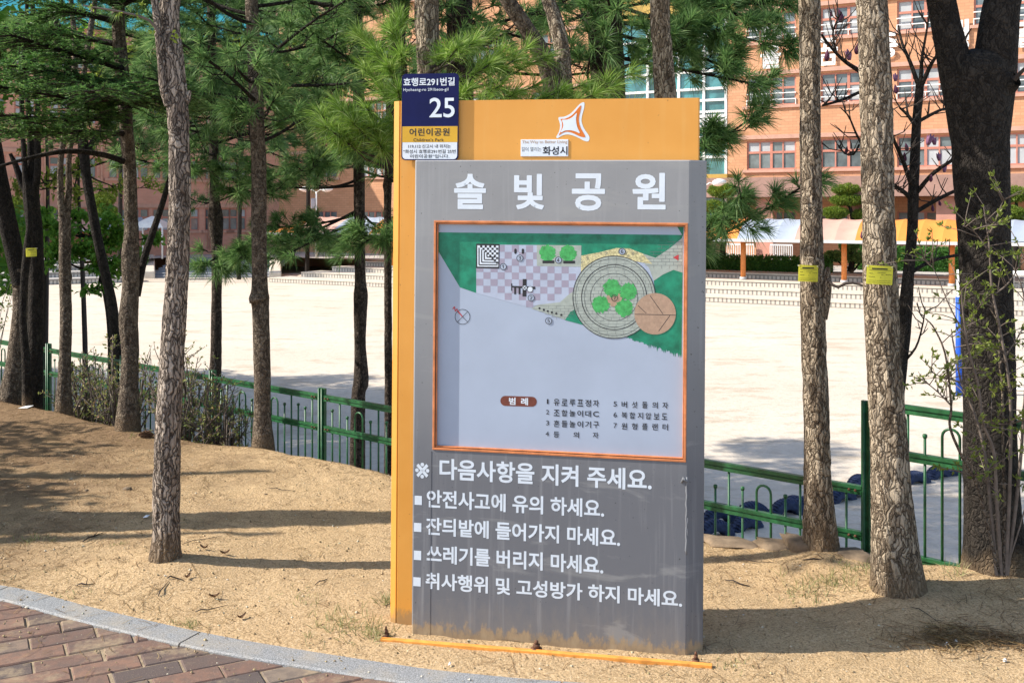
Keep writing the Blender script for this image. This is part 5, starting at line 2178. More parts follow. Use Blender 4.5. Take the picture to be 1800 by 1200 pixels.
# unseen crown of D, shaped narrow and set left to shade its trunk
rgd = np.random.default_rng(31)
cd_ = [blob((cx_, 4.56 + dy, cz_), (.34, .15, .30), 330, rgd, .1) for cx_, dy, cz_ in ((.35, 0, 2.95), (.75, -.03, 3.1), (1.1, .04, 2.95), (1.35, 0, 3.4), (.95, .03, 3.7), (.5, -.02, 3.55), (1.3, .05, 4.1))]
np_mesh('crown', *leaf_geo(np.vstack(cd_), .10, rgd, .3, .6), MAT['leaf_spring'], rD)
mb_ = MB()
for cx_, cz_ in ((.35, 2.95), (.75, 3.1), (1.1, 2.95), (.95, 3.7), (.5, 3.55)):
    mb_.tube([(1.45, 4.35, 3.3), ((cx_ + 1.45) / 2, 4.45, (cz_ + 3.3) / 2 + .1), (cx_, 4.56, cz_)], [.02, .012, .005], 5)
mb_.build('crown_limbs', MAT['twig_dark'], rD)


# --- tags
def make_tag(u0, v0, u1, v1, Y, tilt, label, yaw=.12):
    a, b = P(u0, v1, Y), P(u1, v0, Y)
    w_, h_ = b.x - a.x, b.z - a.z
    c = (a + b) / 2
    r = thing('tree_tag', label, 'tag', c, 'yellow tags on the trees')
    r.rotation_euler = (0, tilt, -yaw)
    m = MB()
    n = 8
    vs, fs = [], []
    for k in (0, 1):
        for i in range(n + 1):
            f = i / n - .5
            dy = (f * f) * .05 * (w_ / .1) * .35 + k * .0015
            for z in (-h_ / 2, h_ / 2):
                vs.append((f * w_, dy, z))
    q = 2 * (n + 1)
    for i in range(n):
        fs.append((2 * i, 2 * i + 2, 2 * i + 3, 2 * i + 1))
        fs.append((q + 2 * i, q + 2 * i + 1, q + 2 * i + 3, q + 2 * i + 2))
        fs.append((2 * i + 1, 2 * i + 3, q + 2 * i + 3, q + 2 * i + 1))
        fs.append((2 * i, q + 2 * i, q + 2 * i + 2, 2 * i + 2))
    fs += [(0, 1, q + 1, q), (2 * n, q + 2 * n, q + 2 * n + 1, 2 * n + 1)]
    m.add(vs, fs)
    m.build('plate', MAT['tag_yellow'], r, world=False)
    m = MB()

    def yy(x):
        f = x / w_
        return f * f * .05 * (w_ / .1) * .35 - .0006
    rr = random.Random(int(u0))

    def strip(f0, f1, g, t):
        k = 6
        for i in range(k):
            x0, x1 = (f0 + (f1 - f0) * i / k) * w_, (f0 + (f1 - f0) * (i + 1) / k) * w_
            m.add([(x0, yy(x0), (g - t) * h_), (x1, yy(x1), (g - t) * h_), (x1, yy(x1), (g + t) * h_), (x0, yy(x0), (g + t) * h_)], [(0, 1, 2, 3)])
    strip(-.32, .28, .33, .04)
    strip(-.42, .42, .25, .008)
    for g, f0, f1 in ((.13, -.10, .20), (.08, -.42, -.28), (.02, .05, .12), (.04, .22, .45), (-.1, -.42, -.2), (-.12, .0, .06), (-.3, -.42, .42), (-.4, -.42, .42)):
        x = f0
        while x < f1:
            l = rr.uniform(.02, .06)
            strip(x, min(x + l, f1), g + rr.uniform(-.008, .008), .014 if g > -.25 else .008)
            x += l + .012
    m.build('print', MAT['tag_ink'], r, world=False)
    m = MB()
    for f in (-.46, .46):
        m.tube([(f * w_, yy(f * w_) - .001, .44 * h_), (f * w_, yy(f * w_) + .03, .44 * h_)], .0025, 6)
    m.build('nail', MAT['steel_worn'], r, world=False)
    return r


make_tag(1404, 466, 1438, 495, 4.81, math.radians(2), 'yellow tag on the thinner tagged trunk nearest the sign', .05)
make_tag(1524, 467, 1570, 500, 4.262, math.radians(3.2), 'larger yellow tag on the thicker trunk near the corner fence post', .0)

# --- E: magnolia behind the fence
YE = 6.6
rE, pE = tree('magnolia', 'bare dark magnolia with purple buds between the tagged trunk and the forked tree',
              [(1560, 880, 30, YE), (1570, 760, 26, YE), (1582, 640, 25, YE), (1590, 560, 24, YE), (1598, 470, 19, YE), (1604, 400, 18, YE), (1606, 330, 18, YE), (1611, 220, 15, YE), (1617, 150, 14, YE)],
              'bark_dark', seed=43, step=.03, amp=.003, cat='tree')
EB = [[(1603, 352, 9), (1590, 338, 8), (1572, 326, 6), (1540, 300, 4)], [(1602, 325, 9), (1588, 285, 8), (1570, 243, 6), (1556, 200, 4)], [(1610, 340, 9), (1640, 305, 7), (1680, 277, 6), (1720, 240, 4)],
      [(1611, 372, 8), (1645, 352, 7), (1683, 334, 6), (1730, 318, 4)], [(1616, 155, 9), (1600, 110, 7), (1586, 77, 5), (1579, 45, 3)], [(1620, 150, 9), (1636, 115, 7), (1648, 96, 5), (1668, 70, 3)],
      [(1618, 150, 8), (1621, 100, 6), (1628, 60, 4), (1634, 20, 3)], [(1609, 222, 7), (1596, 203, 6), (1582, 190, 4)], [(1612, 215, 7), (1650, 195, 5), (1668, 190, 3)],
      [(1600, 480, 8), (1640, 458, 6), (1700, 446, 5), (1760, 440, 4)], [(1516, 128, 9), (1485, 108, 7), (1462, 85, 5), (1445, 62, 4)], [(1516, 160, 6), (1480, 176, 5), (1445, 186, 4)],
      [(1470, 92, 4), (1464, 60, 3.4), (1470, 40, 3), (1479, 22, 2.5)], [(1519, 262, 5), (1505, 235, 4), (1492, 205, 3), (1478, 190, 2)], [(1510, 255, 4), (1500, 272, 3), (1485, 270, 3), (1474, 255, 2)],
      [(1585, 640, 6), (1610, 610, 4), (1622, 570, 3), (1626, 545, 2)], [(1590, 560, 6), (1570, 520, 4), (1560, 470, 3)]]
rE_ = random.Random(9)
tips = []
for bi, b in enumerate(EB):
    ysh = rE_.uniform(-.35, .35)
    rows_ = [(u, v, w_, YE + ysh * i / max(1, len(b) - 1)) for i, (u, v, w_) in enumerate(b)]
    ob = limb(rE, rows_, 'bark_dark', seed=50 + bi, nseg=8, step=.04)
    sub = []
    for k_ in range(8):
        f_ = rE_.uniform(.2, 1) * (len(b) - 1)
        i_ = min(int(f_), len(b) - 2)
        u = b[i_][0] + (b[i_ + 1][0] - b[i_][0]) * (f_ - i_)
        v = b[i_][1] + (b[i_ + 1][1] - b[i_][1]) * (f_ - i_)
        p = P(u, v, YE + ysh * f_ / (len(b) - 1))
        d_ = Vector((rE_.uniform(-1, 1), rE_.uniform(-.6, .6), rE_.uniform(.1, 1))).normalized()
        L_ = rE_.uniform(.06, .2)
        m_ = p + d_ * L_ * .5 + Vector((0, 0, -.01))
        e_ = p + d_ * L_ + Vector((0, 0, .03))
        sub.append(([p, m_, e_], [.0045, .0035, .0022]))
        if k_ % 2 == 0:
            d2 = (d_ + Vector((rE_.uniform(-1, 1), rE_.uniform(-.5, .5), .4))).normalized()
            sub.append(([m_, m_ + d2 * L_ * .5], [.003, .002]))
        tips.append(e_)
    twigset(rE, sub, 'twig_dark', 'twigs')


def bud(root, p, s, pale):
    m = MB()
    pts, rad = [], []
    d = Vector((R.uniform(-.3, .3), R.uniform(-.3, .3), 1)).normalized()
    for k, (f, r_) in enumerate(((0, .25), (.12, .75), (.3, 1.0), (.55, .8), (.8, .45), (1, .08))):
        pts.append(p + d * (f * s))
        rad.append(r_ * s * .24)
    m.tube(pts, rad, 8)
    if pale:
        for k in range(3):
            a = k * 2.1
            o = Vector((math.cos(a), math.sin(a), 0)) * s * .13
            m.tube([p + o * .6, p + o + d * s * .45, p + o * 2.4 + d * s * .9], [s * .07, s * .16, s * .02], 6)
    m.build('flower_bud', MAT['bud_pale' if pale else 'bud'], root)


for (u, v, s_, pl_) in ((1480, 40, .11, 0), (1461, 30, .05, 0), (1453, 108, .09, 0), (1493, 106, .09, 1), (1505, 96, .11, 0), (1574, 143, .07, 1), (1576, 165, .08, 0), (1631, 255, .09, 1), (1643, 255, .07, 1),
                        (1595, 266, .07, 0), (1651, 283, .07, 1), (1669, 198, .085, 0), (1590, 285, .08, 0), (1660, 303, .06, 1), (1487, 270, .06, 0), (1640, 372, .06, 0), (1653, 362, .05, 0), (1516, 420, .06, 0), (1636, 320, .06, 0)):
    bud(rE, P(u, v, YE + R.uniform(-.2, .2)), s_ * .8, pl_)

# --- F: leafy shrub in front of the forked tree
YF = 4.12
fx = P(1758, 1004, YF)
rF = thing('shrub', 'pale stemmed young leafy shrub growing in front of the big forked tree', 'shrub', (fx.x, fx.y, G(fx.x, fx.y)))
stems = [[(1752, 1010), (1738, 860), (1728, 780), (1710, 720), (1690, 672), (1676, 605), (1672, 578)], [(1756, 1010), (1720, 860), (1690, 800), (1670, 750), (1672, 712), (1662, 625), (1642, 577), (1627, 560)],
         [(1760, 1010), (1752, 880), (1747, 795), (1727, 740), (1720, 680), (1708, 635), (1698, 590), (1692, 540), (1690, 510)], [(1764, 1010), (1766, 880), (1763, 775), (1762, 687), (1757, 637), (1755, 572), (1740, 542)],
         [(1768, 1010), (1775, 850), (1776, 700), (1762, 600), (1744, 510), (1740, 446), (1737, 417), (1729, 362)], [(1740, 410), (1750, 388), (1758, 365), (1768, 346)], [(1770, 1010), (1790, 850), (1800, 720), (1806, 600), (1800, 520), (1782, 470)],
         [(1766, 1010), (1800, 900), (1830, 760), (1840, 640)], [(1744, 520), (1770, 500), (1790, 470), (1800, 440)], [(1738, 440), (1715, 410), (1690, 395)], [(1757, 640), (1785, 600), (1800, 575)],
         [(1672, 712), (1650, 690), (1625, 668), (1612, 650)], [(1690, 672), (1650, 660), (1632, 650)], [(1727, 740), (1760, 745), (1790, 742)], [(1700, 595), (1670, 540), (1640, 470), (1620, 455)], [(1698, 590), (1720, 540), (1745, 520)]]
rf_ = random.Random(6)
lpos, ldir = [], []
for si, st in enumerate(stems):
    main = si < 8 and len(st) > 4
    yo = rf_.uniform(-.14, .1)
    if not main:
        yo = 0.0
    pts_ = [P(u, v, YF + yo * i / max(1, len(st) - 1)) for i, (u, v) in enumerate(st)]
    cp, _ = catmull([(p.x, p.y, p.z, 0) for p in pts_], 26)
    if main:
        V, Q = trunk_geo([(p.x, p.y, p.z, (.0075 if main else .004) * (1 - .72 * i / (len(pts_) - 1))) for i, p in enumerate(pts_)], .015, 10, .0008, 6, 20, 60 + si)
        np_mesh('stem', V, Q, MAT['bark_mid' if si % 2 else 'twig'], rF, smooth=True)
        stem_obj = rF
    sub = [] if main else [([Vector(c[:3]) for c in cp[::3]], [.0038 * (1 - .7 * i / 8) for i in range(len(cp[::3]))])]
    for k_ in range(15 if main else 12):
        i_ = rf_.randint(7 if main else 3, 25)
        p = Vector(cp[i_][:3])
        if p.z < .5:
            continue
        d_ = Vector((rf_.uniform(-1, 1), rf_.uniform(-.8, .5), rf_.uniform(-.1, .9))).normalized()
        L_ = rf_.uniform(.04, .17)
        e_ = p + d_ * L_
        sub.append(([p, p + d_ * L_ * .5 + Vector((0, 0, .006)), e_], [.0022, .0017, .0012]))
        for q_ in range(3):
            pp_ = e_ if q_ == 0 else p + d_ * L_ * rf_.uniform(.4, .95)
            for z_ in range(5 if q_ == 0 else 2):
                lpos.append(pp_)
                ldir.append(d_ * .8 + Vector((0, 0, .5)))
    twigset(rF, sub, 'twig', 'twigs')
np_mesh('leaves', *leaf_geo(np.array([tuple(p) for p in lpos]), .023, np.random.default_rng(3), .2, .42, dirs=np.array([tuple(p) for p in ldir])), MAT['leaf_olive'], rF)

# --- G1 group at the far left
rG1, _ = tree('tree', 'stout leaning trunk at the left edge splitting into a limb out of the picture',
              [(22, 692, 44, 9.1), (28, 640, 34, 9.1), (36, 560, 28, 9.1), (38, 510, 30, 9.1), (34, 470, 30, 9.08)], 'bark_mid', step=.02, amp=.004, seed=71)
limb(rG1, [(36, 500, 28, 9.08), (24, 440, 30, 9.06), (8, 370, 32, 9.03), (-6, 300, 32, 9), (-22, 200, 28, 9), (-50, 60, 22, 9)], 'bark_dark', seed=72, amp=.003, nseg=20)
rG1b, _ = tree('tree', 'dark multi stemmed trunk beside the leaning left trunk with a small yellow tag',
               [(58, 690, 34, 8.9), (62, 600, 27, 8.9), (64, 500, 26, 8.9), (62, 420, 26, 8.9), (56, 360, 27, 8.9), (54, 320, 28, 8.9)], 'bark_dark', step=.02, amp=.003, seed=73)
for k_, rws in enumerate(([(48, 340, 13, 8.85), (44, 300, 10, 8.85), (40, 230, 8, 8.83), (38, 150, 8, 8.8), (44, 60, 7, 8.8), (50, -30, 6, 8.8)], [(60, 340, 14, 8.88), (66, 300, 12, 8.86), (66, 230, 10, 8.85), (66, 160, 8, 8.83), (60, 60, 8, 8.8), (56, -40, 6, 8.8)],
                          [(55, 330, 14, 8.9), (54, 250, 12, 8.9), (50, 200, 9, 8.9), (46, 130, 8, 8.9)], [(50, 345, 12, 8.9), (38, 320, 12, 8.88), (28, 292, 10, 8.86), (18, 270, 6, 8.84)])):
    limb(rG1b, rws, 'bark_dark', seed=80 + k_, nseg=12)
rG1c, _ = tree('tree', 'thin dark crooked stem twisting up in front of the left trunks',
               [(48, 694, 17, 8.6), (46, 640, 15, 8.6), (40, 560, 12, 8.6), (42, 500, 13, 8.6), (48, 440, 14, 8.6), (52, 400, 11, 8.6), (50, 360, 8, 8.6), (46, 320, 6, 8.6)], 'bark_dark', step=.02, amp=.002, seed=74, nseg=16)
make_tag(45, 436, 64, 451, 8.5, math.radians(-2), 'small yellow tag on the dark stems at the left edge', .0)

rG2, _ = tree('tree', 'slim grey trunk second from the left edge forking into thin stems',
              [(112, 720, 30, 8.3), (113, 660, 22, 8.3), (116, 560, 20, 8.3), (114, 470, 20, 8.3), (114, 400, 20, 8.3), (113, 368, 20, 8.3)], 'bark_mid', step=.02, amp=.003, seed=75, knots=3)
for k_, rws in enumerate(([(110, 378, 14, 8.28), (106, 330, 11, 8.27), (108, 270, 10, 8.26), (122, 190, 10, 8.25), (132, 100, 10, 8.2), (125, 0, 8, 8.2)], [(118, 375, 13, 8.32), (121, 330, 11, 8.32), (122, 270, 9, 8.33), (138, 190, 9, 8.35), (158, 60, 10, 8.4), (172, -30, 8, 8.4)])):
    limb(rG2, rws, 'bark_mid', seed=90 + k_, nseg=14)
rG3, _ = tree('tree', 'dark trunk leaning left behind the fence between two straight trunks',
              [(208, 640, 22, 10.5), (203, 590, 18, 10.5), (196, 530, 17, 10.5), (178, 450, 17, 10.5), (164, 380, 16, 10.5), (152, 310, 16, 10.5), (146, 250, 18, 10.5), (140, 200, 14, 10.5), (118, 100, 12, 10.4), (90, 10, 10, 10.3)], 'bark_dark', step=.03, amp=.003, seed=76)
limb(rG3, [(150, 275, 10, 10.5), (165, 245, 9, 10.5), (190, 215, 8, 10.5), (215, 190, 6, 10.5)], 'bark_dark', seed=77, nseg=10)
rG4, _ = tree('fir_tree', 'mottled straight trunk with dark layered fir branches left of the grey trunk',
              [(224, 756, 42, 7.55), (226, 700, 34, 7.55), (229, 620, 29, 7.55), (226, 565, 32, 7.55), (230, 500, 28, 7.55), (229, 455, 31, 7.55), (231, 400, 24, 7.55), (228, 300, 22, 7.55), (222, 220, 23, 7.55), (214, 120, 23, 7.55), (208, 20, 22, 7.55)],
              'bark_mid', step=.015, nseg=36, amp=.004, seed=78, knots=3, up=[(-2.78, 7.55, 3.6, .04), (-2.8, 7.55, 5.5, .03), (-2.85, 7.5, 7.5, .01)])
limb(rG4, [(240, 520, 14, 7.6), (252, 460, 13, 7.65), (268, 410, 12, 7.7), (288, 350, 10, 7.75), (302, 300, 8, 7.8)], 'bark_dark', seed=79, nseg=12)
limb(rG4, [(218, 284, 11, 7.5), (180, 272, 10, 7.4), (120, 266, 9, 7.25), (60, 276, 7, 7.1), (0, 292, 5, 7.0)], 'bark_dark', seed=100, nseg=10)

# fir sprays: flat twigs lined with short needles
def fir_spray(starts, rng, tw, L, nl=.028, per=46):
    """starts: list of (pos, dir, length)"""
    pos, dirs, polys = [], [], []
    for p, d, ln in starts:
        p, d = np.array(p, float), unit(np.array(d, float))
        side = unit(np.cross(d, [0, 0, 1]))
        n = int(per * ln / .2)
        polys.append(([Vector(p), Vector(p + d * ln * .5 + np.array([0, 0, -.008])), Vector(p + d * ln + np.array([0, 0, -.03 * ln / .2]))], [.004, .003, .0015]))
        f = rng.uniform(0, 1, n)
        pp = p + d * (f * ln)[:, None] + np.array([0, 0, -1.0]) * (.03 * ln / .2 * f * f)[:, None]
        sg = rng.choice([-1, 1], n)[:, None]
        dd = side * sg * rng.uniform(.5, 1, n)[:, None] + d * .7 + np.array([0, 0, 1.0]) * rng.uniform(-.15, .45, n)[:, None]
        pos.append(pp)
        dirs.append(unit(dd))
    return np.vstack(pos), np.vstack(dirs), polys


def strip_needles(pos, d, L, wd, rng):
    N = len(pos)
    Ls = (L * rng.uniform(.7, 1.15, N))[:, None]
    wv = unit(np.cross(d, rng.normal(size=(N, 3)) * .6 + np.array([0, 0, 1.0]))) * wd / 2
    V = np.stack([pos - wv, pos + wv, pos + d * Ls * .7 + wv * .8, pos + d * Ls, pos + d * Ls * .7 - wv * .8], 1).reshape(-1, 3)
    k = (np.arange(N) * 5)[:, None]
    return V, np.concatenate([k + np.array([[0, 1, 2]]), k + np.array([[0, 2, 4]]), k + np.array([[4, 2, 3]])], 0)


rgf = np.random.default_rng(77)
fir_br = [((214, 120, 7.5), (120, 92, 7.0), (20, 62, 6.5)), ((218, 150, 7.5), (110, 130, 6.8), (-20, 110, 6.2)), ((222, 215, 7.5), (130, 175, 6.9), (-20, 150, 6.3)), ((222, 205, 7.5), (110, 210, 6.8), (-30, 200, 6.3)),
          ((224, 190, 7.5), (262, 165, 7.0), (292, 150, 6.6)), ((224, 190, 7.5), (200, 170, 6.8), (160, 160, 6.2)), ((222, 235, 7.55), (120, 232, 7.0), (-10, 232, 6.5)), ((210, 10, 7.5), (110, -20, 7), (-10, -10, 6.5)), ((212, 40, 7.55), (110, 20, 7.3), (20, 50, 7)),
          ((216, 80, 7.55), (90, 60, 7.6), (-20, 90, 7.7)), ((218, 140, 7.6), (120, 155, 7.8), (20, 130, 8)), ((212, 10, 7.5), (250, -10, 7.2), (290, -30, 7.0)), ((210, -40, 7.5), (120, -60, 7), (20, -90, 6.6))]
st_all = []
for bi, (s0, m0, e0_) in enumerate(fir_br):
    pts_ = [P(*s0), P(*m0), P(*e0_)]
    pth_ = [(p.x, p.y, p.z, r_) for p, r_ in zip(pts_, (.024, .016, .007))]
    limb(rG4, pth_, 'bark_dark', seed=110 + bi, world=True, nseg=8, step=.05)
    cp, _ = catmull(pth_, 60)
    for k_ in range(74):
        i_ = rgf.integers(8, 60)
        p = cp[i_][:3]
        d = unit(cp[min(i_ + 1, 59)][:3] - cp[i_ - 1][:3])
        side = unit(np.cross(d, [0, 0, 1])) * rgf.choice([-1, 1])
        dd = d * rgf.uniform(.4, 1) + side * rgf.uniform(.3, 1) + np.array([0, 0, rgf.uniform(-.22, .25)])
        ln = rgf.uniform(.14, .36) * (1.25 - .6 * i_ / 60)
        st_all.append((p, dd, ln))
        for q_ in range(3):
            f_ = rgf.uniform(.3, .9)
            d3 = unit(unit(dd) + side * rgf.uniform(-.9, .9) + np.array([0, 0, rgf.uniform(-.15, .2)]))
            st_all.append((p + unit(dd) * ln * f_, d3, ln * .5))
fp_, fd_, fpl = fir_spray(st_all, rgf, 0, 0, per=40)
np_mesh('needles', *strip_needles(fp_, fd_, .026, .0052, rgf), MAT['needle_fir'], rG4)
twigset(rG4, fpl[::2], 'twig_dark', 'twigs')
# upper crown above the picture, for its shade
tl_up, mbu = [], MB()
for k_ in range(8):
    a_ = k_ * 2.4
    z_ = 3.6 + .45 * k_
    L_ = 1.7 - .16 * k_
    pine_branch(mbu, tl_up, (-2.8, 7.55, z_), (-2.8 + L_ * math.cos(a_), 7.55 + L_ * math.sin(a_), z_ + .1), rgf, .02, 9, .5)
mbu.build('upper_limbs', MAT['bark_dark'], rG4)
np_mesh('upper_crown', *tuft_geo([t[0] for t in tl_up], [t[1] for t in tl_up], 26, .15, .008, rgf), MAT['needle_fir'], rG4)


# --- pines H, I, J beyond and along the fence
def pine(label, rows, Y, up, branches, seed, n=44, L=.12, wd=.0042, bark='bark_pine', mat='needle_dark', explicit=(), high=7, tw=9, amp=.003, group='tall pines along the fence', knots=3):
    rg = np.random.default_rng(seed)
    r, pth = tree('pine_tree', label, [(u, v, w_, Y) for u, v, w_ in rows], bark, group, step=.02, nseg=26, amp=amp, seed=seed, knots=knots, up=up)
    pp = np.array([p[:3] for p in pth])
    tl, mb_ = [], MB()

    def on_trunk(z):
        return np.array([np.interp(z, pp[:, 2], pp[:, k]) for k in (0, 1)] + [z])
    for (z0, z1, cnt, l0, l1) in branches:
        for k in range(cnt):
            z = z0 + (z1 - z0) * (k + rg.random()) / cnt
            a = rg.uniform(0, 2 * np.pi)
            ln = rg.uniform(l0, l1)
            s_ = on_trunk(z)
            e_ = s_ + np.array([math.cos(a) * ln, math.sin(a) * ln, rg.uniform(-.15, .45)])
            pine_branch(mb_, tl, s_, e_, rg, .012, tw, .34, sag=rg.uniform(.02, .12))
    for (s_, e_) in explicit:
        pine_branch(mb_, tl, P(*s_), P(*e_), rg, .014, tw + 3, .32, sag=.03, per=3)
    mb_.build('limbs', MAT['bark_dark'], r)
    np_mesh('needles', *tuft_geo([t[0] for t in tl], [t[1] for t in tl], n, L * 1.1, wd, rg), MAT[mat], r)
    if high:
        tl2, mb2 = [], MB()
        top = pp[-1][2]
        for k in range(high):
            z = 4.0 + (top - 4.2) * k / high
            a = k * 2.4
            ln = 1.9 * (1 - .75 * k / high)
            s_ = on_trunk(z)
            pine_branch(mb2, tl2, s_, s_ + np.array([math.cos(a) * ln, math.sin(a) * ln, .25]), rg, .014, 8, .5)
        mb2.build('upper_limbs', MAT['bark_dark'], r)
        np_mesh('upper_crown', *tuft_geo([t[0] for t in tl2], [t[1] for t in tl2], 14, .17, .010, rg), MAT[mat], r)
    return r


pine('slender dark pine trunk beyond the fence right of the grey trunk', [(376, 820, 30), (372, 720, 28), (378, 660, 22), (380, 600, 19), (381, 450, 18), (379, 385, 26), (377, 340, 17), (375, 200, 16), (372, 60, 15), (371, 0, 15)], 10.0,
     [(-2.9, 10, 4.6, .04), (-2.9, 10, 7.5, .012)], [(2.35, 3.95, 28, .8, 1.7), (1.75, 2.4, 9, .6, 1.3)], 201, explicit=[((380, 430, 10), (366, 462, 9.6)), ((380, 440, 10), (440, 452, 9.4)), ((378, 300, 10), (440, 345, 9.7)), ((378, 290, 10), (330, 300, 9.5))])
pine('straight pine trunk with lit left side at the fence between the shrub and the sign', [(462, 787, 38), (461, 730, 30), (461, 650, 29), (458, 540, 29), (456, 526, 36), (457, 500, 28), (455, 400, 26), (455, 300, 26), (450, 170, 25), (445, 60, 22), (442, 0, 22)], 7.05,
     [(-1.76, 7.05, 3.6, .036), (-1.8, 7.05, 6.5, .012)], [(2.3, 3.4, 14, .6, 1.3), (1.95, 2.35, 7, .5, 1.1)], 202, bark='bark_mid', amp=.004, L=.115, high=10)
pine('dark pine trunk beyond the fence just left of the sign', [(628, 830, 28), (630, 700, 24), (635, 668, 27), (633, 600, 20), (634, 522, 25), (633, 480, 19), (631, 300, 20), (630, 150, 20), (628, 40, 19), (627, 0, 19)], 10.0,
     [(-1.5, 10, 4.6, .045), (-1.5, 10, 7.8, .012)], [(2.05, 3.9, 36, .8, 1.9), (1.8, 2.2, 6, .8, 1.6)], 203,
     explicit=[((624, 372, 10), (440, 430, 9.3)), ((624, 378, 10), (470, 400, 9.6)), ((626, 390, 10), (500, 450, 9.2)), ((632, 370, 10), (680, 410, 9.8)), ((628, 395, 10), (560, 430, 10.4)), ((628, 150, 10), (500, 120, 9.4)), ((628, 200, 10), (520, 215, 9.2)), ((628, 240, 10), (545, 300, 9.4))])
pine('thin dark pine stem hugging the left edge of the sign', [(683, 840, 16), (683, 700, 14), (682, 500, 13), (681, 380, 13), (683, 300, 14), (686, 240, 16), (690, 150, 22), (698, 60, 30), (704, 0, 34)], 8.2,
     [(-.85, 8.2, 4, .06), (-.8, 8.2, 7, .02)], [(1.75, 3.4, 12, .5, 1.1)], 204, explicit=[((683, 400, 8.2), (660, 420, 8)), ((686, 260, 8.2), (630, 262, 7.8)), ((684, 300, 8.2), (640, 270, 8.0))], high=8)

# --- trunks rising behind the sign
rM, _ = tree('tree', 'pale flaky trunk rising behind the blue address plate', [(760, 860, 52, 5.6), (758, 600, 46, 5.6), (757, 400, 44, 5.6), (756, 200, 42, 5.6), (754, 130, 41, 5.6), (752, 60, 41, 5.6), (750, 0, 41, 5.6)], 'bark_flake', step=.008, nseg=60, amp=.007, seed=211, vf=10,
              up=[(-.45, 5.6, 4, .05), (-.4, 5.6, 6.5, .015)])
pine('very dark thick pine trunk right of the pale trunk above the sign', [(812, 900, 60), (810, 500, 52), (809, 200, 48), (808, 60, 46), (807, 0, 46)], 8.0,
     [(-.4, 8, 4.4, .08), (-.4, 8, 7.5, .02)], [(2.5, 3.9, 14, .8, 1.7)], 212, L=.12)
rO, _ = tree('tree', 'pale mottled tree forking in a narrow vee behind the top of the sign', [(992, 860, 66, 6.2), (990, 500, 60, 6.2), (987, 260, 56, 6.2), (984, 190, 54, 6.2)], 'bark_flake', step=.012, nseg=48, amp=.005, seed=213)
limb(rO, [(978, 215, 34, 6.2), (970, 150, 32, 6.18), (955, 100, 32, 6.15), (925, 50, 28, 6.1), (892, 0, 27, 6.05), (850, -80, 20, 6)], 'bark_mid', seed=214, nseg=28, amp=.004, step=.015)
limb(rO, [(996, 215, 30, 6.2), (994, 150, 25, 6.2), (988, 90, 26, 6.22), (974, 30, 26, 6.25), (960, -10, 24, 6.28), (940, -90, 18, 6.3)], 'bark_flake', seed=215, nseg=28, amp=.004, step=.015)
pine('dark pine trunk right of the forked pale tree, left one of a pair', [(1062, 900, 44), (1060, 500, 38), (1056, 200, 33), (1052, 100, 32), (1046, 0, 31)], 7.6,
     [(.58, 7.6, 4.2, .06), (.55, 7.6, 7.2, .02)], [(2.3, 3.8, 13, .7, 1.5)], 216)
pine('dark pine trunk right of the forked pale tree, right one of a pair', [(1088, 900, 46), (1086, 500, 40), (1083, 200, 35), (1080, 100, 34), (1077, 0, 33)], 7.4,
     [(.72, 7.4, 4.2, .06), (.7, 7.4, 7.2, .02)], [(2.5, 3.8, 5, .6, 1.2)], 217,
     explicit=[((1082, 40, 7.4), (1395, 85, 6.6)), ((1080, -40, 7.4), (1350, 40, 6.7)), ((1082, 60, 7.4), (1290, 120, 6.8)), ((1080, -60, 7.4), (1300, -10, 6.9)), ((1083, 100, 7.4), (1340, 150, 6.5)), ((1084, 330, 7.4), (1325, 205, 6.6)), ((1085, 300, 7.4), (1260, 230, 6.7)),
               ((1086, 490, 7.4), (1425, 318, 6.5)), ((1086, 470, 7.4), (1310, 345, 6.6)), ((1086, 450, 7.4), (1280, 380, 6.6)), ((1083, 10, 7.4), (1250, 60, 6.9)), ((1083, -20, 7.4), (1390, 10, 6.8)), ((1084, 120, 7.4), (1180, 60, 6.6))], n=52, L=.125)
rS, _ = tree('tree', 'pale flaky trunk leaning slightly right above the right end of the sign', [(1186, 900, 50, 5.7), (1180, 500, 44, 5.7), (1174, 250, 40, 5.7), (1170, 170, 38, 5.7), (1164, 80, 34, 5.7), (1160, 0, 33, 5.7)], 'bark_flake', step=.01, nseg=56, amp=.006, seed=218, vf=10,
              up=[(.8, 5.7, 4.2, .04), (.8, 5.7, 6.5, .015)])

# --- bright young pine just behind the sign
YN = 5.35
rN, _ = tree('pine_tree', 'bright young pine with long fresh needles behind the top edge of the sign', [(722, 900, 22, YN), (720, 500, 18, YN), (716, 250, 16, YN), (712, 160, 13, YN), (708, 80, 8, YN)], 'bark_pine', step=.03, nseg=16, seed=220)
tufts_px = [(660, 90, 5.3), (632, 62, 5.4), (688, 52, 5.3), (600, 195, 5.1), (572, 222, 5.0), (645, 190, 5.1), (682, 115, 5.2), (692, 215, 5.15), (806, 82, 5.2), (832, 75, 5.3), (862, 112, 5.2), (880, 92, 5.3), (906, 105, 5.3), (928, 84, 5.4), (822, 158, 5.1), (880, 150, 5.2), (905, 165, 5.2),
            (850, 182, 5.1), (960, 100, 5.5), (1022, 150, 5.4), (1080, 152, 5.4), (590, 180, 5.2), (655, 222, 5.1), (620, 215, 5.05), (672, 160, 5.3), (705, 95, 5.2), (1048, 165, 5.3), (940, 150, 5.4), (780, 90, 5.4), (790, 150, 5.3), (1110, 130, 5.5), (700, 30, 5.4), (640, 120, 5.4), (860, 60, 5.6), (600, 240, 5.1),
            (925, 190, 5.2), (985, 160, 5.35), (815, 200, 5.15), (665, 250, 5.1), (700, 160, 5.1), (560, 200, 5.15), (870, 200, 5.1), (960, 190, 5.3), (1010, 190, 5.4), (1060, 190, 5.35), (1120, 190, 5.5)]
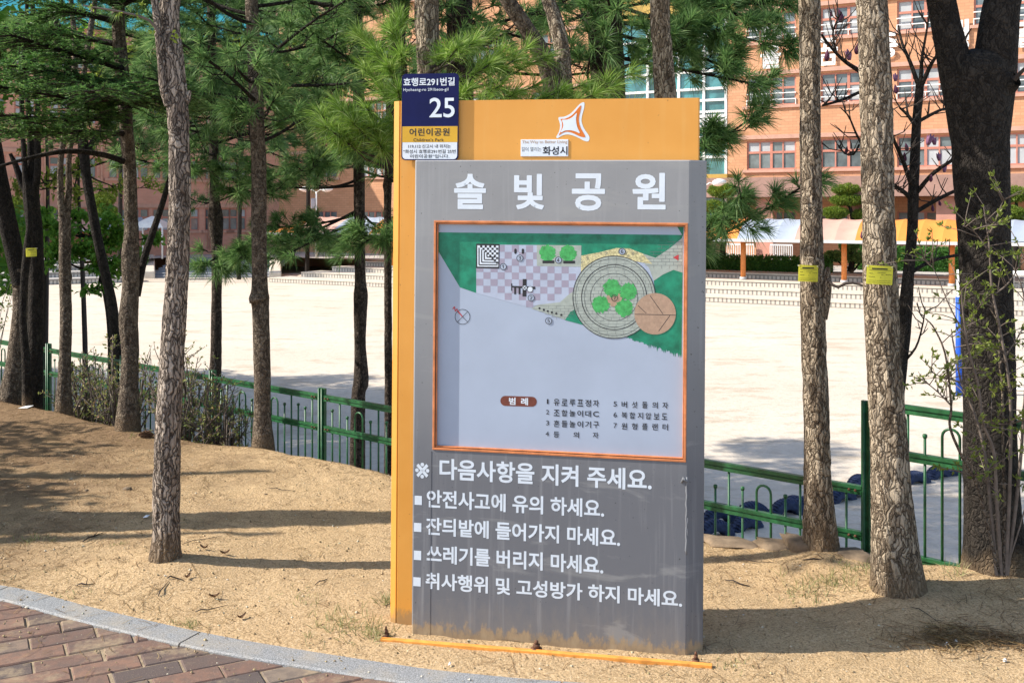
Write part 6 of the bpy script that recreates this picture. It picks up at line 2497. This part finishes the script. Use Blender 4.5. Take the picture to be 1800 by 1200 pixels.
rgn = np.random.default_rng(5)
pos_, ax_, polys_ = [], [], []
for (u, v, Y_) in tufts_px:
    e_ = P(u, v, Y_)
    s_ = P(716 + (u - 716) * .28, v + 45 + abs(u - 716) * .10, YN)
    d_ = np.array(e_ - s_)
    ax = unit(d_ * np.array([1, 1, .3]) + np.array([0, -.06, .18]))
    m_ = (s_ + e_) / 2 + Vector((0, 0, -.03))
    polys_.append(([s_, m_, e_], [.008, .006, .004]))
    pos_.append(tuple(e_))
    ax_.append(ax)
    for q_ in range(2):
        f_ = .72 + .12 * q_
        pos_.append(tuple(s_ + (e_ - s_) * f_ + Vector((0, 0, .0))))
        ax_.append(unit(np.array(ax) + rgn.normal(size=3) * .45))
twigset(rN, polys_, 'twig_dark', 'limbs')
np_mesh('needles', *tuft_geo(pos_, ax_, 78, .135, .0026, rgn, spread=(.1, 1.35), droop=.16, back=.3), MAT['needle_bright'], rN)

# ------------------------------------------------------------------ leafy tree and azalea at the left, trees out of frame that shade the place
def leafy(name, label, rows, bark, clusters, leafmat_, size, seed, branches=(), group=None, up=None, yel=None):
    rg = np.random.default_rng(seed)
    r, pth = tree(name, label, rows, bark, group, step=.05, nseg=14, seed=seed, cat='tree', up=up)
    mb_ = MB()
    pp = np.array([p[:3] for p in pth])
    pos = []
    for (u, v, Y_, ru, rv, n) in clusters:
        c = np.array(P(u, v, Y_))
        rx, rz = ru / F * Y_, rv / F * Y_
        k = int(np.argmin(abs(pp[:, 2] - (c[2] - .3 * rx)) + .001 * np.arange(len(pp))))
        s_ = pp[k]
        m_ = (s_ + c) / 2 + np.array([0, 0, -.1 * rx])
        mb_.tube([Vector(s_), Vector(m_), Vector(c)], [.02, .014, .006], 5)
        for q in range(max(5, n // 60)):
            e_ = blob(c, (rx, rx * .8, rz), 1, rg, .5)[0]
            mb_.tube([Vector(c + (m_ - c) * rg.random() * .4), Vector((c + e_) / 2 + rg.normal(size=3) * .05 * rx), Vector(e_)], [.007, .005, .002], 4)
            f = rg.random((n // max(5, n // 60), 1)) ** .6
            pos.append(c + (e_ - c) * f + rg.normal(size=(len(f), 3)) * np.array([.16 * rx, .16 * rx, .10 * rz]))
    mb_.build('limbs', MAT[bark], r)
    pos = np.vstack(pos)
    np_mesh('leaves', *leaf_geo(pos, size, rg, .8, .5), MAT[leafmat_], r)
    return r


leafy('tree', 'young tree with fresh bright green leaves beyond the fence between the left trunks', [(196, 660, 12, 13), (192, 560, 10, 13), (178, 480, 8, 13), (170, 420, 6, 13)], 'bark_dark',
      [(100, 400, 12.6, 45, 24, 340), (95, 450, 12.5, 50, 26, 420), (150, 440, 12.7, 50, 30, 480), (190, 385, 12.8, 40, 30, 300), (215, 420, 12.9, 40, 34, 420), (235, 450, 13, 34, 24, 280), (130, 380, 12.8, 40, 20, 220), (190, 470, 12.8, 50, 24, 380), (265, 420, 13.1, 24, 14, 140), (170, 510, 12.7, 40, 14, 140), (75, 385, 12.6, 24, 20, 150)],
      'leaf_spring', .085, 301)
leafy('tree', 'sparse yellow green tree just coming into leaf beyond the left trunks', [(150, 640, 9, 17), (146, 500, 8, 17), (140, 380, 6, 17), (138, 300, 4, 17), (140, 200, 3, 17)], 'twig_dark',
      [(95, 310, 16.8, 20, 40, 90), (130, 330, 16.9, 26, 40, 130), (140, 290, 17, 26, 30, 110), (205, 330, 17, 22, 26, 90), (190, 100, 17, 40, 34, 260), (235, 85, 17.2, 36, 30, 200), (120, 240, 17, 30, 24, 80), (60, 150, 17, 40, 30, 120), (40, 330, 16.8, 26, 30, 120), (170, 270, 17, 30, 30, 100), (250, 260, 17, 24, 40, 130)],
      'leaf_yellow', .085, 302)
for k_, (u_, v_, Y_, lab) in enumerate(((210, 110, 58, 'yellow green tree in front of the red wing seen under the fir branches'), (420, 95, 60, 'yellow green tree in front of the red wing behind the pines'), (540, 105, 62, 'pale green tree below the turquoise roof end'))):
    cl = [(u_ + dx, v_ + dy, Y_, 34, 26, 360) for dx, dy in ((0, 0), (-38, 18), (36, 16), (-14, -26), (22, -20), (-46, 50), (48, 48), (0, 44))]
    leafy('tree', lab, [(u_, 470, 8, Y_), (u_ + 2, 300, 7, Y_), (u_, 180, 5, Y_), (u_, 110, 3, Y_)], 'bark_dark', cl, 'leaf_yellow', .26, 310 + k_, group='yellow green trees before the red wing')

leafy('tree', 'airy pale green tree just leafing out behind the slim left trunks', [(80, 640, 9, 20), (82, 480, 8, 20), (84, 330, 6, 20), (80, 200, 4, 20), (76, 100, 3, 20)], 'twig_dark',
      [(60, 330, 20, 34, 30, 150), (100, 300, 20, 34, 30, 150), (40, 260, 20, 40, 34, 170), (110, 230, 20, 44, 34, 190), (70, 170, 20, 50, 34, 200), (150, 190, 20.2, 44, 34, 190), (30, 120, 20, 40, 30, 150), (120, 110, 20, 44, 34, 190), (180, 130, 20.2, 40, 34, 180), (60, 60, 20, 50, 30, 180), (160, 60, 20, 50, 30, 180), (260, 110, 20.4, 44, 34, 180), (280, 190, 20.4, 40, 34, 160), (225, 200, 20.3, 40, 34, 160), (180, 330, 20.2, 36, 30, 140), (265, 330, 20.3, 30, 30, 110)],
      'leaf_yellow', .095, 303)
pine('slim pine farther out on the slope behind the grey trunk', [(296, 760, 14), (304, 600, 12), (312, 400, 11), (316, 200, 10), (306, 60, 9), (304, 0, 9)], 14.0, [(-4.45, 14, 5.5, .03), (-4.45, 14, 8, .01)], [(2.1, 4.5, 26, .9, 1.9)], 205, n=34, wd=.006, high=6)
pine('slim pine farther out on the slope right behind the straight lit pine trunk', [(461, 800, 14), (459, 600, 12), (456, 400, 11), (454, 200, 10), (446, 60, 9), (443, 0, 9)], 14.0, [(-3.4, 14, 5.5, .03), (-3.4, 14, 8, .01)], [(2.0, 4.5, 34, .9, 2.2)], 206, n=34, wd=.006, high=6)

# azalea thicket by the fence
for k_, (u_, v_, Y_, ru, hv, lab) in enumerate(((150, 755, 8.6, 60, 120, 'twiggy azalea with few leaves at the fence between the slim and the mottled trunks'), (390, 800, 7.6, 50, 130, 'thin twiggy azalea reaching right of the dark pine stem at the fence'), (215, 775, 8.15, 84, 160, 'twiggy azalea with small reddish leaf tips at the fence behind the mottled trunk'), (325, 790, 7.8, 74, 185, 'twiggy azalea with sparse leaves at the fence right of the grey trunk'))):
    rg = np.random.default_rng(400 + k_)
    b = P(u_, v_, Y_)
    r_ = thing('azalea', lab, 'shrub', (b.x, b.y, G(b.x, b.y)), 'azaleas along the fence')
    mb_ = MB()
    lp_, ld_ = [], []
    W_ = ru / F * Y_
    H_ = 1.22 * hv / F * Y_
    for q in range(34):
        a = rg.uniform(0, 6.28)
        ro = rg.random() ** .6
        tip = np.array([b.x + W_ * ro * math.cos(a), b.y + W_ * .55 * ro * math.sin(a), G(b.x, b.y) + H_ * rg.uniform(.6, 1.12) * (1 - .35 * ro)])
        base = np.array([b.x + .25 * W_ * rg.normal() * .4, b.y + rg.normal() * .04, G(b.x, b.y) - .05])
        mid = base + (tip - base) * .5 + rg.normal(size=3) * .06
        mb_.tube([Vector(base), Vector(mid), Vector(tip)], [.008, .006, .003], 5)
        for t_ in range(9):
            f = rg.uniform(.25, 1)
            p = base + (tip - base) * f + (mid - (base + tip) / 2) * (4 * f * (1 - f))
            d = unit(rg.normal(size=3) + np.array([0, 0, .9]))
            L_ = rg.uniform(.05, .16)
            e_ = p + d * L_
            mb_.tube([Vector(p), Vector(p + d * L_ * .5 + rg.normal(size=3) * .006), Vector(e_)], [.003, .0024, .0015], 4)
            for z_ in range(4):
                lp_.append(e_ - d * rg.uniform(0, L_ * .7) + rg.normal(size=3) * .006)
                ld_.append(d + np.array([0, 0, .3]))
    mb_.build('stems', MAT['twig'], r_)
    np_mesh('leaves', *leaf_geo(np.array(lp_), .026, rg, .3, .5, dirs=np.array(ld_)), MAT['leaf_azalea'], r_)
rg = np.random.default_rng(410)
b = P(4, 520, 9.6)
r_ = thing('shrub', 'pale budding twigs reaching in at the left edge beyond the fence', 'shrub', (b.x - .4, b.y, -1.2))
mb_ = MB()
lp_ = []
for q in range(16):
    tip = np.array(P(rg.uniform(-40, 24), rg.uniform(490, 580), 9.6 + rg.normal() * .1))
    base = np.array([b.x - .5, b.y, -1.2])
    mid = (tip + base) / 2 + rg.normal(size=3) * .06
    mb_.tube([Vector(base), Vector(mid), Vector(tip)], [.008, .005, .002], 5)
    for z_ in range(12):
        lp_.append(tip + (mid - tip) * rg.uniform(0, .5) + rg.normal(size=3) * .02)
mb_.build('stems', MAT['twig'], r_)
np_mesh('leaves', *leaf_geo(np.array(lp_), .035, rg, .3, .5), MAT['leaf_olive'], r_)

# unseen trees added left of the picture to shade the playground and the mound
SHADE = [(-9.5, 12.6, 11.0, 2.8), (-10.6, 14.3, 10.6, 2.8), (-11.5, 16.0, 8.6, 2.8), (-12.3, 17.8, 7.6, 2.8), (-13.4, 19.6, 7.0, 2.5), (-15.0, 21.6, 7.0, 2.4), (-17.2, 23.8, 7.4, 2.4)]
for k_, (x_, y_, zt_, rad_) in enumerate(SHADE):
    rg = np.random.default_rng(500 + k_)
    zg = PZ if fence_d(x_, y_) > 3 else G(x_, y_)
    r_ = thing('tree', 'large leafy tree left of the picture whose shade falls across the playground', 'tree', (x_, y_, zg), 'large trees left of the picture')
    V, Q = trunk_geo([(x_, y_, zg - .1, .24), (x_ + .1, y_, zg + 2, .18), (x_, y_ + .1, zt_ - 2, .1), (x_, y_, zt_, .03)], .2, 12, 0, seed=k_)
    np_mesh('trunk', V, Q, MAT['bark_dark'], r_, smooth=True)
    cl = []
    for q in range(44):
        c = np.array([x_, y_, 0]) + np.array([rg.normal() * rad_ * .55, rg.normal() * rad_ * .45, rg.uniform(zg + 1.6, zt_)])
        cl.append(blob(c, (.85, .85, .6), 520, rg, .2))
    np_mesh('crown', *leaf_geo(np.vstack(cl), .19, rg, .3, .6), MAT['leaf_spring'], r_)
for k_, (x_, y_, h_) in enumerate(((-4.15, 5.30, .19), (-6.9, 6.1, .10), (-6.6, 4.9, .09))):  # unseen trunk and firs added to throw shade over the left of the mound
    rg = np.random.default_rng(520 + k_)
    r_ = thing('tree', ['thick trunk standing just left of the picture', 'bushy young fir left of the picture beyond the thick trunk', 'bushy young fir left of the picture nearest the path'][k_], 'tree', (x_, y_, G(x_, y_)))
    V, Q = trunk_geo([(x_, y_, -.1, h_ * 1.2), (x_ + .05, y_, 1.2, h_), (x_ + .02, y_, 2.2, h_ * .8), (x_, y_, 4.4, .03)], .05, 20, .004, seed=60 + k_)
    np_mesh('trunk', V, Q, MAT['bark_mid'], r_, smooth=True)
    cl = []
    for q in range(20 if k_ == 0 else 46):
        if k_ == 0:
            c = np.array([x_ + rg.normal() * .7, y_ + rg.normal() * .5, rg.uniform(4.4, 5.6)])
            nn_, rr_ = 26, .4
        else:
            z_ = rg.uniform(.7, 3.0)
            c = np.array([x_ + rg.normal() * .55 * (1.3 - z_ / 4), y_ + rg.normal() * .7, z_])
            nn_, rr_ = 75, .42
        cl.append(blob(c, (rr_, rr_, rr_ * .5), nn_, rg, .1))
    np_mesh('crown', *leaf_geo(np.vstack(cl), .14, rg, .6, .45), MAT['needle_fir'], r_)

# ------------------------------------------------------------------ small things on the earth
rl = np.random.default_rng(600)


def gp_(u, v):
    """where the sight line meets the mound"""
    Y = 1.6 * F / (v - HY)
    for _ in range(8):
        p = P(u, v, Y)
        Y = (EYE - G(p.x, p.y)) * F / (v - HY)
    p = P(u, v, Y)
    return Vector((p.x, p.y, float(ground_z(p.x, p.y))))


# fallen pine needles: nobody could count them
n_ = 30000
x_ = rl.uniform(-4.6, 2.6, n_)
y_ = rl.uniform(3.4, 9.6, n_)
kd = y_ - np.interp(x_, KX, KY)
fd = fence_d(x_, y_)
den = .08 + .92 * smooth((-x_ - 1.2) / 1.6) + .55 * smooth((fd + 1.1) / .8) + .35 * (fbm(x_ * 1.7 + 5, y_ * 1.7, 3) > .08)
keep = (kd > -.55) & (fd < -.05) & (rl.random(n_) < den * np.where(kd < 0, .35, 1))
x_, y_ = x_[keep], y_[keep]


def surf_z(x, y):
    kd_ = y - np.interp(x, KX, KY)
    return np.where(kd_ > .01, ground_z(x, y), np.where(kd_ > -.115, .0065, BZ + .003))


z_ = surf_z(x_, y_) + .003
N = len(x_)
a_ = rl.uniform(0, 6.28, N)
L_ = rl.uniform(.03, .10, N)
d_ = np.stack([np.cos(a_), np.sin(a_), np.zeros(N)], 1)
s_ = np.stack([-np.sin(a_), np.cos(a_), np.zeros(N)], 1) * .0011
p0 = np.stack([x_, y_, z_], 1)
p2 = p0 + d_ * L_[:, None]
p2[:, 2] = surf_z(p2[:, 0], p2[:, 1]) + .003
p1 = (p0 + p2) / 2 + s_ * rl.uniform(-5, 5, N)[:, None]
p1[:, 2] = np.maximum(surf_z(p1[:, 0], p1[:, 1]), (p0[:, 2] + p2[:, 2]) / 2 - .003) + .004
V = np.stack([p0 - s_, p0 + s_, p1 - s_, p1 + s_, p2 - s_, p2 + s_], 1).reshape(-1, 3)
k = (np.arange(N) * 6)[:, None]
tag(np_mesh('fallen_needles', V, np.concatenate([k + np.array([[0, 1, 3, 2]]), k + np.array([[2, 3, 5, 4]])], 0), MAT['litter']), kind='stuff')

# coarse grit and small clods
n_ = 9000
x_ = rl.uniform(-3.6, 2.3, n_)
y_ = 3.0 + 4.0 * rl.random(n_) ** 1.5
kd = y_ - np.interp(x_, KX, KY)
keep = ((kd > 0) | ((kd > -.5) & (rl.random(n_) < .5))) & (fence_d(x_, y_) < -.3)
x_, y_ = x_[keep], y_[keep]
N = len(x_)
z_ = surf_z(x_, y_)
r_ = .0022 + .006 * rl.random(N) ** 4
oc = np.array([[1, 0, 0], [0, 1, 0], [-1, 0, 0], [0, -1, 0], [0, 0, .8], [0, 0, -.6]])
V = np.stack([x_, y_, z_ + r_ * .3], 1)[:, None, :] + oc[None] * r_[:, None, None] * rl.uniform(.6, 1.3, (N, 6, 1))
k = (np.arange(N) * 6)[:, None]
tr_ = np.array([[0, 1, 4], [1, 2, 4], [2, 3, 4], [3, 0, 4], [1, 0, 5], [2, 1, 5], [3, 2, 5], [0, 3, 5]])
T = np.concatenate([k + t[None] for t in tr_], 0)
MAT['grit'] = leafmat('sandy grit', (.24, .165, .09), (.52, .38, .22), 0.0, .9, tip=(.62, .55, .45))
tag(np_mesh('grit', V.reshape(-1, 3), T, MAT['grit']), kind='stuff')

TW = [((436 / 3, 800 + 460 / 3), (545 / 3, 800 + 415 / 3), .006, 'dark broken twig on the earth left of the grey trunk'), ((1030 / 3, 800 + 828 / 3), (1200 / 3, 800 + 790 / 3), .004, 'thin curved twig on the earth near the kerb joint'),
      ((835 / 3, 800 + 745 / 3), (890 / 3, 800 + 665 / 3), .005, 'pale ended twig just below the foot of the grey trunk'), ((1660 / 3, 800 + 695 / 3), (1730 / 3, 800 + 655 / 3), .004, 'short twig lying in the long trunk shadow'),
      ((960 / 3, 800 + 470 / 3), (1170 / 3, 800 + 432 / 3), .003, 'long thin straw on the earth right of the grey trunk'), ((390 / 3, 800 + 105 / 3), (432 / 3, 800 + 92 / 3), .003, 'short twig on the upper left slope'),
      ((1420 / 3, 800 + 180 / 3), (1560 / 3, 800 + 187 / 3), .004, 'straight stick lying up the slope toward the fence'), ((1240 + 35, 1060 - 40), (1318, 1029), .005, 'brown stick on the earth right of the sign foot'),
      ((1290, 986), (1360, 990), .004, 'pale stick near the stones behind the sign'), ((405 / 3, 800 + 690 / 3), (495 / 3, 800 + 680 / 3), .006, 'dark curled bark strip near the kerb at the left'),
      ((1410, 984), (1480, 983), .006, 'dark stick at the foot of the thinner tagged trunk'), ((1600, 1070), (1650, 1098), .003, 'thin straw below the thicker tagged trunk'), ((880 / 3, 800 + 655 / 3), (970 / 3, 800 + 662 / 3), .005, 'twig touching the shadow at the grey trunk foot')]
rt_ = random.Random(12)
for (a, b, r_, lab) in TW:
    r_ *= .62
    pa, pb_q = gp_(*a), gp_(*b)
    mid = (pa + pb_q) / 2 + Vector((rt_.uniform(-.015, .015), rt_.uniform(-.02, .02), .006))
    m = MB()
    m.tube([pa + Vector((0, 0, .004)), (pa + mid) / 2 + Vector((0, 0, .009)), mid, pb_q + Vector((0, 0, .004))], [r_ * .6, r_, r_ * .85, r_ * .4], 6)
    if r_ > .0034:
        m.tube([mid, mid + Vector((rt_.uniform(-.03, .03), .03, .015))], [r_ * .6, r_ * .3], 5)
    tag(m.build('twig', MAT['twig_dark']), lab, 'twig', 'twigs on the bare earth')
LF = [((1075, 497), 'dark narrow leaf right of the grey trunk'), ((1185, 528), 'dark curled leaf farther right of the grey trunk'), ((990, 650), 'upright brown leaf in the shadow at the grey trunk foot'), ((1130, 757), 'small brown leaf below the long shadow'), ((1275, 862), 'tiny brown leaf near the kerb')]
for (xy, lab) in LF:
    q = gp_(xy[0] / 3, 800 + xy[1] / 3)
    a_ = rt_.uniform(0, 3)
    m = MB()
    vs, fs = [], []
    for i in range(6):
        f = i / 5
        wv_ = .0085 * math.sin(math.pi * (f * .92 + .04))
        for s_ in (-1, 0, 1):
            lx, ly = (f - .5) * .042, s_ * wv_
            vs.append((q.x + lx * math.cos(a_) - ly * math.sin(a_), q.y + lx * math.sin(a_) + ly * math.cos(a_), q.z + .006 + .012 * abs(s_) * .6 + .012 * (f - .5) ** 2 * 4))
    for i in range(5):
        for j in range(2):
            fs.append((i * 3 + j, i * 3 + j + 1, i * 3 + j + 4, i * 3 + j + 3))
    m.add(vs, fs, 0, True)
    tag(m.build('dry_leaf', MAT['dryleaf']), lab + ' on the earth', 'leaf', 'dry leaves on the earth')
SN = [((457, 182), 13, 'small dark stone at the tip of the shadow left of the grey trunk'), ((670, 182), 24, 'flat pale stone in the shadow just left of the grey trunk'), ((1400, 210), 9, 'small brown pebble right of the grey trunk on the slope'), ((68, 40), 8, 'pebble at the far left slope'),
      ((575, 352), 9, 'pebble left of the grey trunk below the shadow'), ((365, 132), 9, 'pebble at the upper left of the earth'), ((620, 115), 8, 'pebble left of the grey trunk near the slope top'), ((1740, 965), 10, 'brown clod by the kerb left of the sign'), ((1280, 862), 6, 'tiny pebble near the kerb joint')]
for (xy, s_, lab) in SN:
    q = gp_(xy[0] / 3, 800 + xy[1] / 3)
    r_ = s_ / 3 / F * q.y
    rg = np.random.default_rng(int(xy[0]))
    m = MB()
    vs, fs = [], []
    for i in range(5):
        for j in range(9):
            th, ph = math.pi * i / 4, 2 * math.pi * j / 9
            k = 1 + .25 * rg.normal()
            vs.append((q.x + r_ * k * math.sin(th) * math.cos(ph), q.y + r_ * .8 * k * math.sin(th) * math.sin(ph), q.z + .1 * r_ + r_ * .55 * math.cos(th)))
    for i in range(4):
        for j in range(9):
            fs.append((i * 9 + j, i * 9 + (j + 1) % 9, (i + 1) * 9 + (j + 1) % 9, (i + 1) * 9 + j))
    m.add(vs, fs, 0, True)
    tag(m.build('pebble', MAT['stone']), lab, 'stone', 'stones on the bare earth')
# retaining stones behind the sign at the mound edge
for k_, (u_, v_, w_, h_, lab) in enumerate(((1285, 952, 90, 11, 'long low edging stone beside the sign on the mound edge'), (1365, 958, 66, 20, 'brown edging stone left of the thinner tagged trunk'), (1402, 950, 40, 26, 'rough upright edging stone touching the thinner tagged trunk'), (1500, 975, 70, 24, 'dark edging stone between the thinner trunk and the corner post'))):
    Y_ = 5.08 - .3 * (u_ - 1285) / 215
    c = P(u_, v_, Y_)
    rx, rz = w_ / 2 / F * Y_, h_ / F * Y_
    rg = np.random.default_rng(700 + k_)
    m = MB()
    vs, fs = [], []
    for i in range(7):
        for j in range(14):
            th, ph = math.pi * i / 6, 2 * math.pi * j / 14
            k = 1 + .16 * rg.normal()
            cx_, sx_ = math.cos(ph), math.sin(ph)
            vs.append((c.x + rx * k * math.sin(th) ** .5 * math.copysign(abs(cx_) ** .6, cx_), c.y + .09 * k * math.sin(th) ** .5 * math.copysign(abs(sx_) ** .6, sx_) - .82 * rx * k * math.sin(th) ** .5 * cx_ * .7, c.z - rz * .35 + rz * .62 * math.copysign(abs(math.cos(th)) ** .5, math.cos(th))))
    for i in range(6):
        for j in range(14):
            fs.append((i * 14 + j, i * 14 + (j + 1) % 14, (i + 1) * 14 + (j + 1) % 14, (i + 1) * 14 + j))
    m.add(vs, fs, 0, True)
    tag(m.build('edging_stone', MAT['stone']), lab, 'stone', 'edging stones of the mound')
# grass tufts
for k_, (u_, v_, n, hh, sp, lab) in enumerate(((333, 1100, 40, .05, .05, 'small green grass tuft beside the kerb joint'), (62, 952, 40, .06, .07, 'grass tuft at the left edge of the earth'), (212, 958, 20, .04, .04, 'few green blades left of the grey trunk'), (610, 1102, 160, .07, .16, 'wide yellowish grass patch left of the sign foot'),
                                               (655, 1118, 60, .08, .05, 'green grass tuft at the left corner of the base flange'), (535, 1050, 50, .04, .10, 'thin dry grass above the kerb left of the sign'), (682, 1060, 40, .09, .04, 'grass blades against the yellow panel foot'), (1445, 1030, 110, .10, .14, 'grass tuft between the two tagged trunks'),
                                               (1410, 1045, 60, .05, .10, 'short grass left of the thicker tagged trunk'), (1680, 1010, 16, .14, .05, 'tall thin grass blades left of the forked tree'), (1290, 1170, 30, .04, .06, 'few dry blades at the right end of the base flange'), (250, 765, 30, .05, .08, 'dark weed at the foot of the mottled trunk'), (120, 1060, 20, .04, .05, 'tiny grass tuft above the kerb at the left'), (1500, 1000, 40, .08, .10, 'grass tuft at the corner post foot'))):
    q = gp_(u_, v_)
    rg = np.random.default_rng(800 + k_)
    n = max(6, int(n * .6))
    x = q.x + rg.normal(size=n) * sp * .6
    y = q.y + rg.normal(size=n) * sp * .5
    y = np.maximum(y, np.interp(x, KX, KY) + .01)
    p = np.stack([x, y, ground_z(x, y) - .002], 1)
    V, T = tuft_geo(p, np.tile([[0, 0, 1.0]], (n, 1)), 2, hh * .8, .0024, rg, spread=(.05, 1.0), droop=.25, back=.0)
    o = np_mesh('grass_tuft', V, T, MAT['grass'])
    tag(o, lab, 'grass', 'grass tufts on the earth')
# pine cone and paper scraps
q = gp_(256, 768)
m = MB()
for i in range(9):
    for j in range(8):
        a = j * .785 + i * .39
        f = i / 8
        rr = .03 * math.sin(math.pi * (.12 + .8 * f))
        b0 = Vector((q.x + (f - .5) * .09, q.y, q.z + .022))
        t_ = b0 + Vector((.008, math.cos(a) * rr, math.sin(a) * rr))
        m.bar(b0, t_, .013, .004)
m.tube([(q.x - .045, q.y, q.z + .022), (q.x + .045, q.y, q.z + .022)], [.01, .006], 8)
tag(m.build('pine_cone', MAT['dryleaf']), 'dark pine cone lying beside the foot of the mottled trunk', 'pine cone')
for (u_, v_, s_, lab) in ((257, 909, 10, 'white paper scrap touching the grey trunk'), (45, 718, 20, 'pale torn scrap near the stout left trunk'), (1664, 1135, 7, 'white scrap in the needle hollow at the lower right'), (1766, 1162, 7, 'white scrap at the lower right corner'), (790, 1170, 5, 'tiny white scrap between the base flange and the kerb'), (1680, 1130, 6, 'second small white scrap right of the one in the needle hollow')):
    q = gp_(u_, v_)
    r_ = s_ / 2 / F * q.y
    m = MB()
    m.add([(q.x - r_, q.y - r_ * .8, q.z + .004), (q.x + r_ * .8, q.y - r_, q.z + .008), (q.x + r_, q.y + r_, q.z + .012), (q.x - r_ * .6, q.y + r_, q.z + .005), (q.x, q.y, q.z + .016)], [(0, 1, 4), (1, 2, 4), (2, 3, 4), (3, 0, 4)])
    tag(m.build('paper_scrap', MAT['paper']), lab, 'scrap', 'white scraps on the ground')
# needle heap in the hollow at the lower right
q = gp_(1700, 1125)
n = 900
rg = np.random.default_rng(900)
x = q.x + rg.normal(size=n) * .13
y = q.y + rg.normal(size=n) * .06
p = np.stack([x, y, ground_z(x, y) + .004 + .012 * rg.random(n)], 1)
V, T = tuft_geo(p, np.stack([rg.normal(size=n), rg.normal(size=n), .15 * rg.random(n)], 1), 1, .075, .0024, rg, spread=(0, .2), droop=.08)
tag(np_mesh('needle_heap', V, T, MAT['litter']), kind='stuff')
